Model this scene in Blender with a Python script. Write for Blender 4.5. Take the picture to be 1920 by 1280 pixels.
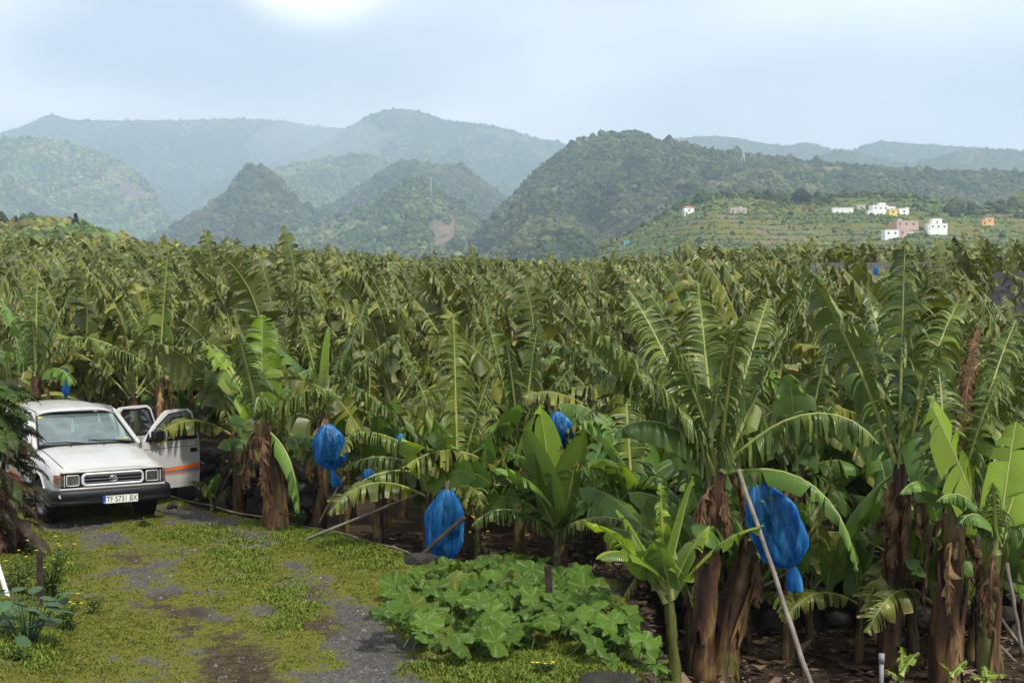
import bpy, bmesh, math, random
import numpy as np
from mathutils import Vector, Matrix

# ------------------------------------------------------------------ camera
S = bpy.context.scene
for o in list(bpy.data.objects):
    bpy.data.objects.remove(o)
CAM_H, PITCH, FPX = 3.2, math.atan(80 / 2666.7), 2666.7
cd = bpy.data.cameras.new('camera'); cd.lens = 50; cd.sensor_width = 36
cd.clip_start = 0.1; cd.clip_end = 30000
cam = bpy.data.objects.new('camera', cd); S.collection.objects.link(cam)
cam.location = (0, 0, CAM_H); cam.rotation_euler = (math.pi / 2 - PITCH, 0, 0)
S.camera = cam

# ------------------------------------------------------------------ sky + sun
SUN_EL, SUN_AZ = math.radians(55), math.radians(142)      # azimuth from +Y, negative = to the left of the view
W = bpy.data.worlds.new('World'); S.world = W; W.use_nodes = True
nt = W.node_tree; nt.nodes.clear()
wo = nt.nodes.new('ShaderNodeOutputWorld'); bg = nt.nodes.new('ShaderNodeBackground')
sk = nt.nodes.new('ShaderNodeTexSky'); sk.sky_type = 'NISHITA'; sk.sun_disc = False
sk.sun_elevation = SUN_EL; sk.sun_rotation = SUN_AZ
sk.altitude = 200; sk.air_density = 1.0; sk.dust_density = 2.2; sk.ozone_density = 1.0
# thin high cloud veil: a soft bright layer over the whole sky, thicker in places
tc = nt.nodes.new('ShaderNodeTexCoord')
mp = nt.nodes.new('ShaderNodeMapping'); mp.inputs['Scale'].default_value = (1.2, 1.2, 3.2); mp.inputs['Location'].default_value = (0.12, 0.3, 0.2)
nz = nt.nodes.new('ShaderNodeTexNoise'); nz.inputs['Scale'].default_value = 2.6; nz.inputs['Detail'].default_value = 5; nz.inputs['Roughness'].default_value = 0.42
rp = nt.nodes.new('ShaderNodeValToRGB')
rp.color_ramp.elements[0].position = 0.38; rp.color_ramp.elements[0].color = (0.24, 0.24, 0.24, 1)
rp.color_ramp.elements[1].position = 0.72; rp.color_ramp.elements[1].color = (1.0, 1.0, 1.0, 1)
mx = nt.nodes.new('ShaderNodeMix'); mx.data_type = 'RGBA'
mx.inputs[7].default_value = (11.6, 11.2, 11.2, 1)
# a brighter break in the veil, where the cloud glows white
nrm = nt.nodes.new('ShaderNodeVectorMath'); nrm.operation = 'NORMALIZE'
dot = nt.nodes.new('ShaderNodeVectorMath'); dot.operation = 'DOT_PRODUCT'
_e, _a = math.radians(14.3), math.radians(-7.9)
dot.inputs[1].default_value = (math.sin(_a) * math.cos(_e), math.cos(_a) * math.cos(_e), math.sin(_e))
mr = nt.nodes.new('ShaderNodeMapRange'); mr.interpolation_type = 'SMOOTHERSTEP'
mr.inputs['From Min'].default_value = math.cos(math.radians(5.2)); mr.inputs['From Max'].default_value = math.cos(math.radians(0.5))
mxg = nt.nodes.new('ShaderNodeMix'); mxg.data_type = 'RGBA'; mxg.inputs[7].default_value = (14.0, 13.8, 13.6, 1)
L = nt.links.new
L(tc.outputs['Generated'], mp.inputs['Vector']); L(mp.outputs[0], nz.inputs['Vector']); L(nz.outputs['Fac'], rp.inputs[0])
L(rp.outputs[0], mx.inputs[0]); L(sk.outputs[0], mx.inputs[6])
L(tc.outputs['Generated'], nrm.inputs[0]); L(nrm.outputs[0], dot.inputs[0]); L(dot.outputs['Value'], mr.inputs['Value'])
pw = nt.nodes.new('ShaderNodeMath'); pw.operation = 'POWER'; pw.inputs[1].default_value = 1.8
L(mr.outputs[0], pw.inputs[0]); L(pw.outputs[0], mxg.inputs[0]); L(mx.outputs[2], mxg.inputs[6]); L(mxg.outputs[2], bg.inputs['Color'])
bg.inputs['Strength'].default_value = 0.124
L(bg.outputs[0], wo.inputs['Surface'])

sd = bpy.data.lights.new('sun', 'SUN'); sd.energy = 4.3; sd.angle = math.radians(5); sd.color = (1.0, 0.945, 0.83)
sun = bpy.data.objects.new('sun', sd); S.collection.objects.link(sun)
_sv = Vector((math.sin(SUN_AZ) * math.cos(SUN_EL), math.cos(SUN_AZ) * math.cos(SUN_EL), math.sin(SUN_EL)))
sun.rotation_euler = _sv.to_track_quat('Z', 'Y').to_euler()
sun.location = (0, 0, 900)

S.view_settings.view_transform = 'Standard'; S.view_settings.look = 'None'
S.view_settings.exposure = 0.19; S.view_settings.gamma = 1.0; S.view_settings.use_curve_mapping = False
S.render.engine = 'CYCLES'
S.cycles.use_denoising = True
S.cycles.max_bounces = 8; S.cycles.diffuse_bounces = 2; S.cycles.glossy_bounces = 3
S.cycles.transmission_bounces = 6; S.cycles.transparent_max_bounces = 12; S.cycles.volume_bounces = 2
S.cycles.caustics_reflective = False; S.cycles.caustics_refractive = False
S.cycles.sample_clamp_indirect = 4.0

# ------------------------------------------------------------------ helpers
COL = S.collection
rng = np.random.default_rng(7)
random.seed(7)
PI = math.pi

def at(px, py, Y):
    """world point seen at pixel (px,py) of the 1920x1280 picture at depth Y"""
    a, b = (px - 960) / FPX, (py - 640) / FPX
    d = Vector((a, math.cos(PITCH) - b * math.sin(PITCH), -math.sin(PITCH) - b * math.cos(PITCH)))
    return Vector((0, 0, CAM_H)) + d * (Y / d.y)

def gnd(px, py, z=0.0):
    p = at(px, py, 1.0) - Vector((0, 0, CAM_H))
    return Vector((0, 0, CAM_H)) + p * ((z - CAM_H) / p.z)

def hash2(ix, iy, seed):
    h = (ix.astype(np.int64) * 374761393 + iy.astype(np.int64) * 668265263 + seed * 1442695041) & 0xFFFFFFFF
    h = ((h ^ (h >> 13)) * 1274126177) & 0xFFFFFFFF
    h = ((h ^ (h >> 16)) * 2246822519) & 0xFFFFFFFF
    return ((h ^ (h >> 15)) & 0xFFFFFF) / float(0xFFFFFF)

def vnoise(x, y, seed=0):
    x = np.asarray(x, float); y = np.asarray(y, float)
    ix = np.floor(x); iy = np.floor(y); fx = x - ix; fy = y - iy
    fx = fx * fx * fx * (fx * (fx * 6 - 15) + 10); fy = fy * fy * fy * (fy * (fy * 6 - 15) + 10)
    a = hash2(ix, iy, seed); b = hash2(ix + 1, iy, seed); c = hash2(ix, iy + 1, seed); d = hash2(ix + 1, iy + 1, seed)
    return (a * (1 - fx) + b * fx) * (1 - fy) + (c * (1 - fx) + d * fx) * fy

def fbm(x, y, seed=0, octv=4, gain=0.5):
    t = 0; a = 1; n = 0; x = np.asarray(x, float); y = np.asarray(y, float)
    for i in range(octv):
        t = t + a * vnoise(x, y, seed + i * 17); n += a; a *= gain; x = x * 2.03 + 11.3; y = y * 2.03 + 5.7
    return t / n

def sstep(a, b, x):
    t = np.clip((np.asarray(x, float) - a) / (b - a), 0, 1); return t * t * (3 - 2 * t)

def mesh_np(name, V, F, mats=(), mi=None, smooth=True, col=None, uv=None):
    """V (n,3); F (m,k) int array of equal polygons, or list of such arrays"""
    me = bpy.data.meshes.new(name)
    V = np.asarray(V, np.float32)
    Fs = F if isinstance(F, (list, tuple)) else [F]
    Fs = [np.asarray(f, np.int32) for f in Fs if len(f)]
    loops = np.concatenate([f.ravel() for f in Fs]); sizes = np.concatenate([np.full(len(f), f.shape[1], np.int32) for f in Fs])
    me.vertices.add(len(V)); me.vertices.foreach_set('co', V.ravel())
    me.loops.add(len(loops)); me.loops.foreach_set('vertex_index', loops)
    me.polygons.add(len(sizes))
    st = np.concatenate([[0], np.cumsum(sizes)[:-1]]).astype(np.int32)
    me.polygons.foreach_set('loop_start', st)
    if mi is not None: me.polygons.foreach_set('material_index', np.asarray(mi, np.int32))
    me.update(calc_edges=True)
    me.polygons.foreach_set('use_smooth', np.full(len(sizes), bool(smooth)))
    if col is not None:
        for k, c in col.items():
            a = me.attributes.new(k, 'FLOAT_COLOR', 'POINT')
            c = np.asarray(c, np.float32)
            if c.shape[1] == 3: c = np.concatenate([c, np.ones((len(c), 1), np.float32)], 1)
            a.data.foreach_set('color', c.ravel())
    for m in (mats if isinstance(mats, (list, tuple)) else [mats]): me.materials.append(m)
    return me

def link(name, me, parent=None, loc=(0, 0, 0), rot=(0, 0, 0), sc=(1, 1, 1), **kw):
    o = bpy.data.objects.new(name, me); COL.objects.link(o)
    o.location = loc; o.rotation_euler = rot
    o.scale = sc if hasattr(sc, '__len__') else (sc, sc, sc)
    if parent is not None: o.parent = parent
    for k, v in kw.items(): o[k] = v
    return o

def empty(name, loc=(0, 0, 0), rz=0.0, **kw):
    o = bpy.data.objects.new(name, None); COL.objects.link(o); o.location = loc; o.rotation_euler = (0, 0, rz)
    o.empty_display_size = 0.1
    for k, v in kw.items(): o[k] = v
    return o

class MB:
    """collects shapes of one part, then links them as one mesh object"""
    def __init__(s): s.V = []; s.F = []; s.n = 0; s.MI = []
    def add(s, V, F, mi=0):
        s.V.extend([tuple(v) for v in V]); s.F.extend([tuple(i + s.n for i in f) for f in F]); s.MI.extend([mi] * len(F)); s.n += len(V); return s
    def box(s, c, d, M=None, mi=0, taper=None):
        x, y, z = d[0] / 2, d[1] / 2, d[2] / 2
        V = [Vector((sx * x, sy * y, sz * z)) for sz in (-1, 1) for sy in (-1, 1) for sx in (-1, 1)]
        if taper:
            for v in V:
                if v.z > 0: v.x *= taper[0]; v.y *= taper[1]
        if M is not None: V = [M @ v for v in V]
        V = [v + Vector(c) for v in V]
        return s.add(V, [(0, 2, 3, 1), (4, 5, 7, 6), (0, 1, 5, 4), (2, 6, 7, 3), (0, 4, 6, 2), (1, 3, 7, 5)], mi)
    def tube(s, pts, rad, n=8, mi=0, cap=True, flat=None):
        pts = [Vector(p) for p in pts]; m = len(pts)
        if not hasattr(rad, '__len__'): rad = [rad] * m
        V = []; up = None
        for i, p in enumerate(pts):
            t = (pts[min(i + 1, m - 1)] - pts[max(i - 1, 0)])
            t = t.normalized() if t.length > 1e-9 else Vector((0, 0, 1))
            if up is None:
                up = Vector((0, 0, 1)) if abs(t.z) < 0.9 else Vector((1, 0, 0))
            b = t.cross(up)
            if b.length < 1e-6: b = t.orthogonal()
            b.normalize(); up = b.cross(t).normalized()
            for k in range(n):
                a = 2 * PI * k / n
                V.append(p + (b * math.cos(a) + up * math.sin(a) * (flat or 1)) * rad[i])
        F = [(i * n + k, i * n + (k + 1) % n, (i + 1) * n + (k + 1) % n, (i + 1) * n + k) for i in range(m - 1) for k in range(n)]
        if cap:
            F.append(tuple(range(n - 1, -1, -1))); F.append(tuple((m - 1) * n + k for k in range(n)))
        return s.add(V, F, mi)
    def lathe(s, prof, n=24, M=None, mi=0):
        V = []; m = len(prof)
        for r, z in prof:
            for k in range(n):
                a = 2 * PI * k / n; v = Vector((r * math.cos(a), r * math.sin(a), z)); V.append(M @ v if M is not None else v)
        F = [(i * n + k, i * n + (k + 1) % n, (i + 1) * n + (k + 1) % n, (i + 1) * n + k) for i in range(m - 1) for k in range(n)]
        return s.add(V, F, mi)
    def prism(s, poly, h, M, mi=0):
        """polygon (x,y) extruded from z=0 to z=h, placed by M"""
        n = len(poly)
        V = [M @ Vector((x, y, 0)) for x, y in poly] + [M @ Vector((x, y, h)) for x, y in poly]
        F = [tuple(range(n - 1, -1, -1)), tuple(range(n, 2 * n))] + [(i, (i + 1) % n, n + (i + 1) % n, n + i) for i in range(n)]
        return s.add(V, F, mi)
    def mesh(s, name, mats, smooth=False):
        me = bpy.data.meshes.new(name); me.from_pydata([tuple(v) for v in s.V], [], s.F)
        for m in (mats if isinstance(mats, (list, tuple)) else [mats]): me.materials.append(m)
        me.polygons.foreach_set('material_index', s.MI)
        me.polygons.foreach_set('use_smooth', [smooth] * len(s.F)); me.update(); return me
    def build(s, name, mats, parent=None, smooth=False, bevel=0.0, seg=2, angle=None, **kw):
        me = s.mesh(name, mats, smooth)
        bm = bmesh.new(); bm.from_mesh(me); bmesh.ops.recalc_face_normals(bm, faces=bm.faces)
        bm.to_mesh(me); bm.free()
        o = link(name, me, parent, **kw)
        if bevel:
            b = o.modifiers.new('b', 'BEVEL'); b.width = bevel; b.segments = seg; b.limit_method = 'ANGLE'; b.angle_limit = math.radians(angle or 35)
            b.harden_normals = False
            me.polygons.foreach_set('use_smooth', [True] * len(me.polygons))
            me.set_sharp_from_angle(angle=math.radians(40)) if hasattr(me, 'set_sharp_from_angle') and not smooth else None
        return o

# ------------------------------------------------------------------ materials
MAT = {}
class N:
    """small node-graph writer"""
    def __init__(s, name):
        s.m = bpy.data.materials.new(name); s.m.use_nodes = True; s.t = s.m.node_tree; s.t.nodes.clear(); MAT[name] = s.m
        s.out = s.t.nodes.new('ShaderNodeOutputMaterial')
    def n(s, typ, ins=None, **kw):
        nd = s.t.nodes.new('ShaderNode' + typ)
        for k, v in kw.items(): setattr(nd, k, v)
        for k, v in (ins or {}).items():
            i = nd.inputs[k]
            if hasattr(v, 'is_output'): s.t.links.new(v, i)
            else: i.default_value = v
        return nd
    def noise(s, scale, detail=3, rough=0.5, vec=None, sc3=None, obj=True, dist=0.0):
        if vec is None:
            vec = s.n('TexCoord').outputs['Object']
        if sc3: vec = s.n('Mapping', {'Vector': vec, 'Scale': sc3}).outputs[0]
        return s.n('TexNoise', {'Vector': vec, 'Scale': scale, 'Detail': detail, 'Roughness': rough, 'Distortion': dist}).outputs['Fac']
    def ramp(s, fac, stops, interp='LINEAR'):
        r = s.n('ValToRGB', {0: fac}); cr = r.color_ramp; cr.interpolation = interp
        while len(cr.elements) < len(stops): cr.elements.new(0.5)
        for e, (p, c) in zip(cr.elements, stops):
            e.position = p; e.color = (*c, 1) if hasattr(c, '__len__') else (c, c, c, 1)
        return r.outputs[0]
    def mix(s, f, a, b, blend='MIX'):
        m = s.n('Mix', data_type='RGBA', blend_type=blend)
        for i, v in ((0, f), (6, a), (7, b)):
            if hasattr(v, 'is_output'): s.t.links.new(v, m.inputs[i])
            elif hasattr(v, '__len__'): m.inputs[i].default_value = (*v[:3], 1)
            else: m.inputs[i].default_value = v
        return m.outputs[2]
    def math(s, op, a, b=0.0, clamp=False):
        m = s.n('Math', operation=op); m.use_clamp = clamp
        for i, v in ((0, a), (1, b)):
            if hasattr(v, 'is_output'): s.t.links.new(v, m.inputs[i])
            else: m.inputs[i].default_value = v
        return m.outputs[0]
    def mr(s, v, a, b, c=0.0, d=1.0, typ='SMOOTHSTEP'):
        return s.n('MapRange', {'Value': v, 'From Min': a, 'From Max': b, 'To Min': c, 'To Max': d}, interpolation_type=typ).outputs[0]
    def attr(s, name, typ='GEOMETRY'):
        return s.n('Attribute', attribute_name=name, attribute_type=typ)
    def rand(s): return s.n('ObjectInfo').outputs['Random']
    def bump(s, h, strength=0.4, dist=0.02):
        return s.n('Bump', {'Height': h, 'Strength': strength, 'Distance': dist}).outputs[0]
    def bsdf(s, color, rough=0.6, spec=0.4, metal=0.0, normal=None, coat=0.0, coat_rough=0.05, alpha=None, trans=0.0, ior=1.45, finish=True):
        b = s.n('BsdfPrincipled')
        def put(k, v):
            if v is None: return
            i = b.inputs[k]
            if hasattr(v, 'is_output'): s.t.links.new(v, i)
            elif hasattr(v, '__len__'): i.default_value = (*v[:3], 1)
            else: i.default_value = v
        put('Base Color', color); put('Roughness', rough); put('Specular IOR Level', spec); put('Metallic', metal)
        put('Normal', normal); put('Coat Weight', coat); put('Coat Roughness', coat_rough); put('Alpha', alpha); put('Transmission Weight', trans); put('IOR', ior)
        if finish: s.t.links.new(b.outputs[0], s.out.inputs['Surface'])
        return b.outputs[0]
    def surf(s, sh): s.t.links.new(sh, s.out.inputs['Surface']); return s.m

def plain(name, color, rough=0.5, spec=0.4, metal=0.0, var=0.15, scale=6.0, coat=0.0, bump=0.0, bscale=60):
    n = N(name); f = n.noise(scale, 4, 0.6)
    c = n.mix(n.mr(f, 0.3, 0.7), [x * (1 - var) for x in color], [min(1, x * (1 + var)) for x in color])
    nm = n.bump(n.noise(bscale, 3), bump, 0.01) if bump else None
    n.bsdf(c, n.mr(n.noise(scale * 2.3, 3), 0.2, 0.8, max(0.02, rough - 0.06), min(1, rough + 0.08)), spec, metal, nm, coat); return n.m
# ================================================================== LAND
def xedge(y):          # right-hand rim of the track level; right of it lies the sunken plot
    return np.interp(y, [4, 10, 12, 14, 16.2, 17.2, 17.4], [2.6, 1.6, 1.15, 1.35, 1.45, 1.5, 60])
def redge(y):          # right-hand rim of the mossy track
    return np.interp(y, [4, 8, 10, 11.85, 12.7, 14, 16, 16.7, 17.2, 18, 19, 20.1, 21.2, 23.4, 27], [3.2, 2.2, 1.65, 1.05, 1.0, 1.2, 1.3, 0.4, -1.0, -1.6, -2.3, -3.3, -4.35, -6.0, -9.0])
WALL_Y = lambda x: 17.0 + 0.06 * (np.asarray(x, float) - 1.4)
def G(x, y):
    x = np.asarray(x, float); y = np.asarray(y, float)
    z = 0.0235 * np.clip(y - 23, 0, 127) - 0.012 * np.clip(y - 150, 0, 300)
    z = z + 1.5 * sstep(25, 75, y) * sstep(5, -40, x)                     # the field lifts to the left
    z = z + 0.9 * sstep(58, 62, y) * sstep(11, 13, x) * sstep(260, 150, y)      # terrace on the right
    low = sstep(-0.05, 0.35, x - xedge(np.minimum(y, 17.3))) * (y < WALL_Y(x) + 0.02)
    z = z - 0.75 * low
    # plot behind the track edge is a hand lower than the track
    ed = np.interp(y, [17, 18, 19, 20.1, 21.2, 23.4, 26], [-1.2, -1.6, -2.3, -3.3, -4.3, -6.2, -8.4])
    z = z - 0.22 * sstep(0.05, 0.45, x - ed) * sstep(16.6, 17.4, y)
    return z
def g1(x, y): return float(G(np.array([x]), np.array([y]))[0])

# --- ground sheet
n = N('soil')
tcn = n.n('TexCoord').outputs['Object']
f1 = n.noise(0.9, 6, 0.6, tcn); f2 = n.noise(7, 5, 0.65, tcn); f3 = n.noise(40, 3, 0.6, tcn)
c = n.ramp(f1, [(0.3, (0.022, 0.015, 0.010)), (0.55, (0.040, 0.026, 0.016)), (0.75, (0.030, 0.028, 0.012))])
c = n.mix(n.mr(f2, 0.45, 0.7, 0, 0.7), c, (0.055, 0.040, 0.026))
n.bsdf(c, 0.9, 0.2, normal=n.bump(n.mix(0.5, f2, f3), 0.7, 0.06))
ys = np.concatenate([np.arange(5, 30, 0.14), np.geomspace(30, 9000, 90)])
tt = np.linspace(-1, 1, 181); tt = np.sign(tt) * np.abs(tt) ** 1.9
Y = np.repeat(ys[:, None], len(tt), 1); X = tt[None, :] * (0.8 * ys[:, None] + 14)
Z = G(X, Y) + (fbm(X * 1.3, Y * 1.3, 3, 4) - 0.5) * 0.10 * (Y < 60) - 0.03
Z = Z - 0.16 * ((X < redge(Y) - 0.12) & (Y < 26.5))
def gridF(nr, nc):
    i = np.arange(nr - 1)[:, None] * nc + np.arange(nc - 1)[None, :]
    i = i.ravel(); return np.stack([i, i + 1, i + 1 + nc, i + nc], 1)
link('ground', mesh_np('ground', np.stack([X, Y, Z], -1).reshape(-1, 3), gridF(*X.shape), MAT['soil']), kind='structure',
     label='bare dark soil under the banana plants', category='ground')

# --- hills ---------------------------------------------------------
def hillmat(name, a, b, rock):
    n = N(name); tcn = n.n('TexCoord').outputs['Object']
    f1 = n.noise(0.012, 6, 0.62, tcn); f2 = n.noise(0.09, 4, 0.6, tcn)
    c = n.mix(n.mr(f1, 0.35, 0.65), a, b); c = n.mix(n.mr(f2, 0.4, 0.7, 0, 0.6), c, [x * 0.55 for x in a])
    rk = n.attr('rock').outputs['Color']; sp = n.n('SeparateColor', {0: rk})
    c = n.mix(sp.outputs[0], c, n.mix(n.mr(n.noise(0.05, 5, 0.7, tcn), 0.35, 0.65), rock, [x * 1.7 for x in rock]))
    c = n.mix(n.math('MULTIPLY', sp.outputs[1], n.mr(n.noise(0.03, 4, 0.7, tcn), 0.42, 0.6)), c, (0.13, 0.125, 0.025))
    n.bsdf(c, 0.95, 0.1, normal=n.bump(f2, 0.8, 3.0)); return n.m
M_FOR = hillmat('hill_forest', (0.035, 0.058, 0.022), (0.060, 0.085, 0.030), (0.11, 0.088, 0.066))
M_TER = hillmat('hill_terrace', (0.080, 0.125, 0.036), (0.120, 0.155, 0.048), (0.12, 0.085, 0.06))

n = N('tree_crown_far')
tn = n.n('Attribute', attribute_name='tint', attribute_type='INSTANCER').outputs['Color']
gp = n.n('NewGeometry').outputs['Position']
c = n.mix(n.mr(n.noise(0.35, 3, 0.6, gp), 0.35, 0.65), tn, n.mix(1.0, tn, (1.7, 1.6, 1.5), 'MULTIPLY'))
n.bsdf(c, 0.9, 0.15, normal=n.bump(n.noise(1.2, 2, 0.6, gp), 0.8, 1.0))

def scatter_tree(mat, disp=0.55, nscale=1.7, sub=3, cone=False):
    ng = bpy.data.node_groups.new('scatter', 'GeometryNodeTree')
    ng.interface.new_socket('Geometry', in_out='INPUT', socket_type='NodeSocketGeometry')
    ng.interface.new_socket('Geometry', in_out='OUTPUT', socket_type='NodeSocketGeometry')
    A = ng.nodes.new; lk = ng.links.new
    gi = A('NodeGroupInput'); go = A('NodeGroupOutput'); mp_ = A('GeometryNodeMeshToPoints'); ip = A('GeometryNodeInstanceOnPoints')
    if cone:
        ic = A('GeometryNodeMeshCone'); ic.inputs['Vertices'].default_value = 7; ic.inputs['Radius Bottom'].default_value = 0.6; ic.inputs['Radius Top'].default_value = 0.05; ic.inputs['Depth'].default_value = 2.4; ic.inputs['Side Segments'].default_value = 4
    else:
        ic = A('GeometryNodeMeshIcoSphere'); ic.inputs['Radius'].default_value = 1.0; ic.inputs['Subdivisions'].default_value = sub
    sp = A('GeometryNodeSetPosition'); tx = A('ShaderNodeTexNoise'); tx.inputs['Scale'].default_value = nscale; tx.inputs['Detail'].default_value = 3
    sub_ = A('ShaderNodeVectorMath'); sub_.operation = 'SUBTRACT'; sub_.inputs[1].default_value = (0.5, 0.5, 0.5)
    sc_ = A('ShaderNodeVectorMath'); sc_.operation = 'SCALE'; sc_.inputs['Scale'].default_value = disp * 2
    sm = A('GeometryNodeSetMaterial'); sm.inputs['Material'].default_value = mat
    def named(nm, t):
        q = A('GeometryNodeInputNamedAttribute'); q.data_type = t; q.inputs['Name'].default_value = nm
        return next(o for o in q.outputs if o.enabled and o.name == 'Attribute')
    lk(ic.outputs['Mesh'], sp.inputs['Geometry']); lk(tx.outputs['Color'], sub_.inputs[0]); lk(sub_.outputs[0], sc_.inputs[0]); lk(sc_.outputs[0], sp.inputs['Offset'])
    lk(sp.outputs[0], sm.inputs[0]); lk(sm.outputs[0], ip.inputs['Instance'])
    lk(gi.outputs[0], mp_.inputs['Mesh']); lk(mp_.outputs['Points'], ip.inputs['Points'])
    lk(named('rot', 'FLOAT_VECTOR'), ip.inputs['Rotation']); lk(named('siz', 'FLOAT_VECTOR'), ip.inputs['Scale'])
    lk(ip.outputs[0], go.inputs[0]); return ng
NG_TREE = scatter_tree(MAT['tree_crown_far'])

def point_cloud(name, P, siz, rot, tint, ng, **kw):
    me = bpy.data.meshes.new(name); me.vertices.add(len(P)); me.vertices.foreach_set('co', np.asarray(P, np.float32).ravel())
    for k, v in (('siz', siz), ('rot', rot)):
        a = me.attributes.new(k, 'FLOAT_VECTOR', 'POINT'); a.data.foreach_set('vector', np.asarray(v, np.float32).ravel())
    a = me.attributes.new('tint', 'FLOAT_COLOR', 'POINT')
    a.data.foreach_set('color', np.concatenate([np.asarray(tint), np.ones((len(P), 1))], 1).astype(np.float32).ravel())
    o = link(name, me, **kw); m = o.modifiers.new('s', 'NODES'); m.node_group = ng; return o

PAL_F = np.array([(0.035, 0.060, 0.022), (0.052, 0.080, 0.028), (0.072, 0.100, 0.034), (0.030, 0.045, 0.024), (0.09, 0.105, 0.045)])
PAL_T = np.array([(0.055, 0.09, 0.028), (0.075, 0.115, 0.032), (0.04, 0.065, 0.025), (0.16, 0.135, 0.02), (0.11, 0.115, 0.03), (0.09, 0.075, 0.06)])

def hill(label, crest, Dc, Db, seed, ntree, tsize, pal=PAL_F, pw=None, rough=0.16, zb=-2.0, mat=None, rocks=(), terr=0.0, shape=1.0, fscale=1.0, flabel=None, dip=0.0, fl=None):
    """a hill whose crest line runs through the given directions at distance Dc and whose foot lies at distance Db"""
    r = np.random.default_rng(seed); ntree = int(ntree * 2.2)
    if Dc > 1000: k_ = 1.6 if Dc != 1500 else 1.25; Dc *= k_; Db *= k_; tsize *= .62 * k_
    cx = np.array([c[0] for c in crest], float); cy = np.array([c[1] for c in crest], float)
    step = 4.0; px = np.arange(cx[0], cx[-1] + step, step)
    cyi = np.interp(px, cx, cy)
    k = np.array([1, 2, 3, 2, 1.]); k /= k.sum(); cyi = np.convolve(np.pad(cyi, 2, mode='edge'), k, 'valid')
    nv = 150 if terr else 70; v = np.linspace(0, 1, nv); back = np.array([1.06, 1.14, 1.25, 1.4])
    va = np.concatenate([v, back])
    R = Db + (Dc - Db) * va[:, None] + 0 * px[None, :]
    a = (px - 960) / FPX
    X = a[None, :] * R; Yv = R
    zc = CAM_H + (560 - (cyi + 2)) / FPX * Dc
    s = np.where(va[:, None] <= 1, va[:, None] ** shape, 1 - (va[:, None] - 1) * 1.1)
    Hh = np.maximum(zc - zb, 4)[None, :]
    Z = zb + Hh * s
    env = np.clip(va[:, None] * (1.0 - va[:, None]) * 4, 0, 1) * (va[:, None] <= 1)
    w = 1.0 / (0.16 * Dc)
    rid = 1 - np.abs(2 * fbm(X * w * 1.6 + Yv * w * 0.3, Yv * w * 0.55 + seed, seed, 4) - 1)
    Z = Z + env * Hh * rough * (rid - 0.88) * 2.0
    Z = Z + env ** 2 * Hh * rough * 0.35 * (fbm(X * w * 5, Yv * w * 5, seed + 5, 3) - 0.5) * 2
    if dip: Z = Z - dip * env * Hh * sstep(0.2, 0.7, fbm(X * w * 0.8, Yv * w * 0.8, seed + 9, 2))
    if terr:
        q = Z / terr; fl_ = np.floor(q); fr = q - fl_
        tf = np.clip(env * 1.5, 0, 1) * sstep(0.30, 0.45, fbm(X * w, Yv * w, seed + 3, 3))
        Z = Z * (1 - tf) + tf * terr * (fl_ + np.clip((fr - 0.72) / 0.28, 0, 1))
    rock = np.zeros(X.shape); yel = np.zeros(X.shape)
    PX = 960 + FPX * X / Yv; PY = 560 - (Z - CAM_H) / Yv * FPX
    for (rx, ry, rw, rh) in rocks:
        d = ((PX - rx) / rw) ** 2 + ((PY - ry) / rh) ** 2
        rock = np.maximum(rock, sstep(1.2, 0.4, d + (fbm(X * 0.03, Z * 0.03, seed + 2, 3) - 0.5) * 3.4))
    if terr:
        rock = np.maximum(rock, 0.75 * tf * sstep(.70, .76, fr) * sstep(.3, .5, fbm(X * .012, Yv * .012, seed + 6, 2)))
        yel = sstep(0.45, 0.6, fbm(X * 0.02, Yv * 0.02, seed + 8, 3))
    V = np.stack([X, Yv, Z], -1)
    col = np.stack([rock, yel, 0 * rock], -1).reshape(-1, 3)
    ho = link('hill', mesh_np('hill', V.reshape(-1, 3), gridF(*X.shape), mat or M_FOR, col={'rock': col}), kind='structure', label=label, category='hill')
    # wood on it
    i = r.random(ntree * 3) * (nv - 1.02); j = r.random(ntree * 3) * (len(px) - 1.02)
    i0 = i.astype(int); j0 = j.astype(int); fi = (i - i0)[:, None]; fj = (j - j0)[:, None]
    P = (V[i0, j0] * (1 - fi) + V[i0 + 1, j0] * fi) * (1 - fj) + (V[i0, j0 + 1] * (1 - fi) + V[i0 + 1, j0 + 1] * fi) * fj
    rk = rock[i0, j0]; keep = (r.random(len(P)) > rk * 1.1)
    # below the field's skyline nothing shows
    pyy = 560 - (P[:, 2] - CAM_H) / P[:, 1] * FPX; pxx = 960 + FPX * P[:, 0] / P[:, 1]
    keep &= (pyy < 500) & (pxx > -60) & (pxx < 1980)
    if terr:
        vv = i / (nv - 1); keep &= ~((vv > .80) & (r.random(len(P)) < .2))
    P = P[keep][:ntree]; vvP = (i / (nv - 1))[keep][:ntree]
    cl = fbm(P[:, 0] * w * 6, P[:, 1] * w * 6, seed + 4, 3)
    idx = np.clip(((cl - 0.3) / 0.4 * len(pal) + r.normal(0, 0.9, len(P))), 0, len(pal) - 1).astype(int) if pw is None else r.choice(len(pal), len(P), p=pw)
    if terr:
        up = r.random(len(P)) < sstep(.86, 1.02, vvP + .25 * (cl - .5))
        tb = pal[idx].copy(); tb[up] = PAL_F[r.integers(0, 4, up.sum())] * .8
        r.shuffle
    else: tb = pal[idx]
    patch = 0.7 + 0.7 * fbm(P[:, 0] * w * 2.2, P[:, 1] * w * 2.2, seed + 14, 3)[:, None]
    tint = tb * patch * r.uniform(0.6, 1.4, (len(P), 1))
    sz = 0.43 * tsize * r.lognormal(0, 0.45, len(P)) * (np.where(up, 2.3, 1) if terr else 1); siz = np.stack([sz, sz, sz * r.uniform(0.75, 1.35, len(P))], 1)
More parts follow.
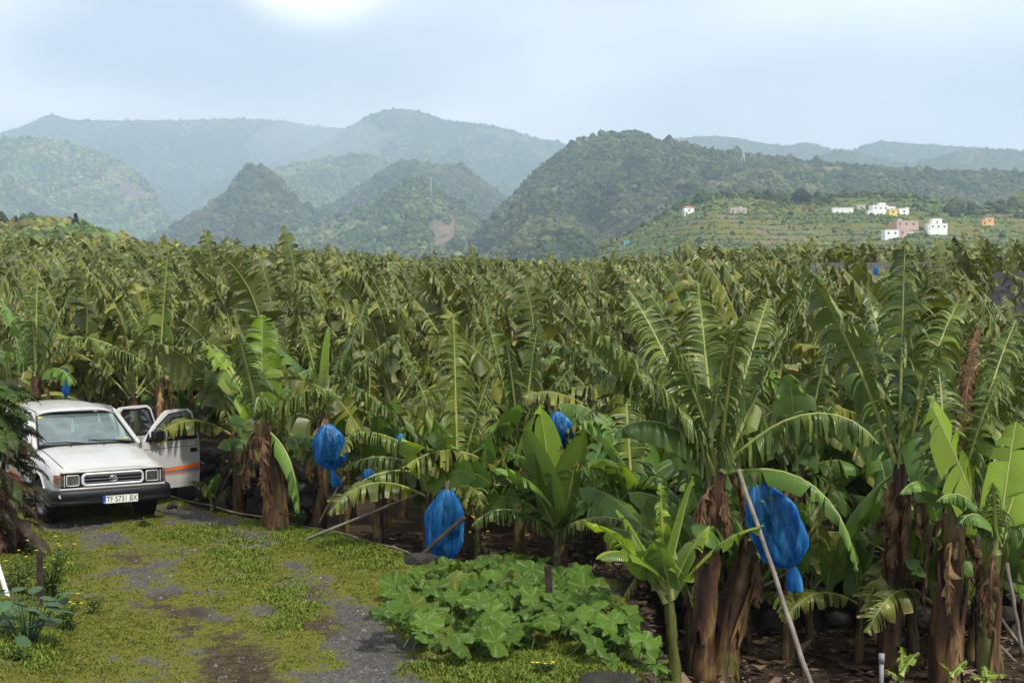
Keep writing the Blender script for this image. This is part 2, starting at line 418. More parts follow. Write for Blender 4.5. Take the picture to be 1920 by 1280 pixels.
    rot = np.stack([r.normal(0, 0.15, len(P)), r.normal(0, 0.15, len(P)), r.uniform(0, 6.28, len(P))], 1)
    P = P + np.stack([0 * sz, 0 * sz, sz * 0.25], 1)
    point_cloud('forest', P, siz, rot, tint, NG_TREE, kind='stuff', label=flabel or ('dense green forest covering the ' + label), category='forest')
    return V

HILLS = True
if HILLS:
    hill('far hazy plateau ridge along the left skyline', [(-80, 270), (0, 250), (40, 238), (75, 224), (90, 216), (105, 214), (118, 219), (135, 225), (220, 226), (330, 226), (450, 223), (540, 227), (585, 236), (640, 240), (760, 250)], 4600, 3200, 11, 15000, 8.0, rough=0.42, pal=PAL_F * 1.35)  # lighter palette puts sunshine into the tree colours, down to the light spur
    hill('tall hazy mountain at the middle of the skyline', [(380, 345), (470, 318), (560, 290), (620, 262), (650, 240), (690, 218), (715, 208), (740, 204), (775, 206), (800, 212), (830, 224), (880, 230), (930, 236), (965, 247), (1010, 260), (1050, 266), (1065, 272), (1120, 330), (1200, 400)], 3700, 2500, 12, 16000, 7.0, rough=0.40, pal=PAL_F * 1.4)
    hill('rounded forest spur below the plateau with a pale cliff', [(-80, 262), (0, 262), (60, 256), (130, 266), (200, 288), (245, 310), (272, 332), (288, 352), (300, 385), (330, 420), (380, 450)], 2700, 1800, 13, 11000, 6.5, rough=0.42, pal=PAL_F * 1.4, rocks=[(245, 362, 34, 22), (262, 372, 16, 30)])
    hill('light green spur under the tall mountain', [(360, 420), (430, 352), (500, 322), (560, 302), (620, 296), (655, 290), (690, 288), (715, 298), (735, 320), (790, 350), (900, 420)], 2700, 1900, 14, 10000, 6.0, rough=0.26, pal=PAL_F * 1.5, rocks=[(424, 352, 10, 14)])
    hill('steep wooded pinnacle with a dark top', [(240, 470), (330, 420), (395, 384), (425, 362), (440, 342), (452, 322), (470, 312), (485, 310), (505, 318), (522, 334), (540, 358), (560, 372), (580, 392), (640, 410), (760, 440)], 1700, 1050, 15, 6000, 6.0, rough=0.2, pal=PAL_F * 0.62)  # cloud shade put into the darkened tree palette, also on the next ridge
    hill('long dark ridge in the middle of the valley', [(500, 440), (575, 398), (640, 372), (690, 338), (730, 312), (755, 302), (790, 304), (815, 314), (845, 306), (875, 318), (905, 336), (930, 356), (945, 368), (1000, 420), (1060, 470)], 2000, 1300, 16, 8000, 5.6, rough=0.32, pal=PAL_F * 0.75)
    hill('front green knoll with bare reddish scars', [(420, 480), (540, 440), (620, 415), (690, 385), (745, 350), (775, 334), (795, 332), (815, 348), (850, 372), (890, 398), (930, 430), (1000, 470), (1100, 500)], 1350, 850, 17, 6500, 4.6, rough=0.32, rocks=[(820, 445, 16, 28), (845, 430, 8, 30)])
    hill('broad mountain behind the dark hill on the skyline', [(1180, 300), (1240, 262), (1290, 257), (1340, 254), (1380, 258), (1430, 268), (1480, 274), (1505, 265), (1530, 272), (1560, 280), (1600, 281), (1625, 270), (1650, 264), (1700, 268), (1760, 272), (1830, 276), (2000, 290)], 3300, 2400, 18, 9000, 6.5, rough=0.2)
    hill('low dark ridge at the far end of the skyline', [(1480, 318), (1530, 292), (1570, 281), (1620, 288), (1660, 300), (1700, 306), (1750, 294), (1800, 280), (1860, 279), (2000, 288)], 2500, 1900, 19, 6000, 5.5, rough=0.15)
    hill('big dark wooded hill above the terraces', [(860, 470), (925, 400), (960, 364), (1000, 322), (1040, 290), (1070, 268), (1095, 257), (1140, 251), (1185, 246), (1210, 250), (1235, 262), (1290, 270), (1340, 280), (1400, 288), (1480, 300), (1560, 306), (1650, 314), (1750, 318), (1850, 322), (2000, 330)], 1500, 800, 20, 15000, 5.0, rough=0.28, pal=PAL_F * 0.72, rocks=[(1420, 375, 40, 9), (1560, 320, 26, 6), (1330, 345, 12, 8), (1640, 380, 40, 7)])  # tree palette darkened to carry a cloud's shade across this hill
    TERR = hill('terraced hillside with yellow flowering scrub below the houses', [(1040, 520), (1100, 486), (1150, 452), (1200, 424), (1250, 398), (1290, 378), (1340, 362), (1400, 362), (1480, 366), (1560, 364), (1640, 360), (1720, 366), (1800, 380), (1900, 385), (2000, 390)], 900, 520, 21, 4200, 1.15, pal=PAL_T, pw=[.36, .24, .24, .04, .10, .02], rough=0.07, mat=M_TER, terr=3.6, rocks=[(1163, 462, 5, 9), (1158, 455, 6, 4), (1700, 425, 40, 14)], flabel='yellow flowering scrub and bushes dotted over the terraces')
    hill('low grassy hill behind the field at the left edge', [(-120, 425), (0, 416), (60, 411), (120, 413), (160, 418), (195, 432), (240, 448), (330, 480)], 420, 300, 22, 1500, 1.5, pal=PAL_T[[0, 1, 2, 4]], rough=0.08, mat=M_TER, flabel='low shrubs and grass tufts on the small hill at left')

# --- the air between
def haze():
    b = MB(); b.box((0, 6500, 510), (19000, 13600, 1026)); o = b.build('haze', [], None)
    n = N('haze_air'); v = n.n('VolumePrincipled', {'Color': (0.66, 0.83, 1.0, 1), 'Density': HAZE_D, 'Anisotropy': 0.2})
    n.t.links.new(v.outputs[0], n.out.inputs['Volume']); o.data.materials.append(n.m)
    o['kind'] = 'stuff'; o['label'] = 'thin bluish haze filling the valley air'; o['category'] = 'haze'
HAZE_D = 0.00019
haze()

def wisp():
    bm = bmesh.new(); bmesh.ops.create_icosphere(bm, subdivisions=4, radius=1)
    for v in bm.verts:
        c_ = v.co; k = 1 + .5 * (float(vnoise(np.array([c_.x * 1.6 + c_.y + 9]), np.array([c_.z * 1.6 + 4]), 5)[0]) - .5); v.co = Vector((c_.x * 190 * k * (1.2 - .4 * c_.z) + 60 * c_.z, c_.y * 90 * k, c_.z * 150 * k))
    me = bpy.data.meshes.new('mist'); bm.to_mesh(me); bm.free()
    n = N('mist_air'); v = n.n('VolumePrincipled', {'Color': (0.95, 0.96, 1.0, 1), 'Density': .0020, 'Anisotropy': .1}); n.t.links.new(v.outputs[0], n.out.inputs['Volume']); me.materials.append(n.m)
    p = at(600, 262, 5400); link('mist', me, loc=p, kind='stuff', label='pale wisp of mist rising before the far ridge', category='mist')
wisp()
# ================================================================== BANANA LEAVES
def leafmat(name, olive, deep, under, dry=0.5, trans=0.17, sheen=0.27):
    n = N(name)
    at_ = n.n('SeparateColor', {0: n.attr('lf').outputs['Color']})
    t, grp, s = at_.outputs[0], at_.outputs[1], at_.outputs[2]
    a4 = n.attr('lf').outputs['Alpha']
    rnd = n.math('FRACT', n.math('ADD', n.rand(), a4))
    tco = n.n('TexCoord').outputs['Object']
    c = n.mix(n.mr(rnd, 0.0, 1.0, 0, 1, 'LINEAR'), olive, deep)
    c = n.mix(n.mr(grp, 0.55, 1.0, 0, 0.75), c, [olive[0] * 2.1, olive[1] * 1.9, olive[2] * 2.4])  # some strips paler at random, leaf sheen put into their colour
    c = n.mix(n.mr(grp, 0.55, 0.0, 0, 0.8), c, [x * 0.5 for x in deep])
    big = n.noise(1.3, 3, 0.6, n.n('NewGeometry').outputs['Position'])
    c = n.mix(n.mr(big, 0.35, 0.7, 0, 0.4), c, [olive[0] * 1.5, olive[1] * 1.2, olive[2] * 0.9])
    vein = n.n('TexWave', {'Vector': n.n('CombineXYZ', {0: s, 1: 0.0, 2: 0.0}).outputs[0], 'Scale': 26.0, 'Distortion': 0.6, 'Detail': 1.0}, wave_type='BANDS', bands_direction='X').outputs['Fac']
    c = n.mix(n.mr(vein, 0.55, 0.95, 0, 0.30), c, [x * 1.7 for x in olive])
    # midrib edge paler
    c = n.mix(n.mr(t, 0.0, 0.06, 0.5, 0.0), c, (0.16, 0.19, 0.06))
    # dried ragged margins and yellowed zones
    ed = n.math('ADD', t, n.math('MULTIPLY', n.math('SUBTRACT', n.noise(9, 3, 0.7), 0.5), 0.55))
    ed = n.math('ADD', ed, n.math('MULTIPLY', n.math('SUBTRACT', rnd, 0.7), 0.22))
    yl = n.mr(ed, 1.02 - 0.45 * dry, 1.25 - 0.3 * dry, 0, 0.75)
    c = n.mix(yl, c, (0.17, 0.145, 0.03))
    br = n.mr(ed, 1.16 - 0.36 * dry, 1.26 - 0.34 * dry)
    c = n.mix(br, c, n.mix(n.mr(n.noise(25, 3, 0.6), 0.35, 0.65), (0.34, 0.25, 0.13), (0.13, 0.075, 0.038)))
    back = n.n('NewGeometry').outputs['Backfacing']
    c2 = n.mix(n.math('MULTIPLY', back, n.math('SUBTRACT', 1.0, br)), c, under)
    nm = n.bump(vein, 0.35, 0.006)
    p = n.bsdf(c2, n.mr(n.noise(4, 3), 0.3, 0.7, sheen, sheen + 0.16), 0.40, normal=nm, finish=False)
    tr = n.n('BsdfTranslucent', {'Color': n.mix(1.0, c, (1.55, 1.5, 0.55), 'MULTIPLY')}).outputs[0]
    fac = n.math('MULTIPLY', n.math('SUBTRACT', 1.0, n.math('MULTIPLY', br, 0.6)), trans)
    ms = n.n('MixShader', {0: fac, 1: p, 2: tr}); n.surf(ms.outputs[0]); return n.m
M_LEAF = leafmat('banana_leaf', (0.102, 0.118, 0.016), (0.030, 0.068, 0.011), (0.092, 0.118, 0.036), dry=0.68)
M_LEAFH = leafmat('banana_leaf_near', (0.082, 0.118, 0.016), (0.024, 0.068, 0.012), (0.086, 0.124, 0.038), dry=0.42)
M_YOUNG = leafmat('banana_leaf_young', (0.150, 0.240, 0.026), (0.090, 0.180, 0.022), (0.14, 0.21, 0.05), dry=0.1, trans=0.42)
M_DEEP = leafmat('banana_leaf_broad', (0.085, 0.165, 0.026), (0.042, 0.112, 0.022), (0.10, 0.165, 0.055), dry=0.15, trans=0.3, sheen=0.28)
M_DEAD = plain('banana_leaf_dead', (0.095, 0.056, 0.030), 0.85, 0.15, var=0.6, scale=9)
n = N('banana_rib'); f = n.noise(3, 3); c = n.ramp(f, [(0.3, (0.19, 0.23, 0.055)), (0.7, (0.27, 0.29, 0.10))]); n.bsdf(c, 0.45, 0.4); M_RIB = n.m
n = N('banana_petiole'); f = n.noise(6, 4, 0.6, sc3=(1, 1, 0.3)); c = n.ramp(f, [(0.3, (0.09, 0.12, 0.045)), (0.55, (0.17, 0.19, 0.11)), (0.75, (0.10, 0.06, 0.035))]); n.bsdf(c, 0.5, 0.35); M_PET = n.m

def midrib(base, az, e0, L, bend, wind, n=36, bpow=1.0):
    d = np.array([math.cos(e0) * math.cos(az), math.cos(e0) * math.sin(az), math.sin(e0)])
    P = [np.array(base, float)]; T = [d]
    ds = 1.0 / (n - 1)
    for i in range(1, n):
        s = i * ds
        d = d + np.array([0, 0, -1.0]) * bend * ds * (s ** bpow) * 2 + np.array(wind) * ds * s * 2
        d = d / np.linalg.norm(d); P.append(P[-1] + d * L * ds); T.append(d)
    return np.array(P), np.array(T)

def leaf_geo(r, L=2.0, W=0.34, az=0.0, e0=1.2, bend=0.6, wind=(0, 0, 0), ns=26, nseg=4, tear=0.7, droop=0.8, pet=0.16, fold=0.25, roll=0.0, twist=0.0,
             base=(0, 0, 0), bpow=1.0, rad=0.028, ribsides=5, shred=0.0, tipcut=0.0, az_side=None, swind=(0, 0, 0)):
    """one banana leaf: a tapering midrib and two half blades torn into strips that sag under their own weight"""
    P, T = midrib(base, az, e0, L, bend, wind, 34, bpow)
    S_ = np.linspace(0, 1, len(P))
    h = np.array([math.sin(az), -math.cos(az), 0.0])
    B = h[None, :] - T * (T @ h)[:, None]; B /= np.linalg.norm(B, axis=1)[:, None]
    Nn = np.cross(B, T)
    ra = roll + twist * S_
    B2 = B * np.cos(ra)[:, None] + Nn * np.sin(ra)[:, None]; N2 = -B * np.sin(ra)[:, None] + Nn * np.cos(ra)[:, None]
    def ev(A, s): return np.stack([np.interp(s, S_, A[:, k]) for k in range(3)], -1)
    Vs, Fs, Cs, MI = [], [], [], []; nv = 0
    lr = r.random()
    smax = 1 - tipcut
    for side in (-1, 1):
        # split the half blade into torn groups of veins
        b = np.linspace(0, 1, ns + 1)
        b[1:-1] += r.uniform(-.3, .3, ns - 1) / ns
        gid = np.zeros(ns, int); g = 0
        for i in range(1, ns):
            if r.random() < tear * (0.36 + 0.80 * b[i]) * (0.45 + 1.1 * vnoise(np.array([b[i] * 7 + tear * 31]), np.array([side * 3.0 + lr * 40]), 8)[0]): g += 1
            gid[i] = g
        ng = g + 1
        u_ = np.linspace(0, 1, ng) * (2 + 5 * tear)
        lf1, lf2, lf3 = [vnoise(u_ + r.random() * 50, 0 * u_ + r.random() * 50, 5) - .5 for _ in range(3)]
        gk = droop * (1 + 1.1 * lf1 + r.normal(0, .22, ng) * tear).clip(0.15, 2.2); gsl = 0.42 + 0.35 * lf2 + r.normal(0, 0.03 + 0.09 * tear, ng); gfo = fold + 0.7 * lf3 + r.normal(0, 0.03 + 0.16 * tear, ng); glen = r.uniform(0.84, 1.03, ng) - shred * r.random(ng) * 0.5
        gtw = r.normal(0, 0.1 + 0.35 * tear, ng); gr = r.random(ng)
        gcent = np.array([b[:-1][gid == q].mean() * 0.5 + b[1:][gid == q].mean() * 0.5 for q in range(ng)])
        gw = np.array([(gid == q).sum() for q in range(ng)])
        # two columns per strip
        s0 = np.stack([b[:-1], b[1:]], 1).ravel(); G_ = np.repeat(gid, 2)
        sa = pet + (1 - pet) * s0 * smax
        w = W * np.clip(s0 / 0.10 + 0.12, 0, 1) ** 0.7 * np.clip(1.02 - s0 ** 3.2, 0, 1) ** 0.6 * glen[G_]
        w = np.maximum(w, 0.02)
        big = gw[G_] > 7                                  # wide untorn stretches follow the midrib, torn ribbons move as one
        sg = np.where(big, sa, pet + (1 - pet) * gcent[G_] * smax)
        pc = ev(P, sa); pg = ev(P, sg); tc_ = ev(T, sg); bc = ev(B2, sg); ncv = ev(N2, sg)
        off0 = pc - pg
        olen = ((s0 - gcent[G_]) * (1 - pet) * L * smax)[:, None]
        d = side * bc * np.cos(gfo[G_])[:, None] + ncv * np.sin(gfo[G_])[:, None] + tc_ * gsl[G_][:, None]
        d /= np.linalg.norm(d, axis=1)[:, None]
        rows = [pc]; acc = np.zeros_like(pc)
        gth = (r.normal(0, 0.25 + 0.75 * min(1, tear), ng))[G_]
        sh = (0.08 + 0.10 * min(1, tear) + 0.50 * min(1, tear) * r.random(ng)[G_] ** 1.5)[:, None] if ng > 1 else np.zeros((2 * ns, 1))
        bend_ax = tc_ * gtw[G_][:, None] * 0.35
        for j in range(1, nseg + 1):
            q = j / nseg
            d = d + np.array([0, 0, -1.0]) * (gk[G_] * 1.5 / nseg * (0.5 + q))[:, None] + np.array(swind)[None, :] * (1.2 / nseg) + bend_ax / nseg
            d /= np.linalg.norm(d, axis=1)[:, None]
            acc = acc + d * (w / nseg)[:, None]
            pp = np.cross(tc_, d); pp /= np.maximum(np.linalg.norm(pp, axis=1), 1e-6)[:, None]
            th = (gth * q)[:, None]
            o_ = np.where(big[:, None], 0.0, off0 * np.cos(th) + pp * olen * np.sin(th))
            cen_ = np.where(big[:, None], olen * tc_ * sh * q ** 1.5 * -1.0, 0.0)
            rows.append(pg + acc + o_ * (1 - sh * q ** 1.5) + cen_)
        R = np.stack(rows, 0)                     # (nseg+1, 2ns, 3)
        nc = 2 * ns
        idx = nv + np.arange((nseg + 1) * nc).reshape(nseg + 1, nc)
        k = np.arange(0, nc, 2)
        for j in range(nseg):
            q = np.stack([idx[j, k], idx[j, k + 1], idx[j + 1, k + 1], idx[j + 1, k]], 1)
            if side == 1: q = q[:, ::-1]
            Fs.append(q)
        tcol = np.repeat(np.linspace(0, 1, nseg + 1)[:, None], nc, 1)
        Cs.append(np.stack([tcol, np.repeat(gr[G_][None], nseg + 1, 0), np.repeat((sa * L / 2.0)[None], nseg + 1, 0), np.full_like(tcol, lr)], -1).reshape(-1, 4))
        Vs.append(R.reshape(-1, 3)); nv += (nseg + 1) * nc
    Fb = np.concatenate(Fs)
    # midrib
    m = 12; ss = np.linspace(0, 1 - tipcut, m) ; pc = ev(P, ss); bc = ev(B2, ss); ncv = ev(N2, ss)
    rr = rad * (1.0 - 0.86 * ss ** 0.7); rr[0] *= 1.5
    ring = []
    for k in range(ribsides):
        a = 2 * PI * k / ribsides + PI / 2
        ring.append(pc + bc * (rr * math.cos(a))[:, None] + ncv * (rr * (math.sin(a) * 0.85 - 0.25))[:, None])
    Rv = np.stack(ring, 1).reshape(-1, 3)
    i = (np.arange(m - 1)[:, None] * ribsides + np.arange(ribsides)[None]).ravel(); i2 = (np.arange(m - 1)[:, None] * ribsides + (np.arange(ribsides)[None] + 1) % ribsides).ravel()
    Fm = nv + np.stack([i, i2, i2 + ribsides, i + ribsides], 1)
    Vs.append(Rv); Cs.append(np.concatenate([np.zeros((len(Rv), 3)), np.full((len(Rv), 1), lr)], 1))
    V = np.concatenate(Vs); C = np.concatenate(Cs); F = np.concatenate([Fb, Fm])
    mi = np.concatenate([np.zeros(len(Fb), int), np.ones(len(Fm), int)])
    return V, F, C, mi

def leaf_split(geo, mats, parent, **kw):
    """blade and midrib as separate objects: thing > leaf > midrib"""
    V, F, C, mi = geo; k = int((mi == 0).sum()); nb = int(F[:k].max()) + 1
    lo = link('leaf', mesh_np('leaf', V[:nb], F[:k], mats[0], None, True, {'lf': C[:nb]}), parent, **kw)
    link('midrib', mesh_np('midrib', V[nb:], F[k:] - nb, mats[1], None, True), lo); return lo
def leaf_mesh(geo, mats): return mesh_np('leaf', geo[0], geo[1], mats, geo[3], True, {'lf': geo[2]})

# library: leaves by compass bearing (so that the wind bends all of them one way) and by age
WIND = np.array([-1.0, -0.10, 0.0])
NAZ = 10
AGES = {  # e0, bend, tear, droop, W, tip
    'up':   dict(e0=(1.15, 1.53), bend=(0.05, 0.65), tear=0.85, droop=0.45, wind=0.65),
    'mid':  dict(e0=(0.78, 1.18), bend=(0.6, 1.6), tear=0.85, droop=0.9, wind=0.8),
    'old':  dict(e0=(0.35, 0.9), bend=(1.1, 2.4), tear=0.80, droop=1.3, wind=0.5),
}
def rand_leaf(r, age, az, L=2.0, ns=34, nseg=4, base=(0, 0, 0), ribsides=4, Wf=1.0, **kw):
    A = AGES[age]
    a = dict(L=L * r.uniform(0.88, 1.12), W=0.40 * Wf * r.uniform(0.85, 1.15) * L / 2, az=az, e0=r.uniform(*A['e0']), bend=r.uniform(*A['bend']), wind=WIND * A['wind'] * r.uniform(0.5, 1.5),
             ns=ns, nseg=nseg, tear=A['tear'] * r.uniform(0.75, 1.25), droop=A['droop'] * r.uniform(0.7, 1.3), fold=r.uniform(-0.35, 0.4), roll=r.normal(0, 0.7), twist=r.normal(0, 0.7), base=base,
             ribsides=ribsides, shred=0.3, swind=WIND * 0.12, rad=0.030 * L / 2)
    a.update(kw); return leaf_geo(r, **a)
LIB = {}
_r = np.random.default_rng(101)
for age, nvv in (('up', 2), ('mid', 3), ('old', 2)):
    for k in range(NAZ):
        LIB[age, k] = [leaf_mesh(rand_leaf(_r, age, 2 * PI * k / NAZ, **(dict(tear=1.0, droop=_r.uniform(1.1, 2.2), shred=.6, fold=-.2) if (q == 1 and age != 'old') else {})), (M_LEAF, M_RIB)) for q in range(nvv)]
M_TAN = plain('banana_leaf_tan', (0.26, 0.17, 0.085), 0.85, 0.15, var=0.5, scale=9)
DLIB = [leaf_mesh(leaf_geo(_r, L=1.7, W=.24, az=2 * PI * k / 8, e0=_r.uniform(.6, 1.4), bend=_r.uniform(.8, 2.2), wind=WIND * .5, tear=1.0, droop=2.0, shred=.8, ns=26, nseg=3, rad=.02), (M_TAN, M_TAN)) for k in range(8)]
BLIB = [leaf_mesh(leaf_geo(_r, L=1.6, W=_r.uniform(.30, .40), az=2 * PI * k / 12, e0=_r.uniform(.65, 1.3), bend=_r.uniform(.4, 1.7), tear=_r.uniform(.1, .5), droop=_r.uniform(.7, 1.4), fold=_r.uniform(-.1, .35), ns=20, nseg=4, roll=_r.normal(0, .5), twist=_r.normal(0, .5), rad=.02), (M_DEEP, M_RIB)) for k in range(12)]
YLIB = [leaf_mesh(leaf_geo(_r, L=1.15, W=0.26, az=2 * PI * k / 6, e0=_r.uniform(1.1, 1.45), bend=_r.uniform(0.1, 0.7), tear=0.12, droop=0.5, fold=0.3, pet=0.2, ns=14, nseg=4, roll=_r.normal(0, .4), rad=0.018), (M_YOUNG, M_RIB)) for k in range(6)]

# ---- stems
n = N('pseudostem')
tco = n.n('TexCoord').outputs['Object']
off = n.n('Combine' + 'XYZ', {0: n.math('MULTIPLY', n.rand(), 40.0), 1: n.math('MULTIPLY', n.rand(), 17.0), 2: 0.0}).outputs[0]
v = n.n('VectorMath', {0: tco, 1: off}, operation='ADD').outputs[0]
f1 = n.noise(5.5, 4, 0.6, v, (1, 1, 0.22)); f2 = n.noise(14, 4, 0.65, v, (1, 1, 0.10)); f3 = n.noise(3.0, 3, 0.5, v, (1, 1, 0.6))
c = n.ramp(f1, [(0.33, (0.010, 0.007, 0.007)), (0.42, (0.040, 0.019, 0.010)), (0.48, (0.095, 0.045, 0.016)), (0.53, (0.125, 0.088, 0.024)), (0.60, (0.080, 0.088, 0.022)), (0.68, (0.11, 0.055, 0.022))])
c = n.mix(n.mr(f2, 0.48, 0.60, 0, 0.75), c, (0.022, 0.012, 0.010)); c = n.mix(n.mr(f3, 0.56, 0.68, 0, 0.7), c, (0.20, 0.125, 0.055))
n.bsdf(c, n.mr(f2, 0.3, 0.7, 0.35, 0.7), 0.45, normal=n.bump(f2, 0.5, 0.02)); M_STEM = n.m
n = N('pseudostem_green')
f1 = n.noise(6, 4, 0.6, None, (1, 1, 0.2)); f2 = n.noise(16, 3, 0.6, None, (1, 1, 0.5))
c = n.ramp(f1, [(0.3, (0.055, 0.065, 0.016)), (0.55, (0.095, 0.105, 0.024)), (0.75, (0.13, 0.11, 0.028))]); c = n.mix(n.mr(f2, 0.56, 0.68, 0, 0.8), c, (0.06, 0.03, 0.02))
n.bsdf(c, 0.42, 0.45); M_STEMG = n.m
n = N('dry_sheath')
f1 = n.noise(4, 4, 0.6, None, (1, 1, 0.2)); f2 = n.noise(18, 3, 0.6, None, (1, 1, 0.12))
c = n.ramp(f1, [(0.35, (0.018, 0.011, 0.009)), (0.48, (0.065, 0.031, 0.014)), (0.55, (0.13, 0.07, 0.028)), (0.66, (0.26, 0.17, 0.085))]); c = n.mix(n.mr(f2, 0.5, 0.68, 0, 0.6), c, (0.05, 0.025, 0.018))
n.bsdf(c, 0.6, 0.35, normal=n.bump(f2, 0.4, 0.02)); M_SHEATH = n.m

def stem_geo(r, H, r0=0.14, r1=0.085, lean=(0, 0), nsid=18, nr=14):
    V = []; zz = np.linspace(-0.06, 1, nr)
    ph = r.random() * 6.28
    for i, z in enumerate(zz):
        q = max(z, 0); rad = (r0 + (r1 - r0) * q ** 0.8) * (1 + 0.16 * math.exp(-q * 9)) * (1 + 0.05 * r.normal())
        cx, cy = lean[0] * q ** 1.4, lean[1] * q ** 1.4
        for k in range(nsid):
            a = 2 * PI * k / nsid
            sw = (a / PI + 2.6 * q + ph + .15 * math.sin(5 * q + a)) % 1.0; rr = rad * (1 + 0.05 * math.sin(3 * a + ph + 2.2 * q) + 0.02 * r.normal() + 0.20 * (sw - .5))
            V.append((cx + rr * math.cos(a), cy + rr * math.sin(a), z * H))
    F = [(i * nsid + k, i * nsid + (k + 1) % nsid, (i + 1) * nsid + (k + 1) % nsid, (i + 1) * nsid + k) for i in range(nr - 1) for k in range(nsid)]
    return np.array(V), np.array(F)

def sheath_geo(r, H, R, z0, z1, a0, wa, peel=0.12):
    """a dry leaf sheath: a curved plate clasping the stem and peeling away at its top"""
    nz, na = 7, 6; V = []
    jag = r.normal(0, 0.05, na)
    for i in range(nz):
        q = i / (nz - 1)
        for k in range(na):
            u = k / (na - 1) - 0.5
            a = a0 + u * wa * (1 - 0.85 * q ** 1.2) + 0.12 * math.sin(q * 5 + a0)
            rr = R * (1.06 + 0.10 * abs(u)) * (1 - 0.30 * q * (z1 - z0) / H) + .6 * peel * q ** 3 + 0.008 + .012 * math.sin(7 * q + 9 * u + a0)
            z = z0 + (z1 - z0) * q + (jag[k] * 1.6 if i == nz - 1 else 0) + (jag[na - 1 - k] * 2.6 if i == 0 and z0 > .08 else 0) + .06 * math.sin(3 * a + a0)
            V.append((rr * math.cos(a), rr * math.sin(a), z))
    F = [(i * na + k, i * na + k + 1, (i + 1) * na + k + 1, (i + 1) * na + k) for i in range(nz - 1) for k in range(na - 1)]
    return np.array(V), np.array(F)

def dead_leaf_geo(r, L, az, W=0.20):
    return leaf_geo(r, L=L, W=W, az=az, e0=0.35, bend=5.0, ns=16, nseg=4, tear=0.95, droop=2.2, pet=0.1, fold=-0.3, rad=0.016, bpow=0.25, shred=0.6, ribsides=4)

STEMS = [mesh_np('pseudostem', *stem_geo(_r, 1.55, r0=0.125, r1=0.08, lean=(_r.normal(0, .10), _r.normal(0, .08))), M_STEM) for _ in range(5)]
SHEATHS = [mesh_np('sheath', *sheath_geo(_r, 1.55, 0.115, _r.uniform(0.0, 0.5), _r.uniform(0.8, 1.35), 2 * PI * k / 6, _r.uniform(1.2, 2.2), _r.uniform(0.02, 0.14)), M_SHEATH) for k in range(6)]
DEADS = [mesh_np('dead_leaf', *(lambda g: (g[0], g[1]))(dead_leaf_geo(_r, _r.uniform(0.8, 1.3), 2 * PI * k / 6)), M_DEAD) for k in range(6)]

def place_leaf(P, parent, mesh, loc, sc, rz=0.0, rx=0.0, ry=0.0):
    o = bpy.data.objects.new('leaf', mesh); COL.objects.link(o); o.parent = parent
    o.location = loc; o.scale = (sc, sc, sc); o.rotation_euler = (rx, ry, rz); return o

def banana_plant(r, x, y, hs=1.0, label='', group=None, nleaf=9, detail=2, z=None, young=0.12):
    """detail 2: leaf by leaf; the crown turns only a little so that the wind stays the same"""
    z = g1(x, y) if z is None else z
    t = empty('banana_plant', (x, y, z - 0.03), 0.0, label=label, category='banana plant')
    if group: t['group'] = group
    si = r.integers(len(STEMS)); H = 1.55 * hs
    st = link('pseudostem', STEMS[si], t, sc=(hs * r.uniform(.9, 1.15), hs * r.uniform(.9, 1.15), hs), rot=(0, 0, r.random() * 6.28))
    if detail >= 2:
        for q in r.choice(6, 2, replace=False): link('sheath', SHEATHS[q], t, sc=hs, rot=(0, 0, r.random() * 6.28))
        for q in r.choice(6, r.integers(1, 4), replace=False): link('dead_leaf', DEADS[q], t, loc=(0, 0, H * r.uniform(.86, .98)), sc=hs * r.uniform(.8, 1.2), rot=(0, 0, r.normal(0, .4)))
    a0 = r.random() * 6.28
    for i in range(nleaf):
        az = a0 + i * 2.4 + r.normal(0, .25)
        q = i / max(1, nleaf - 1)
        age = 'up' if q < 0.36 else ('mid' if q < 0.74 else 'old')
        k = int(round(az / (2 * PI) * NAZ)) % NAZ
        m = LIB[age, k][r.integers(len(LIB[age, k]))]
        dz = H * (1.0 - 0.12 * q)
        place_leaf(None, t, m, (0.05 * math.cos(az), 0.05 * math.sin(az), dz), hs * r.uniform(1.02, 1.28) * (1.0 - 0.08 * q), r.normal(0, .18), r.normal(0, .05), r.normal(0, .05))
    for q in range(detail >= 2 and int(r.integers(1, 4))):      # low suckers round the foot
        a = r.random() * 6.28; hh = r.uniform(.35, .75)
        for j in range(3):
            az = a + j * 2.1; k = int(round(az / (2 * PI) * NAZ)) % NAZ
            place_leaf(None, t, BLIB[r.integers(12)] if r.random() < .6 else (LIB['mid', k][r.integers(3)] if r.random() < .7 else YLIB[r.integers(6)]), (0.45 * math.cos(a), 0.45 * math.sin(a), r.uniform(.1, .8) * hh), hh * r.uniform(.8, 1.1), r.normal(0, .2))
    if detail >= 2 and r.random() < .30:      # a leaf that has died back
        k = r.integers(NAZ); place_leaf(None, t, DLIB[r.integers(8)], (0, 0, H * .97), hs * r.uniform(.75, 1.1), r.normal(0, .3))
    if r.random() < young:
        place_leaf(None, t, YLIB[r.integers(6)], (0, 0, H * 0.98), hs * r.uniform(.8, 1.25), r.random() * 6.28)
    return t
# ================================================================== THE FIELD
FIELD_N = 300
def in_field(x, y):
    if y < 17.7: return False
    ed = np.interp(y, [17, 18, 19, 20.1, 21.2, 23.4, 26, 40, 80], [-0.9, -1.3, -1.9, -2.9, -3.9, -5.8, -10, -30, -60])
    return x > ed
spots = []
_r = np.random.default_rng(55)
yy = 18.2
while yy < 150:
    sp = 1.95 + 0.003 * yy
    hw = 0.37 * yy + 4
    xx = -hw + _r.random() * sp
    while xx < hw:
        x = xx + _r.normal(0, .32); y = yy + _r.normal(0, .32)
        if in_field(x, y): spots.append((x, y))
        xx += sp * _r.uniform(.85, 1.15)
    yy += sp * 0.95
HERO_XY = []        # filled below with the plants set out one by one
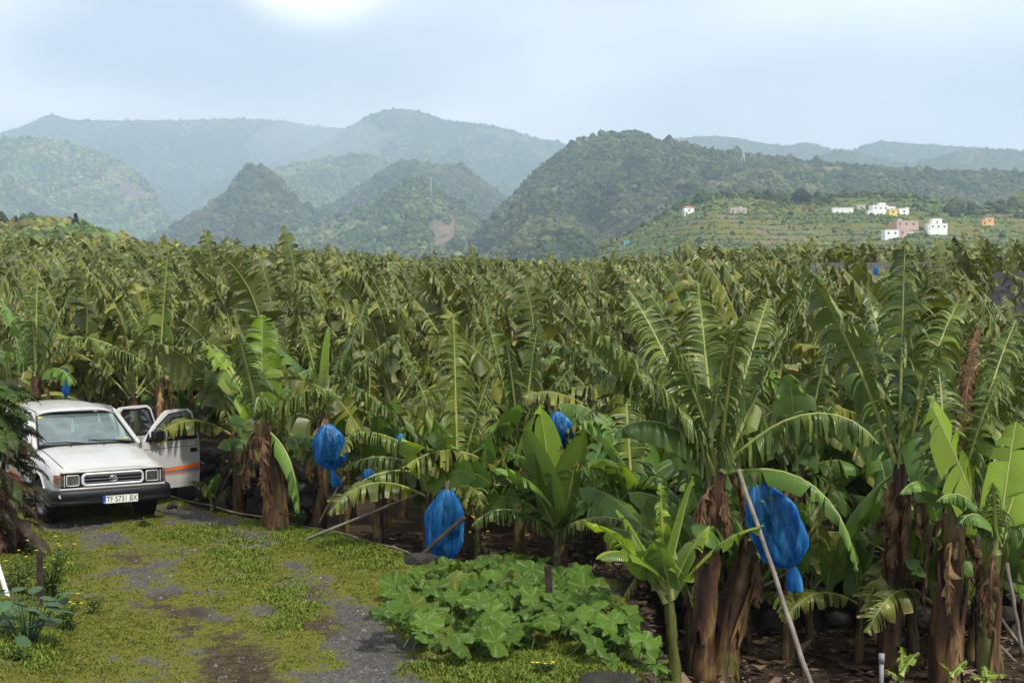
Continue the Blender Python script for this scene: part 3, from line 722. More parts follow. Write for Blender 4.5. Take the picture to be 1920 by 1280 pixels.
# ================================================================== PLANTS SET OUT ONE BY ONE
def fit_leaf(base, tip, bend, wind=(0, 0, 0), bpow=1.0):
    base = np.array(base); tip = np.array(tip); c = tip - base
    Lg = np.linalg.norm(c); az = math.atan2(c[1], c[0]); e = math.asin(np.clip(c[2] / Lg, -1, 1)); L_ = Lg * 1.03; tgt_az, tgt_e = az, e
    for _ in range(14):
        P, T = midrib(base, az, e, L_, bend, wind, 34, bpow)
        q = P[-1] - base; l2 = np.linalg.norm(q)
        a2 = math.atan2(q[1], q[0]); e2 = math.asin(np.clip(q[2] / l2, -1, 1))
        da = (tgt_az - a2 + PI) % (2 * PI) - PI
        az += 0.7 * da if abs(tgt_e) < 1.35 else 0.3 * da
        e = min(1.56, e + 0.7 * (tgt_e - e2)); L_ *= 1 + 0.8 * (Lg / l2 - 1)
    return az, e, L_

def hero(label, base_px, crown_px, Y, leaves, r0=0.115, r1=0.08, seed=1, zb=None, stem_mat=None, sheaths=4, deads=2, suckers=0, name='banana_plant', cat='banana plant', stem=True):
    """a plant whose foot and crown are found in the picture at depth Y; leaves: (tip px, tip py, depth offset, bend, kind, W, tear, droop, extra)"""
    r = np.random.default_rng(seed)
    cr = at(crown_px[0], crown_px[1], Y)
    fx = at(base_px[0], base_px[1], Y).x
    z = g1(fx, Y) if zb is None else zb
    t = empty(name, (fx, Y, z - 0.04), 0, label=label, category=cat)
    o0 = np.array((fx, Y, z - 0.04)); H = cr.z - z + 0.04; lean = (cr.x - fx, 0.0)
    if stem:
        V, F = stem_geo(r, H, r0, r1, lean, 22, 22)
        link('pseudostem', mesh_np('pseudostem', V, F, stem_mat or M_STEM), t)
    for k in range(int(sheaths * .7)):
        z0 = r.uniform(0.0, 0.35) * H; z1 = min(H * 0.97, z0 + r.uniform(0.35, 0.7) * H)
        V, F = sheath_geo(r, H, r0, z0, z1, -PI / 2 + r.uniform(-1.6, 1.6), r.uniform(1.1, 2.0), r.uniform(0.01, 0.10))
        q = np.clip(V[:, 2] / H, 0, 1) ** 1.4; V[:, 0] += lean[0] * q
        link('sheath', mesh_np('sheath', V, F, M_SHEATH), t)
    for k in range(deads):
        g = dead_leaf_geo(r, r.uniform(0.7, 1.2) * min(1, H / 1.6), -PI / 2 + r.uniform(-2.0, 2.0)); V = g[0] + np.array([lean[0] * 0.95, 0, H * r.uniform(0.85, 0.97)])
        link('dead_leaf', mesh_np('dead_leaf', V, g[1], M_DEAD if r.random() < .55 else M_TAN), t)
    crl = np.array([lean[0], lean[1], H])
    for lf in leaves:
        tx, ty, dY, bend, kind, W_, tear, droop = lf[:8]; ex = dict(lf[8]) if len(lf) > 8 else {}
        tip = np.array(at(tx, ty, Y + dY)) - o0
        b0 = crl + np.array([r.normal(0, .02), r.normal(0, .02), -r.uniform(0.02, 0.16) * min(1, H)]) + np.array(ex.pop('boff', (0, 0, 0)))
        bp = ex.pop('bpow', 1.0)
        az, e, L_ = fit_leaf(b0, tip, bend, ex.get('wind', (0, 0, 0)), bp)
        mats = {'n': (M_LEAFH, M_RIB), 'y': (M_YOUNG, M_RIB), 'd': (M_DEEP, M_RIB), 'x': (M_DEAD, M_SHEATH)}[kind]
        a = dict(L=L_, W=W_, az=az, e0=e, bend=bend, bpow=bp, base=b0, ns=72 if kind in 'nx' else 30, nseg=6, tear=tear, droop=droop, pet=0.16, fold=0.3, rad=0.038 if kind == 'n' else 0.026, ribsides=7, roll=0.0, twist=0.0, shred=0.25 if kind == 'n' else 0.0)
        a.update(ex)
        if kind == 'n': a['W'] *= 1.2; a['droop'] = a['droop'] * 1.35; a['tear'] = min(1.0, a['tear'] * 1.12)
        lo = leaf_split(leaf_geo(r, **a), mats, t)
        if kind == 'x': lo['label'] = 'dry brown dead leaf'
    HERO_XY.append((fx, Y)); return t

D = 14.6
P1 = hero('tall torn banana plant beside the big blue bag, propped by a long pole', (1318, 1272), (1348, 868), D, [
    (1072, 588, 0.3, 0.55, 'n', .42, .80, 1.0, dict(roll=-.5, fold=.15)),
    (1180, 545, 0.9, 0.45, 'n', .40, .85, 1.2, dict(roll=.3)),
    (1308, 528, 0.7, 0.25, 'n', .36, .75, .7, dict(roll=.2)),
    (1440, 560, 1.0, 0.20, 'n', .34, .6, .6, dict(roll=-.2)),
    (1527, 522, 0.5, 0.15, 'n', .34, .85, 1.2, dict(roll=.8)),
    (1388, 596, -0.9, 0.75, 'n', .36, 1.0, 2.6, dict(shred=.5)),
    (1648, 832, -0.6, 1.9, 'n', .30, .85, 2.6, dict(fold=-.1, pet=.12)),
    (1600, 792, 0.3, 1.2, 'n', .26, .8, 1.9, {}),
    (1608, 1070, -0.9, 2.6, 'd', .20, .55, 2.6, dict(fold=-.3, pet=.1, sheen=0) if False else dict(fold=-.3, pet=.1)),
    (1150, 815, -0.2, 1.7, 'd', .36, .25, 1.3, dict(fold=.0)),
    (1195, 700, -0.5, 0.9, 'n', .42, .7, 1.6, dict(roll=.4)),
    (1250, 640, -0.4, 0.8, 'n', .42, .85, 1.8, dict(roll=-.3)),
    (1020, 640, 0.8, 0.6, 'n', .30, .8, 1.0, dict(roll=-.5)),
], seed=3, sheaths=6, deads=6)
P2 = hero('banana plant with one huge slanting leaf standing before the stone wall', (1668, 1268), (1690, 868), D + .5, [
    (1503, 490, 0.1, 0.55, 'n', .42, .62, .9, dict(roll=-.55, fold=.1)),
    (1697, 447, 0.7, 0.30, 'n', .42, .8, 1.0, dict(roll=.7)),
    (1800, 560, 1.0, 0.6, 'n', .34, .8, 1.0, {}),
    (1590, 690, 0.8, 1.1, 'd', .40, .25, 1.2, dict(fold=0)),
    (1560, 800, 0.7, 1.5, 'd', .36, .3, 1.4, dict(fold=0)),
    (1905, 640, 0.6, 0.9, 'n', .30, .85, 1.4, {}),
    (1630, 560, 1.3, .5, 'n', .34, .9, 1.3, {}),
    (1770, 640, -0.6, 1.1, 'n', .34, .85, 2.0, dict(shred=.6)),
    (1545, 1130, .6, 2.2, 'd', .34, .25, 1.8, dict(fold=-.3)),
], seed=4, sheaths=6, deads=6)
P3 = hero('stout banana plant with scaly brown trunk carrying a bright green leaf', (1772, 1280), (1790, 960), D - .2, [
    (1738, 745, -0.4, 0.25, 'y', .44, .16, .5, dict(roll=1.0, ns=34, fold=.05, boff=(.22, -.1, .1))),
    (1835, 612, 1.2, .9, 'x', .26, .97, 2.6, dict(shred=.8)),
    (1905, 600, .8, .5, 'n', .32, .8, 1.1, {}),
    (1690, 925, -.6, 1.6, 'd', .17, .3, 1.6, dict(fold=0)),
    (1760, 690, .7, .4, 'n', .34, .85, 1.2, {}),
    (1880, 700, .2, .7, 'n', .34, .8, 1.5, {}),
    (1700, 770, .9, .8, 'd', .34, .3, 1.0, {}),
], seed=5, r0=.15, r1=.12, sheaths=7, deads=4)
P4 = hero('slim green-stemmed banana plant with drooping leaves, stem forked low', (1848, 1290), (1868, 1008), D - .9, [
    (1755, 940, -.2, 2.1, 'd', .16, .35, 1.8, dict(fold=-.1, pet=.06)),
    (1862, 905, -.3, .9, 'n', .26, .9, 2.4, dict(shred=.5)),
    (1960, 960, .1, 1.8, 'd', .22, .5, 2.0, {}),
    (1905, 790, .5, .3, 'y', .26, .15, .5, {}),
    (1800, 980, -.3, 2.0, 'd', .20, .5, 2.0, {}),
    (1935, 860, .3, .7, 'y', .26, .15, .6, {}),
], seed=6, r0=.085, r1=.06, stem_mat=M_STEMG, sheaths=2, deads=1)
S1 = hero('bright green banana sucker in front of the propped plant', (1268, 1290), (1252, 1098), D - 1.0, [
    (1300, 893, -.1, .15, 'y', .24, .06, .35, dict(ns=22, fold=.15)),
    (1238, 905, .1, .10, 'y', .13, .8, .8, {}),
    (1092, 975, -.3, .8, 'y', .20, .45, .9, dict(roll=-.3)),
    (1155, 955, .1, .8, 'y', .22, .35, .9, {}),
    (1118, 1048, -.6, 1.3, 'y', .20, .15, 1.0, dict(fold=.3)),
    (1432, 986, -.4, .9, 'y', .16, .45, .8, dict(fold=.1)),
    (1225, 1015, -.5, .9, 'd', .22, .2, 1.0, {}),
    (1330, 985, .2, .7, 'y', .2, .2, .8, {}),
], seed=7, r0=.07, r1=.045, stem_mat=M_STEMG, sheaths=1, deads=0)
S2 = hero('low leafy banana sucker standing behind the pumpkin leaves', (1050, 1090), (1050, 1005), 17.6, [
    (1012, 758, .1, .35, 'y', .30, .05, .4, dict(ns=20, roll=.5)),
    (985, 800, -.3, .7, 'd', .42, .05, .6, dict(ns=20, fold=.2)), (1100, 800, -.5, .7, 'y', .36, .2, .8, {}), (930, 880, -.6, 1.3, 'd', .34, .25, 1.0, {}), (1160, 960, -.8, 1.6, 'd', .32, .3, 1.2, {}),
    (885, 985, -.4, 1.7, 'n', .22, .8, 2.0, {}),
    (1130, 905, -.2, 1.2, 'd', .30, .5, 1.4, {}),
    (1070, 870, .2, .5, 'd', .30, .3, .8, {}),
    (1095, 985, -.6, 1.6, 'n', .26, .9, 2.2, {}),
    (960, 940, .3, 1.3, 'd', .3, .3, 1.2, {}),
    (1150, 800, .5, .4, 'd', .3, .4, .9, {}),
], seed=8, r0=.09, r1=.07, stem_mat=M_STEMG, sheaths=1, deads=2)
T1 = hero('thick orange-brown stemmed banana plant nearest the open car door', (520, 988), (492, 792), 19.7, [
    (300, 680, 5.2, .35, 'n', .26, .8, .4, dict(roll=-.2)),
    (492, 590, .3, .15, 'y', .32, .5, .6, dict(ns=30)),
    (380, 640, .3, .55, 'y', .30, .6, 1.0, {}),
    (445, 625, -.5, .5, 'n', .36, .6, 1.2, {}),
    (478, 772, -1.0, 1.9, 'n', .22, .5, 2.2, {}),
    (640, 745, -.3, 1.6, 'n', .30, .6, 2.0, {}),
    (585, 690, .2, .9, 'd', .3, .5, 1.2, {}),
    (350, 640, 4.6, .6, 'n', .3, .85, 1.0, {}),
    (560, 960, -.5, 3.0, 'd', .26, .3, 2.0, dict(fold=-.3)),
], seed=9, r0=.17, r1=.13, sheaths=6, deads=4)
T2 = hero('banana plant behind the hanging blue bag, with yellow-green upright leaf', (600, 985), (612, 770), 21.0, [
    (618, 612, .0, .10, 'y', .26, .08, .4, dict(ns=18)),
    (560, 590, .2, .4, 'n', .32, .85, 1.1, {}),
    (690, 560, .4, .2, 'n', .32, .85, 1.0, {}),
    (730, 640, .2, .8, 'n', .32, .85, 1.4, {}),
    (540, 690, -.3, 1.2, 'n', .3, .8, 1.8, {}),
    (660, 650, -.6, .6, 'n', .34, .85, 2.0, {}),
    (500, 640, .5, .6, 'd', .3, .4, 1.0, {}),
], seed=10, sheaths=4, deads=4)
M1 = hero('banana plant with a long leaf slanting over the small bags', (850, 1035), (858, 905), 18.6, [
    (622, 702, -.2, .6, 'n', .34, .75, 1.0, dict(roll=-.3)),
    (850, 588, .4, .3, 'n', .38, .7, .9, dict(roll=-.3)),
    (745, 640, .3, .5, 'n', .36, .8, 1.1, {}),
    (655, 812, -.5, 1.1, 'n', .28, .8, 1.7, {}),
    (632, 955, -.7, 1.7, 'n', .28, .8, 1.9, {}),
    (640, 880, .2, 1.2, 'n', .22, .8, 1.6, {}),
    (815, 785, -.9, .5, 'd', .24, .6, 1.2, {}),
    (920, 700, .3, .5, 'n', .32, .85, 1.4, {}),
    (812, 855, -.8, 1.2, 'n', .26, .8, 1.6, {}),
    (965, 780, .1, .9, 'n', .3, .85, 1.4, {}),
], seed=11, sheaths=4, deads=3)
M2 = hero('banana plant rising behind the low sucker, leaves shredded', (985, 1010), (975, 840), 20.5, [
    (905, 560, .2, .2, 'n', .34, .85, 1.0, {}), (1010, 600, .3, .3, 'n', .34, .85, 1.0, {}), (830, 660, -.2, .7, 'n', .34, .8, 1.2, {}),
    (1040, 720, -.4, 1.0, 'n', .34, .8, 1.7, {}), (1100, 660, .3, .7, 'n', .32, .85, 1.4, {}), (890, 760, -.5, 1.1, 'n', .3, .8, 1.7, {}), (950, 640, -.3, .4, 'n', .34, .9, 1.6, {}),
    (1080, 830, .0, 1.2, 'd', .3, .4, 1.2, {}),
], seed=12)
M3 = hero('broad-leaved banana plant in the gap right of the low sucker', (1180, 1130), (1185, 930), 16.6, [
    (1075, 770, -.1, .8, 'd', .36, .4, 1.1, {}), (1130, 860, -.6, 1.1, 'y', .34, .3, 1.0, {}), (1240, 900, -.6, 1.3, 'd', .34, .3, 1.2, {}), (1140, 790, .3, .4, 'd', .32, .4, .8, {}), (1230, 770, .3, .4, 'd', .30, .4, .9, {}),
    (1085, 880, -.4, 1.3, 'd', .28, .7, 1.6, {}), (1080, 950, -.2, 1.5, 'd', .26, .6, 1.5, {}), (1300, 860, .1, 1.0, 'd', .26, .4, 1.2, {}), (1170, 700, .5, .3, 'n', .3, .6, .9, {}),
], seed=13, r0=.09, r1=.06, stem_mat=M_STEMG, sheaths=1, deads=1)
B1 = hero('big banana plant in the second row between the tall plants', (1500, 1150), (1500, 880), 17.6, [
    (1420, 640, .2, .3, 'd', .34, .5, 1.0, {}), (1560, 620, .3, .3, 'n', .34, .8, 1.1, {}), (1610, 880, -.2, 1.4, 'd', .34, .3, 1.4, {}), (1480, 700, -.4, .6, 'd', .38, .3, 1.1, {}),
    (1590, 960, -.3, 1.9, 'd', .34, .25, 1.6, {}), (1390, 760, .2, .9, 'd', .34, .4, 1.2, {}), (1540, 1060, -.3, 2.4, 'd', .3, .2, 1.6, {}), (1560, 760, -.2, .9, 'd', .36, .3, 1.2, {}),
], seed=14, sheaths=4, deads=3)
B2 = hero('banana plant in the second row by the right edge', (1905, 1170), (1880, 860), 17.4, [
    (1830, 640, .2, .3, 'd', .34, .7, 1.0, {}), (1900, 600, .3, .3, 'n', .34, .8, 1.0, {}), (1990, 660, .2, .6, 'n', .34, .8, 1.2, {}), (1800, 780, -.2, 1.0, 'd', .34, .4, 1.3, {}),
    (1860, 700, -.5, .6, 'n', .32, .8, 1.4, {}), (1820, 900, -.2, 1.6, 'd', .3, .3, 1.4, {}), (1960, 860, -.2, 1.2, 'd', .3, .3, 1.4, {}),
], seed=15, sheaths=4, deads=2)
B3 = hero('leaning banana stem with peeling brown sheath right of the sucker', (1355, 1262), (1408, 1010), D + .2, [
    (1470, 1000, .4, 1.2, 'd', .2, .3, 1.0, {}), (1340, 930, .3, .6, 'd', .2, .3, 1.0, {}),
], seed=16, r0=.15, r1=.10, sheaths=5, deads=1)
B4 = hero('dark slender banana stem half hidden behind the bright sucker', (1300, 1258), (1310, 960), D + .5, [
    (1260, 820, .3, .6, 'd', .26, .4, 1.0, {}), (1370, 850, .4, .7, 'd', .24, .4, 1.0, {}), (1220, 900, .2, 1.1, 'd', .24, .4, 1.3, {}),
], seed=17, r0=.10, r1=.08, sheaths=3, deads=1)
L1 = hero('banana plant with broad leaves just behind the white pickup cab', (300, 930), (300, 700), 25.5, [
    (275, 540, .2, .3, 'n', .36, .8, 1.0, {}), (100, 640, -.2, 1.1, 'n', .34, .75, 1.4, {}), (180, 660, -.6, 1.3, 'n', .34, .75, 1.7, {}), (315, 470, .3, .15, 'n', .36, .85, .9, {}),
    (230, 560, .3, .5, 'n', .34, .8, 1.1, {}), (380, 640, -.3, .9, 'n', .34, .8, 1.6, {}), (400, 560, .2, .5, 'n', .34, .8, 1.1, {}), (250, 690, -.7, 1.4, 'n', .34, .7, 1.8, {}),
], seed=18)
L2 = hero('banana plant at the left edge rising over the fern bush', (60, 900), (70, 690), 24.0, [
    (70, 520, .2, .3, 'n', .34, .85, 1.2, {}), (0, 560, .2, .6, 'd', .34, .5, 1.0, {}), (60, 600, -.4, .8, 'n', .36, .8, 1.9, {}), (140, 540, .3, .5, 'n', .34, .8, 1.1, {}),
    (150, 650, -.3, 1.2, 'n', .32, .8, 1.6, {}), (-20, 660, -.3, 1.2, 'd', .32, .5, 1.5, {}), (135, 720, -.5, 1.8, 'd', .3, .4, 1.6, {}),
], seed=19)
# ---- the rest of the rows
spots = [(x, y) for (x, y) in spots if all((x - a) ** 2 + (y - b) ** 2 > 1.35 ** 2 for a, b in HERO_XY)]
spots.sort(key=lambda p: p[1])
# keep plants off the car
def off_car(x, y): return not (-8.6 < x < -3.9 and 19 < y < 24.9 and x < -2.3 - 0.9 * (y - 20.1))
spots = [s for s in spots if off_car(*s) and not (215 < 960 + FPX * s[0] / s[1] < 440 and s[1] < 25.6)]
_r = np.random.default_rng(77)
vis = [s for s in spots if abs(s[0]) < 0.36 * s[1] + 1.6]
near, far = vis[:FIELD_N - len(HERO_XY)], vis[FIELD_N - len(HERO_XY):]
print('FIELD', len(spots), 'near', len(near), near[-1], 'far', len(far))
LM = [(40, 'fern bush'), (150, 'pickup roof'), (330, 'open car doors'), (500, 'orange-brown stemmed plant'), (620, 'hanging blue bag'), (850, 'plant with the long slanting leaf'), (1040, 'low leafy sucker'), (1180, 'broad-leaved plant'), (1345, 'tall plant propped by the pole'), (1520, 'big second-row plant'), (1690, 'plant with the huge slanting leaf'), (1860, 'slim green-stemmed plant')]
ORD = ['first', 'second', 'third', 'fourth', 'fifth', 'sixth', 'seventh', 'eighth', 'ninth', 'tenth', 'eleventh', 'twelfth']
BIN = {}
for i, (x, y) in enumerate(near):
    hs = _r.uniform(0.88, 1.14)
    pxs = 960 + FPX * x / y
    if pxs > 1470 and 29 < y < 58.3: hs *= 0.96
    if pxs > 1780 and 22 < y < 44: hs *= 0.78
    if y < 27:
        lm = min(LM, key=lambda q: abs(q[0] - (960 + FPX * x / y)))[1]; BIN[lm] = BIN.get(lm, 0) + 1
        lab, grp = '%s wind-torn banana plant back in line behind the %s' % (ORD[BIN[lm] - 1], lm), 'banana plants of the front rows'
    elif y < 42:
        lab, grp = 'tattered olive-green banana plant in the crowded middle rows of the field', 'banana plants of the middle rows'
    else:
        lab, grp = 'distant ragged banana plant in the far rows, its tops crowded with others', 'banana plants of the far rows'
    banana_plant(_r, x, y, hs, lab, grp, nleaf=int(_r.integers(8, 11)), young=0.22 if y < 30 else 0.12)
# farther rows: one mass
Vs, Fs, Cs, MI = [], [], [], []; nv = 0
plant_var = []
for k in range(10):
    gs = []; a0 = _r.random() * 6.28
    for i in range(9):
        q = i / 8; az = a0 + 2.4 * i; age = 'up' if q < .45 else ('mid' if q < .85 else 'old')
        gs.append(rand_leaf(_r, age, az, L=2.3, ns=17, nseg=2, base=(0.05 * math.cos(az), 0.05 * math.sin(az), 1.55 * (1 - .1 * q)), ribsides=3))
    off = 0; V_, F_, C_, M_ = [], [], [], []
    for g in gs: V_.append(g[0]); F_.append(g[1] + off); C_.append(g[2]); M_.append(g[3]); off += len(g[0])
    plant_var.append((np.concatenate(V_), np.concatenate(F_), np.concatenate(C_), np.concatenate(M_)))
for (x, y) in far:
    V_, F_, C_, M_ = plant_var[_r.integers(10)]
    a = _r.normal(0, .3); ca, sa = math.cos(a), math.sin(a); hs = _r.uniform(.82, 1.22)
    W_ = np.stack([V_[:, 0] * ca - V_[:, 1] * sa, V_[:, 0] * sa + V_[:, 1] * ca, V_[:, 2]], 1) * hs + np.array([x, y, g1(x, y)])
    C2 = C_.copy(); C2[:, 3] = (C2[:, 3] + _r.random()) % 1
    Vs.append(W_); Fs.append(F_ + nv); Cs.append(C2); MI.append(M_); nv += len(W_)
if Vs:
    link('banana_plantation', mesh_np('banana_plantation', np.concatenate(Vs), np.concatenate(Fs), (M_LEAF, M_RIB), np.concatenate(MI), True, {'lf': np.concatenate(Cs)}),
         kind='stuff', label='the mass of ragged banana plants in the most distant rows', category='plantation')
    print('FAR TRIS', 2 * sum(len(f) for f in Fs))

# knee-high suckers filling the foot of the front rows
SUCK = []
for i in range(96):
    for _ in range(60):
        y = _r.uniform(17.5, 22.5) if i % 2 else _r.uniform(17.4, 19.0); x = _r.uniform(-4.6, 8.4)
        if i > 67: y = _r.uniform(14.9, 16.7); x = _r.uniform(1.75, 6.4)
        if (in_field(x, y - .25) or i > 67) and off_car(x, y) and abs(x) < .37 * y and all((x - a) ** 2 + (y - b) ** 2 > .35 for a, b in SUCK): break
    else: continue
    SUCK.append((x, y)); hs = _r.uniform(.52, .95)
    t = empty('banana_sucker', (x, y, g1(x, y) - .03), 0, label='leafy low banana sucker in the shade under the front rows', category='banana sucker', group='suckers under the front rows')
    link('pseudostem', STEMS[_r.integers(5)], t, sc=(hs * .7, hs * .7, hs * .8), rot=(0, 0, _r.random() * 6))
    for k in range(6):
        az = k * 2.4 + _r.random(); kk = int(round(az / (2 * PI) * NAZ)) % NAZ
        m = YLIB[_r.integers(6)] if _r.random() < .14 else (BLIB[_r.integers(12)] if _r.random() < .62 else LIB[_r.choice(['mid', 'old', 'mid']), kk][_r.choice([0, 0, 1])])
        place_leaf(None, t, m, (0, 0, 1.2 * hs * _r.uniform(.8, 1)), hs * _r.uniform(.85, 1.2), _r.normal(0, .2))
# ================================================================== WHITE DOUBLE-CAB PICKUP
n = N('truck_paint'); f = n.noise(2.2, 4, 0.6); tz = n.n('SeparateXYZ', {0: n.n('TexCoord').outputs['Object']}).outputs[2]
dirt_glare = n.math('MULTIPLY', n.mr(tz, 0.22, 0.55, 1.0, 0.0), n.mr(n.noise(5, 5, 0.7), 0.3, 0.75, 0.05, 0.55))  # only dirt here, heavier low down
c = n.mix(n.mr(f, 0.35, 0.65), (0.405, 0.405, 0.40), (0.44, 0.44, 0.435)); c = n.mix(dirt_glare, c, (0.36, 0.31, 0.22))
n.bsdf(c, 0.28, 0.5, coat=0.35, coat_rough=0.08); M_PAINT = n.m
M_BLK = plain('truck_black_plastic', (0.007, 0.0075, 0.010), 0.45, 0.35, var=0.3, scale=9)
M_RUB = plain('truck_rubber', (0.016, 0.016, 0.016), 0.8, 0.3, var=0.3)
M_DARK = plain('truck_dark_gap', (0.008, 0.008, 0.009), 0.8, 0.2)
M_SILV = plain('truck_silver_trim', (0.62, 0.63, 0.64), 0.30, 0.5, metal=0.25, var=0.08)
M_CHR = plain('truck_chrome', (0.75, 0.75, 0.76), 0.12, 0.5, metal=1.0, var=0.05)
M_SLAT = plain('truck_grille_slat', (0.09, 0.10, 0.12), 0.35, 0.5, var=0.1)
M_GREY = plain('truck_cloth', (0.16, 0.17, 0.18), 0.9, 0.2, var=0.2)
M_DASH = plain('truck_dash', (0.075, 0.085, 0.095), 0.7, 0.3, var=0.2)
M_ORA = plain('decal_orange', (0.72, 0.14, 0.025), 0.35, 0.4, var=0.08)
M_SLA = plain('decal_slate', (0.14, 0.17, 0.20), 0.35, 0.4, var=0.08)
M_PLATE = plain('plate_white', (0.66, 0.70, 0.66), 0.4, 0.4, var=0.06)
M_BLUE = plain('plate_blue', (0.01, 0.04, 0.42), 0.4, 0.4, var=0.1)
M_INK = plain('plate_ink', (0.012, 0.012, 0.014), 0.5, 0.3, var=0.05)
M_YEL = plain('sticker_yellow', (0.65, 0.50, 0.03), 0.5, 0.3, var=0.08)
M_PAPER = plain('paper_map', (0.40, 0.60, 0.62), 0.8, 0.2, var=0.25, scale=20)
M_GLOVE = plain('yellow_glove', (0.62, 0.47, 0.12), 0.85, 0.2, var=0.2, scale=18)
M_AMB = plain('lamp_amber', (0.75, 0.20, 0.06), 0.2, 0.5, var=0.25, scale=30, coat=0.6)
M_REFL = plain('lamp_reflector', (0.62, 0.64, 0.60), 0.25, 0.5, metal=0.55, var=0.3, scale=40)
M_STEEL = plain('wheel_steel', (0.16, 0.16, 0.17), 0.5, 0.5, metal=0.6, var=0.2)
def glassmat(name, col, refl=0.10, rough=0.03, dirt_glare=0.12, dcol=(0.45, 0.50, 0.52)):
    n = N(name); tr = n.n('BsdfTransparent', {'Color': (*col, 1)}).outputs[0]
    gl = n.n('BsdfGlossy', {'Color': (0.95, 0.97, 1, 1), 'Roughness': rough}).outputs[0]
    df = n.n('BsdfDiffuse', {'Color': (*dcol, 1)}).outputs[0]
    lw = n.n('LayerWeight', {'Blend': 0.25}).outputs['Fresnel']
    a = n.n('MixShader', {0: n.mr(lw, 0.0, 1.0, refl, 1.0, 'LINEAR'), 1: tr, 2: gl}).outputs[0]
    a = n.n('MixShader', {0: n.mr(n.noise(3, 4, 0.6), 0.3, 0.75, dirt_glare * 0.4, dirt_glare * 1.3), 1: a, 2: df}); n.surf(a.outputs[0]); return n.m
M_WIND = glassmat('windscreen_glass', (0.60, 0.84, 0.80), 0.13, dirt_glare=0.34, dcol=(0.26, 0.37, 0.36))  # teal diffuse layer: dirt plus sky reflection put into the colour
M_GLASS = glassmat('door_glass', (0.30, 0.40, 0.39), 0.08, dirt_glare=0.03)
M_LENS = glassmat('lamp_lens', (0.92, 0.95, 0.93), 0.14, dirt_glare=0.12)

TRUCK = empty('pickup_truck', (at(213, 900, 20.0).x, 20.0, 0.0), math.radians(33), label='white double-cab pickup with both doors on one side open, parked on the mossy track', category='pickup truck')

def section(hw, zt, zb, rnd=1.0):
    h = [(0, zt), (0.45 * hw, zt - 0.004), (0.72 * hw, zt - 0.016), (0.85 * hw, zt - 0.036), (0.93 * hw, zt - 0.072), (0.97 * hw, zt - 0.13), (0.985 * hw, zt - 0.20), (1.0 * hw, zt - 0.32 * min(1, (zt - zb) / .6)), (0.995 * hw, (zt + zb) / 2 - 0.12), (0.975 * hw, zb + 0.08), (0.93 * hw, zb), (0, zb)]
    return h + [(-u, z) for u, z in h[-2:0:-1]]
def loft(stations):
    V = []; n = None; F = []
    for v, sec in stations:
        n = len(sec); V += [(u, v, z) for u, z in sec]
    for i in range(len(stations) - 1):
        for k in range(n): F.append((i * n + k, i * n + (k + 1) % n, (i + 1) * n + (k + 1) % n, (i + 1) * n + k))
    F.append(tuple(range(n))); F.append(tuple(reversed([(len(stations) - 1) * n + k for k in range(n)])))
    return V, F
# lower body: wings, sills and bed, with wheel arches cut out
ST = [(0.075, 0.745, 0.795, 0.40), (0.10, 0.775, 0.820, 0.36), (0.16, 0.805, 0.848, 0.34), (0.40, 0.825, 0.900, 0.32), (0.75, 0.835, 0.965, 0.30), (1.05, 0.838, 1.010, 0.29), (1.30, 0.838, 1.035, 0.28), (1.9, 0.840, 1.035, 0.27), (2.6, 0.842, 1.035, 0.27), (3.25, 0.840, 1.03, 0.29), (3.30, 0.840, 0.98, 0.30), (4.2, 0.838, 0.98, 0.34), (4.66, 0.825, 0.98, 0.40)]
V, F = loft([(v, section(hw, zt, zb)) for v, hw, zt, zb in ST])
b = MB(); b.add(V, F); body = b.build('body', M_PAINT, TRUCK, smooth=True)
cutters = []
for v in (0.84, 3.66):
    for s in (-1, 1):
        c_ = MB(); prof = [(0, -.16), (0.385, -.16), (0.385, .2), (0, .2)]
        c_.lathe(prof[0:4], 36, Matrix.Translation((s * 0.80, v, 0.335)) @ Matrix.Rotation(PI / 2, 4, 'Y'))
        co = c_.build('cut', M_DARK); bm = bmesh.new(); bm.from_mesh(co.data); bmesh.ops.remove_doubles(bm, verts=bm.verts, dist=1e-5); bmesh.ops.recalc_face_normals(bm, faces=bm.faces); bm.to_mesh(co.data); bm.free()
        co.parent = TRUCK; cutters.append(co)
        m = body.modifiers.new('c', 'BOOLEAN'); m.object = co; m.operation = 'DIFFERENCE'; m.solver = 'EXACT'
bm = bmesh.new(); bm.from_mesh(body.data); bmesh.ops.recalc_face_normals(bm, faces=bm.faces); bm.to_mesh(body.data); bm.free()
bpy.context.view_layer.update()
dg = bpy.context.evaluated_depsgraph_get()
me = bpy.data.meshes.new_from_object(body.evaluated_get(dg)); body.modifiers.clear(); body.data = me
for c_ in cutters: bpy.data.objects.remove(c_)
me.materials.clear(); me.materials.append(M_PAINT); me.materials.append(M_DARK)
for p in me.polygons:
    p.use_smooth = True
    cc = p.center
    for v in (0.84, 3.66):
        if (cc.y - v) ** 2 + (cc.z - 0.335) ** 2 < 0.375 ** 2 + 0.004 and abs(cc.x) < 0.815 and 0.2 < cc.z: pass
    p.material_index = 0
if hasattr(me, 'set_sharp_from_angle'): me.set_sharp_from_angle(angle=math.radians(32))
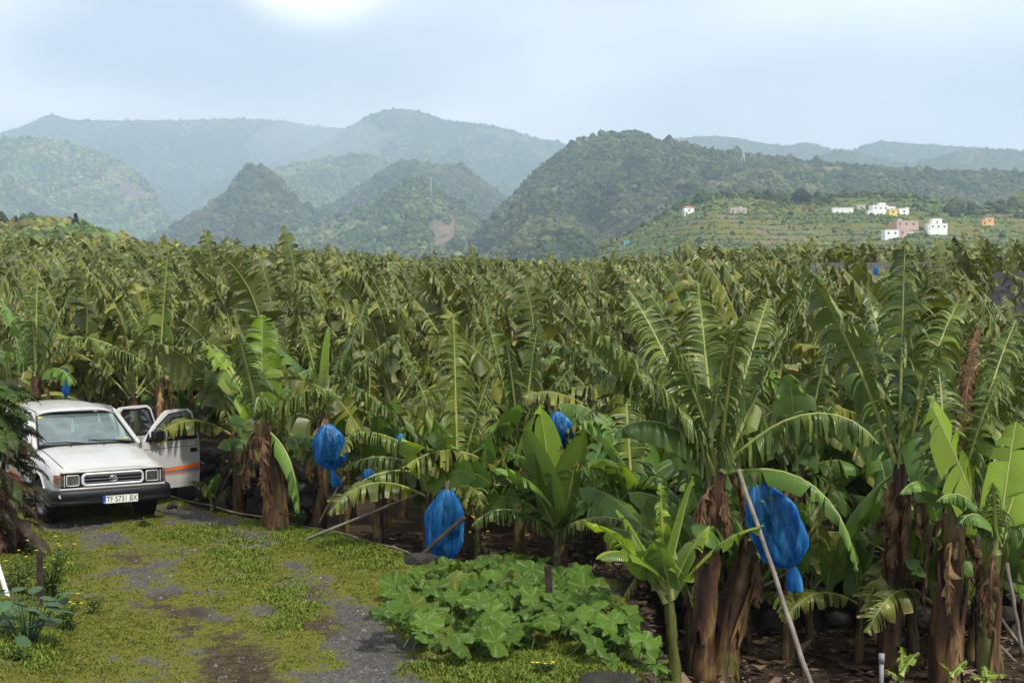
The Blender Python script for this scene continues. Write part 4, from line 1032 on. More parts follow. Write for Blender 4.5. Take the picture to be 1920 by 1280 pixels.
# dark liners inside the arches
for v in (0.84, 3.66):
    for s in (-1, 1):
        b = MB(); b.lathe([(0.380, -.072), (0.380, .072)], 28, Matrix.Translation((s * 0.722, v, 0.335)) @ Matrix.Rotation(PI / 2, 4, 'Y'))
        b.lathe([(0.0, 0.0), (0.379, 0.0)], 28, Matrix.Translation((s * 0.648, v, 0.335)) @ Matrix.Rotation(PI / 2, 4, 'Y'))
        b.build('arch_liner', M_DARK, TRUCK)
        # arch lip
        b = MB(); pts = [(s * (0.835 if v < 2 else 0.838), v + 0.392 * math.cos(a), 0.335 + 0.392 * math.sin(a)) for a in np.linspace(0.05 * PI, 0.95 * PI, 22)]
        b.tube(pts, 0.014, 6); b.build('arch_lip', M_PAINT, TRUCK, smooth=True)
# bonnet: a panel standing a little proud of the wings, with its shut lines
V = []; nu, nvv = 13, 9; vs = np.linspace(0.088, 1.235, nvv)
for v in vs:
    hw = np.interp(v, [s[0] for s in ST], [s[1] for s in ST]); zt = np.interp(v, [s[0] for s in ST], [s[2] for s in ST])
    sec = section(hw, zt, 0.3)[:8]
    for k in range(nu):
        u = (k / (nu - 1) * 2 - 1) * 0.80 * hw
        z = np.interp(abs(u), [p[0] for p in sec], [p[1] for p in sec])
        ridge = 0.010 * math.exp(-((abs(u) - 0.50) / 0.05) ** 2) * min(1, v * 2)
        V.append((u, v, z + 0.009 + ridge + (0.004 if abs(u) < .45 else 0)))
top = len(V); V += [(x, y, z - 0.008) for x, y, z in V]
F = [(i * nu + k, i * nu + k + 1, (i + 1) * nu + k + 1, (i + 1) * nu + k) for i in range(nvv - 1) for k in range(nu - 1)]
F += [(k + 1, k, top + k, top + k + 1) for k in range(nu - 1)]
F += [(i * nu, (i + 1) * nu, top + (i + 1) * nu, top + i * nu) for i in range(nvv - 1)] + [((i + 1) * nu + nu - 1, i * nu + nu - 1, top + i * nu + nu - 1, top + (i + 1) * nu + nu - 1) for i in range(nvv - 1)]
b = MB(); b.add(V, F); bon = b.build('bonnet', M_PAINT, TRUCK, smooth=True)
bon.data.set_sharp_from_angle(angle=math.radians(40)) if hasattr(bon.data, 'set_sharp_from_angle') else None
for u in (-0.27, 0.22):
    b = MB(); b.box((u, 1.15, 1.044), (0.022, 0.018, 0.016)); b.build('washer_jet', M_BLK, bon)
for s in (-1, 1):       # shut line beside the bonnet
    b = MB(); pts = []
    for v in vs:
        hw = np.interp(v, [q[0] for q in ST], [q[1] for q in ST]); zt = np.interp(v, [q[0] for q in ST], [q[2] for q in ST]); sec = section(hw, zt, .3)[:8]
        u = 0.807 * hw; pts.append((s * u, v, np.interp(u, [p[0] for p in sec], [p[1] for p in sec]) + 0.0015))
    b.tube(pts, 0.0035, 5); b.build('shut_line', M_DARK, TRUCK)

# front panel: header, lamp boxes, grille
b = MB(); b.box((0, 0.062, 0.665), (1.44, 0.05, 0.27)); b.build('lamp_recess', M_DARK, TRUCK)
b = MB(); b.box((0, 0.045, 0.5535), (1.50, 0.07, 0.026)); b.build('front_lower_trim', M_PAINT, TRUCK, bevel=0.006)
def ring(ox, oz, w, h, t, rad, v0, v1, n=6):
    """rounded rectangular frame"""
    def rr(w_, h_, r_):
        pts = []
        for cx, cz, a0 in ((w_ / 2 - r_, h_ / 2 - r_, 0), (-w_ / 2 + r_, h_ / 2 - r_, PI / 2), (-w_ / 2 + r_, -h_ / 2 + r_, PI), (w_ / 2 - r_, -h_ / 2 + r_, 1.5 * PI)):
            for i in range(n + 1): pts.append((cx + r_ * math.cos(a0 + PI / 2 * i / n), cz + r_ * math.sin(a0 + PI / 2 * i / n)))
        return pts
    A, Bq = rr(w, h, rad), rr(w - 2 * t, h - 2 * t, max(0.006, rad - t)); m = len(A)
    V = [(ox + x, v1, oz + z) for x, z in A] + [(ox + x, v0, oz + z) for x, z in rr(w - t * .7, h - t * .7, max(.006, rad - t * .3))] + [(ox + x, v0 + 0.004, oz + z) for x, z in Bq] + [(ox + x, v1, oz + z) for x, z in Bq]
    F = [(j * m + i, j * m + (i + 1) % m, (j + 1) * m + (i + 1) % m, (j + 1) * m + i) for j in range(3) for i in range(m)]
    return V, F
gr = MB(); gr.add(*ring(0.0, 0.672, 0.90, 0.205, 0.040, 0.075, 0.0, 0.06)); gr = gr.build('grille', M_SILV, TRUCK, smooth=True)
b = MB(); b.box((0, 0.040, 0.672), (0.84, 0.03, 0.15)); b.build('grille_back', M_DARK, gr)
for z in (0.628, 0.672, 0.716):
    b = MB(); b.box((0, 0.020, z), (0.81, 0.026, 0.013)); b.build('grille_slat', M_SLAT, gr, bevel=0.003)
b = MB(); b.box((0, 0.045, 0.789), (1.45, 0.075, 0.026)); b.build('header_panel', M_PAINT, TRUCK, bevel=0.008)
# emblem of three ellipses
em = empty('emblem', (0, 0.0, 0)); em.parent = TRUCK
def ell(cx, cz, a, b_, r_, v=0.002): return [(cx + a * math.cos(t), v, cz + b_ * math.sin(t)) for t in np.linspace(0, 2 * PI, 29)]
for (a_, b_, cz, r_) in ((0.056, 0.038, 0.672, 0.0062), (0.020, 0.034, 0.672, 0.0050), (0.044, 0.0135, 0.690, 0.0050)):
    b = MB(); b.tube(ell(0.0, cz, a_, b_, r_), r_, 8, cap=False); b.build('emblem_ring', M_CHR, em, smooth=True)
# lamps
for s in (-1, 1):
    hl = empty('headlight', (0, 0, 0)); hl.parent = TRUCK
    cxu = s * 0.565
    b = MB(); b.add(*ring(cxu, 0.672, 0.185, 0.158, 0.012, 0.022, 0.014, 0.06)); b.build('headlight_rim', M_SILV, hl, smooth=True)
    b = MB(); prof = [(0.085 * math.sin(t), 0.030 * (1 - math.cos(t))) for t in np.linspace(0.05, 1.5, 8)]
    b.lathe(prof, 20, Matrix.Translation((cxu, 0.055, 0.672)) @ Matrix.Rotation(PI / 2, 4, 'X') @ Matrix.Diagonal((0.95, 0.82, 1, 1)))
    b.box((cxu, 0.056, 0.672), (0.165, 0.008, 0.14)); b.build('reflector', M_REFL, hl, smooth=False)
    b = MB(); b.tube([(cxu, 0.052, 0.672), (cxu, 0.03, 0.672)], 0.014, 10); b.build('bulb_cap', M_CHR, hl, smooth=True)
    b = MB(); b.box((cxu, 0.0225, 0.672), (0.166, 0.006, 0.138)); b.build('headlight_lens', M_LENS, hl)
    # corner lamp, wrapping round to the side
    cl = empty('corner_lamp', (0, 0, 0)); cl.parent = TRUCK
    arc = [(s * 0.690, 0.030), (s * 0.745, 0.042), (s * 0.785, 0.085), (s * 0.800, 0.150)]
    V = [(u, v, z) for z in (0.596, 0.748) for u, v in arc] + [(u - s * .012, v + .016, z) for z in (0.596, 0.748) for u, v in arc]
    F = [(i, i + 1, 5 + i, 4 + i) for i in range(3)] + [(8 + i + 1, 8 + i, 12 + i, 13 + i) for i in range(3)]
    b = MB(); b.add(V, F[:3]); b.build('corner_lens', M_LENS, cl)
    b = MB(); b.add([(u - s * 0.006, v + 0.010, z) for z in (0.640, 0.735) for u, v in arc], F[:3]); b.build('amber_reflector', M_AMB, cl)
    b = MB(); b.add([(u - s * 0.008, v + 0.012, z) for z in (0.594, 0.752) for u, v in arc], F[:3]); b.build('lamp_backing', M_CHR, cl)
    b = MB(); b.tube([(u, v - .002, 0.672 + dz) for u, v, dz in ((s * .682, .022, -.082), (s * .682, .022, .082))], 0.006, 6); b.build('lamp_divider', M_SILV, cl)

# bumper
prof = [(0.50, 0.0, 0.545), (1, -0.035, 0.540), (1, -0.065, 0.515), (1, -0.070, 0.440), (1, -0.060, 0.415), (1, -0.052, 0.385), (1, -0.062, 0.372), (1, -0.056, 0.345), (1, -0.030, 0.318), (1, 0.04, 0.312)]
outl = [(-0.835, 0.46), (-0.838, 0.30), (-0.832, 0.12), (-0.80, 0.05), (-0.74, 0.018), (-0.5, 0.004), (0, 0.0), (0.5, 0.004), (0.74, 0.018), (0.80, 0.05), (0.832, 0.12), (0.838, 0.30), (0.835, 0.46)]
V = []
for i, (u, v) in enumerate(outl):
    nx, ny = (0, -1)
    if abs(u) > 0.83: nx, ny = (math.copysign(1, u) * .35, 0)
    elif abs(u) > 0.79: nx, ny = (math.copysign(.5, u), -.6)
    for _, d, z in prof: V.append((u + nx * -d * 0.9, v + ny * -d if ny else v, z))
m = len(prof); F = [(i * m + k, i * m + k + 1, (i + 1) * m + k + 1, (i + 1) * m + k) for i in range(len(outl) - 1) for k in range(m - 1)]
b = MB(); b.add(V, F); bump_ = b.build('bumper', M_BLK, TRUCK, smooth=True)
sol = bump_.modifiers.new('s', 'SOLIDIFY'); sol.thickness = 0.012; sol.offset = -1
b = MB(); b.box((0.0, -0.0545, 0.402), (0.86, 0.012, 0.034)); b.build('bumper_slot', M_DARK, bump_, bevel=0.005)
b = MB(); b.tube([(-.775, -.068, .495), (-.775, -.068, .462), (-.76, -.07, .45)], 0.012, 6); b.build('tow_mark', M_SILV, bump_)
# number plate
pl = MB(); pl.box((0.075, -0.0775, 0.388), (0.50, 0.006, 0.112)); pl = pl.build('number_plate', M_PLATE, TRUCK, bevel=0.002)
b = MB(); b.box((-0.156, -0.0815, 0.388), (0.038, 0.003, 0.112)); b.build('plate_band', M_BLUE, pl)
b = MB(); b.add(*ring(0.075, 0.388, 0.50, 0.112, 0.004, 0.008, -0.0825, -0.079)); b.build('plate_border', M_INK, pl)
def text_mesh(txt, size, name, mat, parent, loc, rot, sx=1.0, ext=0.0008):
    cu = bpy.data.curves.new('t', 'FONT'); cu.body = txt; cu.size = size; cu.align_x = 'CENTER'; cu.align_y = 'CENTER'; cu.extrude = ext
    o = bpy.data.objects.new('t', cu); COL.objects.link(o); bpy.context.view_layer.update()
    me = bpy.data.meshes.new_from_object(o.evaluated_get(bpy.context.evaluated_depsgraph_get())); bpy.data.objects.remove(o)
    me.materials.clear(); me.materials.append(mat)
    return link(name, me, parent, loc=loc, rot=rot, sc=(sx, 1, 1))
text_mesh('TF 5731 BX', 0.112, 'plate_lettering', M_INK, pl, (0.092, -0.0825, 0.386), (PI / 2, 0, 0), 0.80)
text_mesh('E', 0.03, 'plate_country_letter', M_PLATE, pl, (-0.156, -0.0842, 0.352), (PI / 2, 0, 0))

# greenhouse: pillars, roof, glass
BEL, RF = 1.035, 1.500
WB, WT = (0.715, 1.275, 1.040), (0.590, 1.900, 1.475)      # windscreen lower/upper corners (u,v,z)
def bar(parent, name, pts, w, d, mat=None, smooth=True):
    b = MB(); b.tube(pts, w, 8, flat=d / w); return b.build(name, mat or M_PAINT, parent, smooth=smooth)
roofV = []; nu, nvv = 15, 11
for i in range(nvv):
    q = i / (nvv - 1); v = 1.865 + q * 1.36
    for k in range(nu):
        u = (k / (nu - 1) * 2 - 1); bow = -0.06 * (1 - u * u) * (1 - q) ** 3 * 1.0
        hw = 0.630 + 0.012 * math.sin(q * PI)
        z = 1.478 + 0.075 * math.sin(min(1, q * 1.5 + .03) * PI / 2) * (1 - 0.55 * u * u) + 0.045 * (1 - u ** 4) - 0.045 * max(0, q - .75) ** 1 * 1.2 - 0.05 * abs(u) ** 8
        roofV.append((u * hw, v + bow, z))
b = MB(); F = [(i * nu + k, i * nu + k + 1, (i + 1) * nu + k + 1, (i + 1) * nu + k) for i in range(nvv - 1) for k in range(nu - 1)]
b.add(roofV, F); roof = b.build('roof', M_PAINT, TRUCK, smooth=True); sm = roof.modifiers.new('s', 'SOLIDIFY'); sm.thickness = 0.03; sm.offset = -1
for s in (-1, 1):
    bar(TRUCK, 'roof_rail', [(s * 0.612, 1.87, 1.47), (s * 0.632, 2.2, 1.508), (s * 0.638, 2.7, 1.512), (s * 0.63, 3.2, 1.485)], 0.030, 0.03)
    bar(roof, 'drip_gutter', [(s * 0.575, 1.86, 1.492), (s * 0.60, 1.98, 1.520), (s * 0.606, 2.3, 1.542), (s * 0.604, 2.8, 1.545), (s * 0.60, 3.2, 1.52)], 0.006, 0.006, M_DARK)
    bar(TRUCK, 'front_pillar', [(s * 0.775, 1.20, 1.02), (s * 0.742, 1.36, 1.11), (s * 0.675, 1.66, 1.31), (s * 0.618, 1.90, 1.478)], 0.040, 0.03)
    bar(TRUCK, 'middle_pillar', [(s * 0.80, 2.33, 1.0), (s * 0.72, 2.33, 1.27), (s * 0.635, 2.32, 1.51)], 0.045, 0.03)
    bar(TRUCK, 'rear_pillar', [(s * 0.80, 3.18, 1.0), (s * 0.72, 3.18, 1.27), (s * 0.63, 3.17, 1.50)], 0.06, 0.05)
# scuttle below the screen
b = MB(); b.box((0, 1.262, 1.036), (1.44, 0.07, 0.016)); b.build('scuttle', M_BLK, TRUCK)
# windscreen
def screen(name, mat, q0, q1, inset, off, bow=0.05, parent=TRUCK, n=11, m=6):
    V = []
    for i in range(m):
        q = i / (m - 1)
        for k in range(n):
            t = k / (n - 1) * 2 - 1
            uu = (q0[0] * (1 - q) + q1[0] * q - inset) * t
            V.append((uu, q0[1] * (1 - q) + q1[1] * q - bow * (1 - t * t) - off, (q0[2] + inset) * (1 - q) + (q1[2] - inset) * q + off * .5))
    F = [(i * n + k, i * n + k + 1, (i + 1) * n + k + 1, (i + 1) * n + k) for i in range(m - 1) for k in range(n - 1)]
    b = MB(); b.add(V, F); return b.build(name, mat, parent, smooth=True), V
ws, WV = screen('windscreen', M_WIND, WB, WT, 0.012, 0.0)
n_, m_ = 11, 6
edge = [WV[k] for k in range(n_)] + [WV[i * n_ + n_ - 1] for i in range(1, m_)] + [WV[(m_ - 1) * n_ + k] for k in range(n_ - 2, -1, -1)] + [WV[i * n_] for i in range(m_ - 2, 0, -1)]
b = MB(); b.tube(edge + edge[:1], 0.017, 6, cap=False); b.build('windscreen_seal', M_RUB, ws, smooth=True)
b = MB(); b.box((-0.52, 1.835, 1.425), (0.075, 0.004, 0.028), Matrix.Rotation(-.98, 3, 'X')); b.build('sticker', M_YEL, ws)
for (u0, u1) in ((-0.64, 0.0), (0.02, 0.66)):
    b = MB(); e = Vector((u1, 1.235, 1.055)); st_ = Vector((u0, 1.30 if u0 < 0 else 1.33, 1.088 if u0 < 0 else 1.10))
    b.tube([e, (e + st_) / 2 + Vector((0, -.035, .02)), st_ + Vector((0, -.03, 0))], [0.012, 0.011, 0.006], 6)
    b.tube([e, e + Vector((0.0, .01, -.02))], 0.018, 6); b.build('wiper', M_BLK, TRUCK, smooth=True)
bar(TRUCK, 'aerial', [(0.79, 1.16, 1.0), (0.775, 1.25, 1.42)], 0.004, 0.004, M_BLK)
# interior
b = MB(); b.box((0, 1.48, 1.045), (1.42, 0.42, 0.05)); b.box((0.33, 1.60, 1.075), (0.36, 0.2, 0.07)); b.build('dashboard', M_DASH, TRUCK, bevel=0.02)
for u in (-0.36, 0.36):
    st_ = empty('seat', (0, 0, 0)); st_.parent = TRUCK
    b = MB(); b.box((u, 2.28, 1.10), (0.48, 0.13, 0.36), Matrix.Rotation(-.15, 3, 'X'), taper=(.8, .8)); b.build('seat_back', M_GREY, st_, bevel=0.04, seg=3)
    b = MB(); b.box((u, 2.33, 1.345), (0.25, 0.09, 0.14)); b.build('headrest', M_GREY, st_, bevel=0.03, seg=3)
b = MB(); b.box((0, 3.03, 1.08), (1.2, 0.14, 0.30)); b.build('rear_bench', M_GREY, TRUCK, bevel=0.04)
sw = empty('steering_wheel', (0.36, 1.72, 1.12)); sw.parent = TRUCK; sw.rotation_euler = (math.radians(62), 0, 0)
b = MB(); b.tube([(0.185 * math.cos(t), 0.185 * math.sin(t), 0) for t in np.linspace(0, 2 * PI, 33)], 0.014, 8, cap=False); b.build('wheel_rim', M_BLK, sw, smooth=True)
b = MB(); b.tube([(-.18, 0, 0), (0, -.03, 0.01), (.18, 0, 0)], .02, 6); b.tube([(0, -.18, 0), (0, 0, .01)], .02, 6); b.box((0, -.02, .01), (.13, .1, .04)); b.build('wheel_hub', M_BLK, sw)
rm = MB(); rm.box((-0.02, 1.93, 1.40), (0.22, 0.03, 0.065)); rm.tube([(-.02, 1.92, 1.41), (-.02, 1.90, 1.47)], .01, 6); rm.build('rear_view_mirror', M_DASH, TRUCK, bevel=0.01)
b = MB(); b.tube([(-.03, 1.91, 1.37), (-.03, 1.91, 1.30)], .006, 5); b.box((-.04, 1.91, 1.24), (.012, .012, .13)); b.box((-.015, 1.91, 1.24), (.012, .012, .12)); b.build('hanging_charm', M_PLATE, TRUCK)
b = MB(); b.tube([(-0.62, 3.18, 1.02), (-0.62, 3.18, 1.48)], .02, 5); b.tube([(-.62, 3.2, 1.46), (.62, 3.2, 1.46)], .03, 5); b.tube([(-.62, 3.2, 1.08), (.62, 3.2, 1.08)], .05, 5)
for u in (-.2, .2): b.tube([(u, 3.2, 1.08), (u, 3.2, 1.46)], .012, 5)
b.build('rear_window_frame', M_PAINT, TRUCK)
b = MB(); b.box((0, 3.22, 1.27), (1.22, 0.006, 0.36)); b.build('rear_window', M_GLASS, TRUCK)
# things left on the dash
V = [(x * .1 + .02 * math.sin(9 * y), y * .09, .012 * math.sin(7 * x) * math.cos(5 * y)) for y in np.linspace(-1, 1, 6) for x in np.linspace(-1.2, 1.2, 7)]
b = MB(); b.add([(0.33 + x, 1.38 + y, 1.090 + z) for x, y, z in V], [(i * 7 + k, i * 7 + k + 1, (i + 1) * 7 + k + 1, (i + 1) * 7 + k) for i in range(5) for k in range(6)])
pap = b.build('folded_paper', M_PAPER, None); pap.parent = None
gl_ = MB()
for i, (a, l) in enumerate(((-.5, .07), (-.15, .10), (.1, .11), (.35, .10), (.6, .08))):
    p0 = Vector((0.555 + .02 * i - .04, 1.37, 1.087)); d = Vector((math.sin(a) * .4 + .6, -.3 + .15 * a, .02)); gl_.tube([p0, p0 + d * l * .5 + Vector((0, 0, .012)), p0 + d * l], [.016, .016, .010], 6)
gl_.tube([(0.46, 1.39, 1.085), (0.52, 1.38, 1.095), (0.58, 1.37, 1.09)], [.03, .042, .03], 8, flat=.5); glove = gl_.build('work_glove', M_GLOVE, None, smooth=True)
for o_, lab, ct in ((pap, 'crumpled pale blue paper on the pickup dashboard', 'paper'), (glove, 'yellow work glove lying on the pickup dashboard', 'glove')):
    o_.matrix_world = Matrix.Translation(TRUCK.location) @ Matrix.Rotation(math.radians(33), 4, 'Z'); o_['label'] = lab; o_['category'] = ct

# wheels
def wheel(u, v, steer=0):
    w = empty('wheel', (u, v, 0.318)); w.parent = TRUCK; w.rotation_euler = (0, 0, steer)
    R = Matrix.Rotation(PI / 2, 4, 'Y')
    b = MB(); b.lathe([(0.19, -.085), (0.24, -.098), (0.295, -.098), (0.317, -.080), (0.322, -.05), (0.322, .05), (0.317, .080), (0.295, .098), (0.24, .098), (0.19, .085), (.185, 0), (0.19, -.085)], 40, R)
    for k in range(40):
        a = 2 * PI * k / 40
        for sx in (-.045, .0, .045):
            b.box(Vector((sx, .3235 * math.cos(a), .3235 * math.sin(a))), (.035, .030, .008), Matrix.Rotation(a - PI / 2, 3, 'X'))
    b.build('tyre', M_RUB, w, smooth=False)
    s = math.copysign(1, u)
    b = MB(); b.lathe([(0.19, .085 * s), (0.175, .06 * s), (0.15, .045 * s), (0.09, .055 * s), (0.06, .075 * s), (0.0, .078 * s)], 28, R); b.build('rim', M_STEEL, w, smooth=True)
for u in (-.715, .715):
    wheel(u, 0.84, math.radians(2)); wheel(u, 3.66)
b = MB(); b.box((0, 2.2, 0.30), (0.9, 3.6, 0.10)); b.tube([(-.7, .84, .30), (.7, .84, .30)], .05, 8); b.tube([(-.7, 3.66, .32), (.7, 3.66, .32)], .06, 8); b.build('chassis', M_DARK, TRUCK)

# doors ------------------------------------------------------------
def lerp(a, b_, t): return a + (b_ - a) * t
def door(name, width, hinge_u, hinge_v, open_deg, front=True, side=1, z0=0.275, zb=1.03, zt=1.47):
    """built flat: local x along the door from hinge to latch, y outward skin normal (-y = outside when open towards the viewer), z up"""
    d = empty(name, (hinge_u, hinge_v, 0)); d.parent = TRUCK
    # closed: points back along +v with outer skin at +u (side=1); opening swings the latch outwards
    d.rotation_euler = (0, 0, math.radians(90 - open_deg) if side > 0 else math.radians(90 + open_deg))
    so = -1 if side > 0 else 1            # outer skin direction in local y
    def tum(z): return -so * max(0, z - zb) * 0.36      # glass part leans in
    Wd = width
    sl = 0.46 if front else 0.07
    outer = [(0.0, z0 + .03), (0.03, z0), (Wd - .04, z0), (Wd, z0 + .05), (Wd, zb), (Wd - .03, zt - .04), (Wd - .08, zt), (sl + .10, zt), (sl, zt - .03), (0.07, zb + .05), (0.0, zb - .02)]
    # lower panel
    th = 0.075
    def panel(poly, y0, y1, nm, mat, par, bev=0.012):
        b = MB(); n = len(poly)
        V = [(x, y0 * so + tum(z), z) for x, z in poly] + [(x, y1 * so + tum(z), z) for x, z in poly]
        F = [tuple(range(n)), tuple(reversed(range(n, 2 * n)))] + [(i, n + i, n + (i + 1) % n, (i + 1) % n) for i in range(n)]
        b.add(V, F); return b.build(nm, mat, par, bevel=bev)
    low = [(0.0, z0 + .03), (0.03, z0), (Wd - .04, z0), (Wd, z0 + .05), (Wd, zb - 0.004), (0.0, zb - 0.004)]
    # lower skin with a crease: grid
    nx, nz = 8, 9; V = []
    for j in range(nz):
        z = lerp(z0, zb, j / (nz - 1))
        bulge = 0.020 * math.sin(PI * j / (nz - 1)) + (0.006 if z > 0.80 else 0.0)
        for i in range(nx):
            x = lerp(0, Wd, i / (nx - 1))
            if j == 0 and i == 0: x += .02
            if j == 0 and i == nx - 1: x -= .03
            V.append((x, so * (0.0 + bulge), z))
    m = len(V); V += [(x, so * -th, z) for x, y, z in V]
    F = [(i + j * nx, i + 1 + j * nx, i + 1 + (j + 1) * nx, i + (j + 1) * nx) for j in range(nz - 1) for i in range(nx - 1)]
    F2 = [tuple(m + q for q in reversed(f)) for f in F]
    rim_ = [i for i in range(nx)] + [nx - 1 + j * nx for j in range(1, nz)] + [(nz - 1) * nx + i for i in range(nx - 2, -1, -1)] + [j * nx for j in range(nz - 2, 0, -1)]
    F3 = [(rim_[k], m + rim_[k], m + rim_[(k + 1) % len(rim_)], rim_[(k + 1) % len(rim_)]) for k in range(len(rim_))]
    b = MB(); b.add(V, F + F2 + F3); sk_ = b.build('door_skin', M_PAINT, d, smooth=True); sk_.data.set_sharp_from_angle(angle=math.radians(40)) if hasattr(sk_.data, 'set_sharp_from_angle') else None
    # window frame: band between outer outline and glass opening
    up = [(Wd, zb - .01), (Wd - .012, zb + .2), (Wd - .03, zt - .05), (Wd - .09, zt), ((Wd + sl) / 2, zt + .004), (sl + .10, zt - .005), (sl + .02, zt - .05), (sl * .5 + .02, lerp(zb, zt, .47)), (0.03, zb - .01)]
    fw = [.055, .05, .055, .055, .05, .055, .062, .066, .07]
    cx_, cz_ = Wd * .6, zb + .18
    V = []
    inn = []
    for (x, z), w in zip(up, fw):
        dx, dz = cx_ - x, cz_ - z; l = math.hypot(dx, dz); k_ = w / l * 1.15
        inn.append((x + dx * k_, max(z + dz * k_, zb - .01)))
    inn[0] = (Wd - .055, zb - .01); inn[-1] = (0.135, zb - .01)
    n = len(up)
    for y in (0.006, -0.042):
        V += [(x, so * y + tum(z), z) for x, z in up]; V += [(x, so * y + tum(z), z) for x, z in inn]
    F = []
    for i in range(n - 1):
        F += [(i, i + 1, n + i + 1, n + i), (2 * n + i + 1, 2 * n + i, 3 * n + i, 3 * n + i + 1), (i + 1, i, 2 * n + i, 2 * n + i + 1), (n + i, n + i + 1, 3 * n + i + 1, 3 * n + i)]
    b = MB(); b.add(V, F); b.build('window_frame', M_PAINT, d, bevel=0.008, angle=50)
    loop = [(x, so * 0.004 + tum(z), z) for x, z in inn]
    b = MB(); b.tube([Vector(p) for p in loop] + [Vector(loop[0])], 0.014, 6, cap=False); b.tube([(0.13, so * .012, zb + .004), (Wd - .05, so * .012, zb + .004)], 0.012, 6); b.build('window_seal', M_RUB, d, smooth=True)
    gz = zt if front else lerp(zb, zt, 1)
    b = MB(); n2 = len(inn); b.add([(x, so * -.012 + tum(z), z) for x, z in inn], [tuple(range(n2))]); b.build('window_glass', M_GLASS, d)
    if front:
        # wind deflector along the top of the window
        dv = inn[2:8]
        V = [(x, so * .03 + tum(z), z) for x, z in dv] + [(x + (cx_ - x) * .16, so * .04 + tum(z - .05), z - .055) for x, z in dv]
        b = MB(); q = len(dv); b.add(V, [(i, i + 1, q + i + 1, q + i) for i in range(q - 1)]); b.build('wind_deflector', M_LENS, d)
        mir = empty('door_mirror', (0, 0, 0)); mir.parent = d
        b = MB(); b.box((0.225, so * .10, zb + .085), (0.20, 0.10, 0.155)); b.build('mirror_shell', M_BLK, mir, bevel=0.028, seg=3)
        b = MB(); b.tube([(0.10, so * .02, zb + .03), (0.16, so * .08, zb + .045)], .022, 8); b.add([(0.055, so * .014, zb + .0), (0.15, so * .014, zb + .0), (0.15, so * .012 + tum(zb + .12), zb + .14)], [(0, 1, 2)]); b.build('mirror_foot', M_BLK, mir, smooth=False)
        b = MB(); b.box((0.225, so * .047, zb + .085), (0.17, 0.006, 0.125)); b.build('mirror_glass', M_CHR, mir)
    b = MB(); b.box((Wd - .125, so * .030, 0.84), (0.125, 0.022, 0.062)); b.build('door_handle', M_BLK, d, bevel=0.010, seg=3)
    b = MB(); b.box((Wd / 2, so * -.085, 0.70), (Wd * .86, 0.02, 0.5)); b.build('door_lining', M_DASH, d, bevel=0.01)
    # sweeping decal
    def decal(nm, mat, pts, off):
        b = MB(); n = len(pts) // 2
        def yy(z): return so * (0.020 * math.sin(PI * (z - z0) / (zb - z0)) + off)
        V = [(x, yy(z), z) for x, z in pts]; F = [(i, i + 1, 2 * n - 2 - i, 2 * n - 1 - i) for i in range(n - 1)]
        b.add(V, F); b.build(nm, mat, d)
    def band(zl, zh, x0=0.01, x1=None, n=10):
        x1 = x1 or Wd - .008; xs = np.linspace(x0, x1, n); return [(x, zl(x / Wd)) for x in xs] + [(x, zh(x / Wd)) for x in xs[::-1]]
    if front:
        decal('decal_grey', M_SLA, band(lambda t: .505 + .01 * t, lambda t: .575 + .045 * t), .003)
        decal('decal_orange', M_ORA, band(lambda t: .545 + .03 * max(0, t - .35), lambda t: .547 + .105 * max(0, t - .3) ** .6, Wd * .32), .005)
        decal('decal_orange', M_ORA, band(lambda t: .490, lambda t: .502), .005)
        decal('decal_orange', M_ORA, band(lambda t: .590 + .03 * t, lambda t: .602 + .022 * t, .01, Wd * .38), .005)
        b = MB(); b.tube([(0.02, so * .0185, 0.905), (Wd - .02, so * .0185, 0.905)], .003, 4); b.build('press_line', M_DARK, d)
    return d
DF = door('front_door', 1.06, 0.838, 1.30, 74, True, 1)
DR = door('rear_door', 0.86, 0.838, 2.36, 63, False, 1)
DP = door('passenger_door', 1.04, -0.845, 1.30, 0, True, -1)
DQ = door('passenger_rear_door', 0.85, -0.845, 2.36, 0, False, -1)
# ================================================================== TRACK
ys = np.arange(6.5, 27.0, 0.045); tt = np.linspace(0, 1, 330)
XL = -(0.40 * ys + 1.8); XR = redge(ys)
Xr = XL[:, None] + (XR - XL)[:, None] * tt[None, :]; Yr = np.repeat(ys[:, None], len(tt), 1)
PXr = 960 + FPX * Xr / Yr; PYr = 560 + FPX * CAM_H / Yr
def blobs(L_): 
    o = np.zeros(Xr.shape)
    for x, y, w, h, a in L_: o = o + a * np.exp(-(((PXr - x) / w) ** 2 + ((PYr - y) / h) ** 2))
    return o
f_a = fbm(Xr * 1.1, Yr * 0.9, 31, 5, 0.6); f_b = fbm(Xr * 3.1, Yr * 2.4, 33, 4, 0.6); f_c = fbm(Xr * 11, Yr * 9, 35, 3, 0.6)
def rut(pts, w):
    """distance to a wheel rut whose course is given by points on the ground"""
    Q = [gnd(x, y) for x, y in pts]; d = np.full(Xr.shape, 9.0)
    for A, B_ in zip(Q[:-1], Q[1:]):
        ux, uy = B_.x - A.x, B_.y - A.y; l2 = ux * ux + uy * uy
        t_ = np.clip(((Xr - A.x) * ux + (Yr - A.y) * uy) / l2, 0, 1); d = np.minimum(d, np.hypot(Xr - A.x - t_ * ux, Yr - A.y - t_ * uy))
    return np.exp(-(d / w) ** 2)
rutL = rut([(140, 985), (215, 1030), (300, 1105), (390, 1190), (470, 1290)], .34); rutR = rut([(330, 955), (430, 990), (540, 1060), (630, 1130), (690, 1200), (730, 1290)], .36)
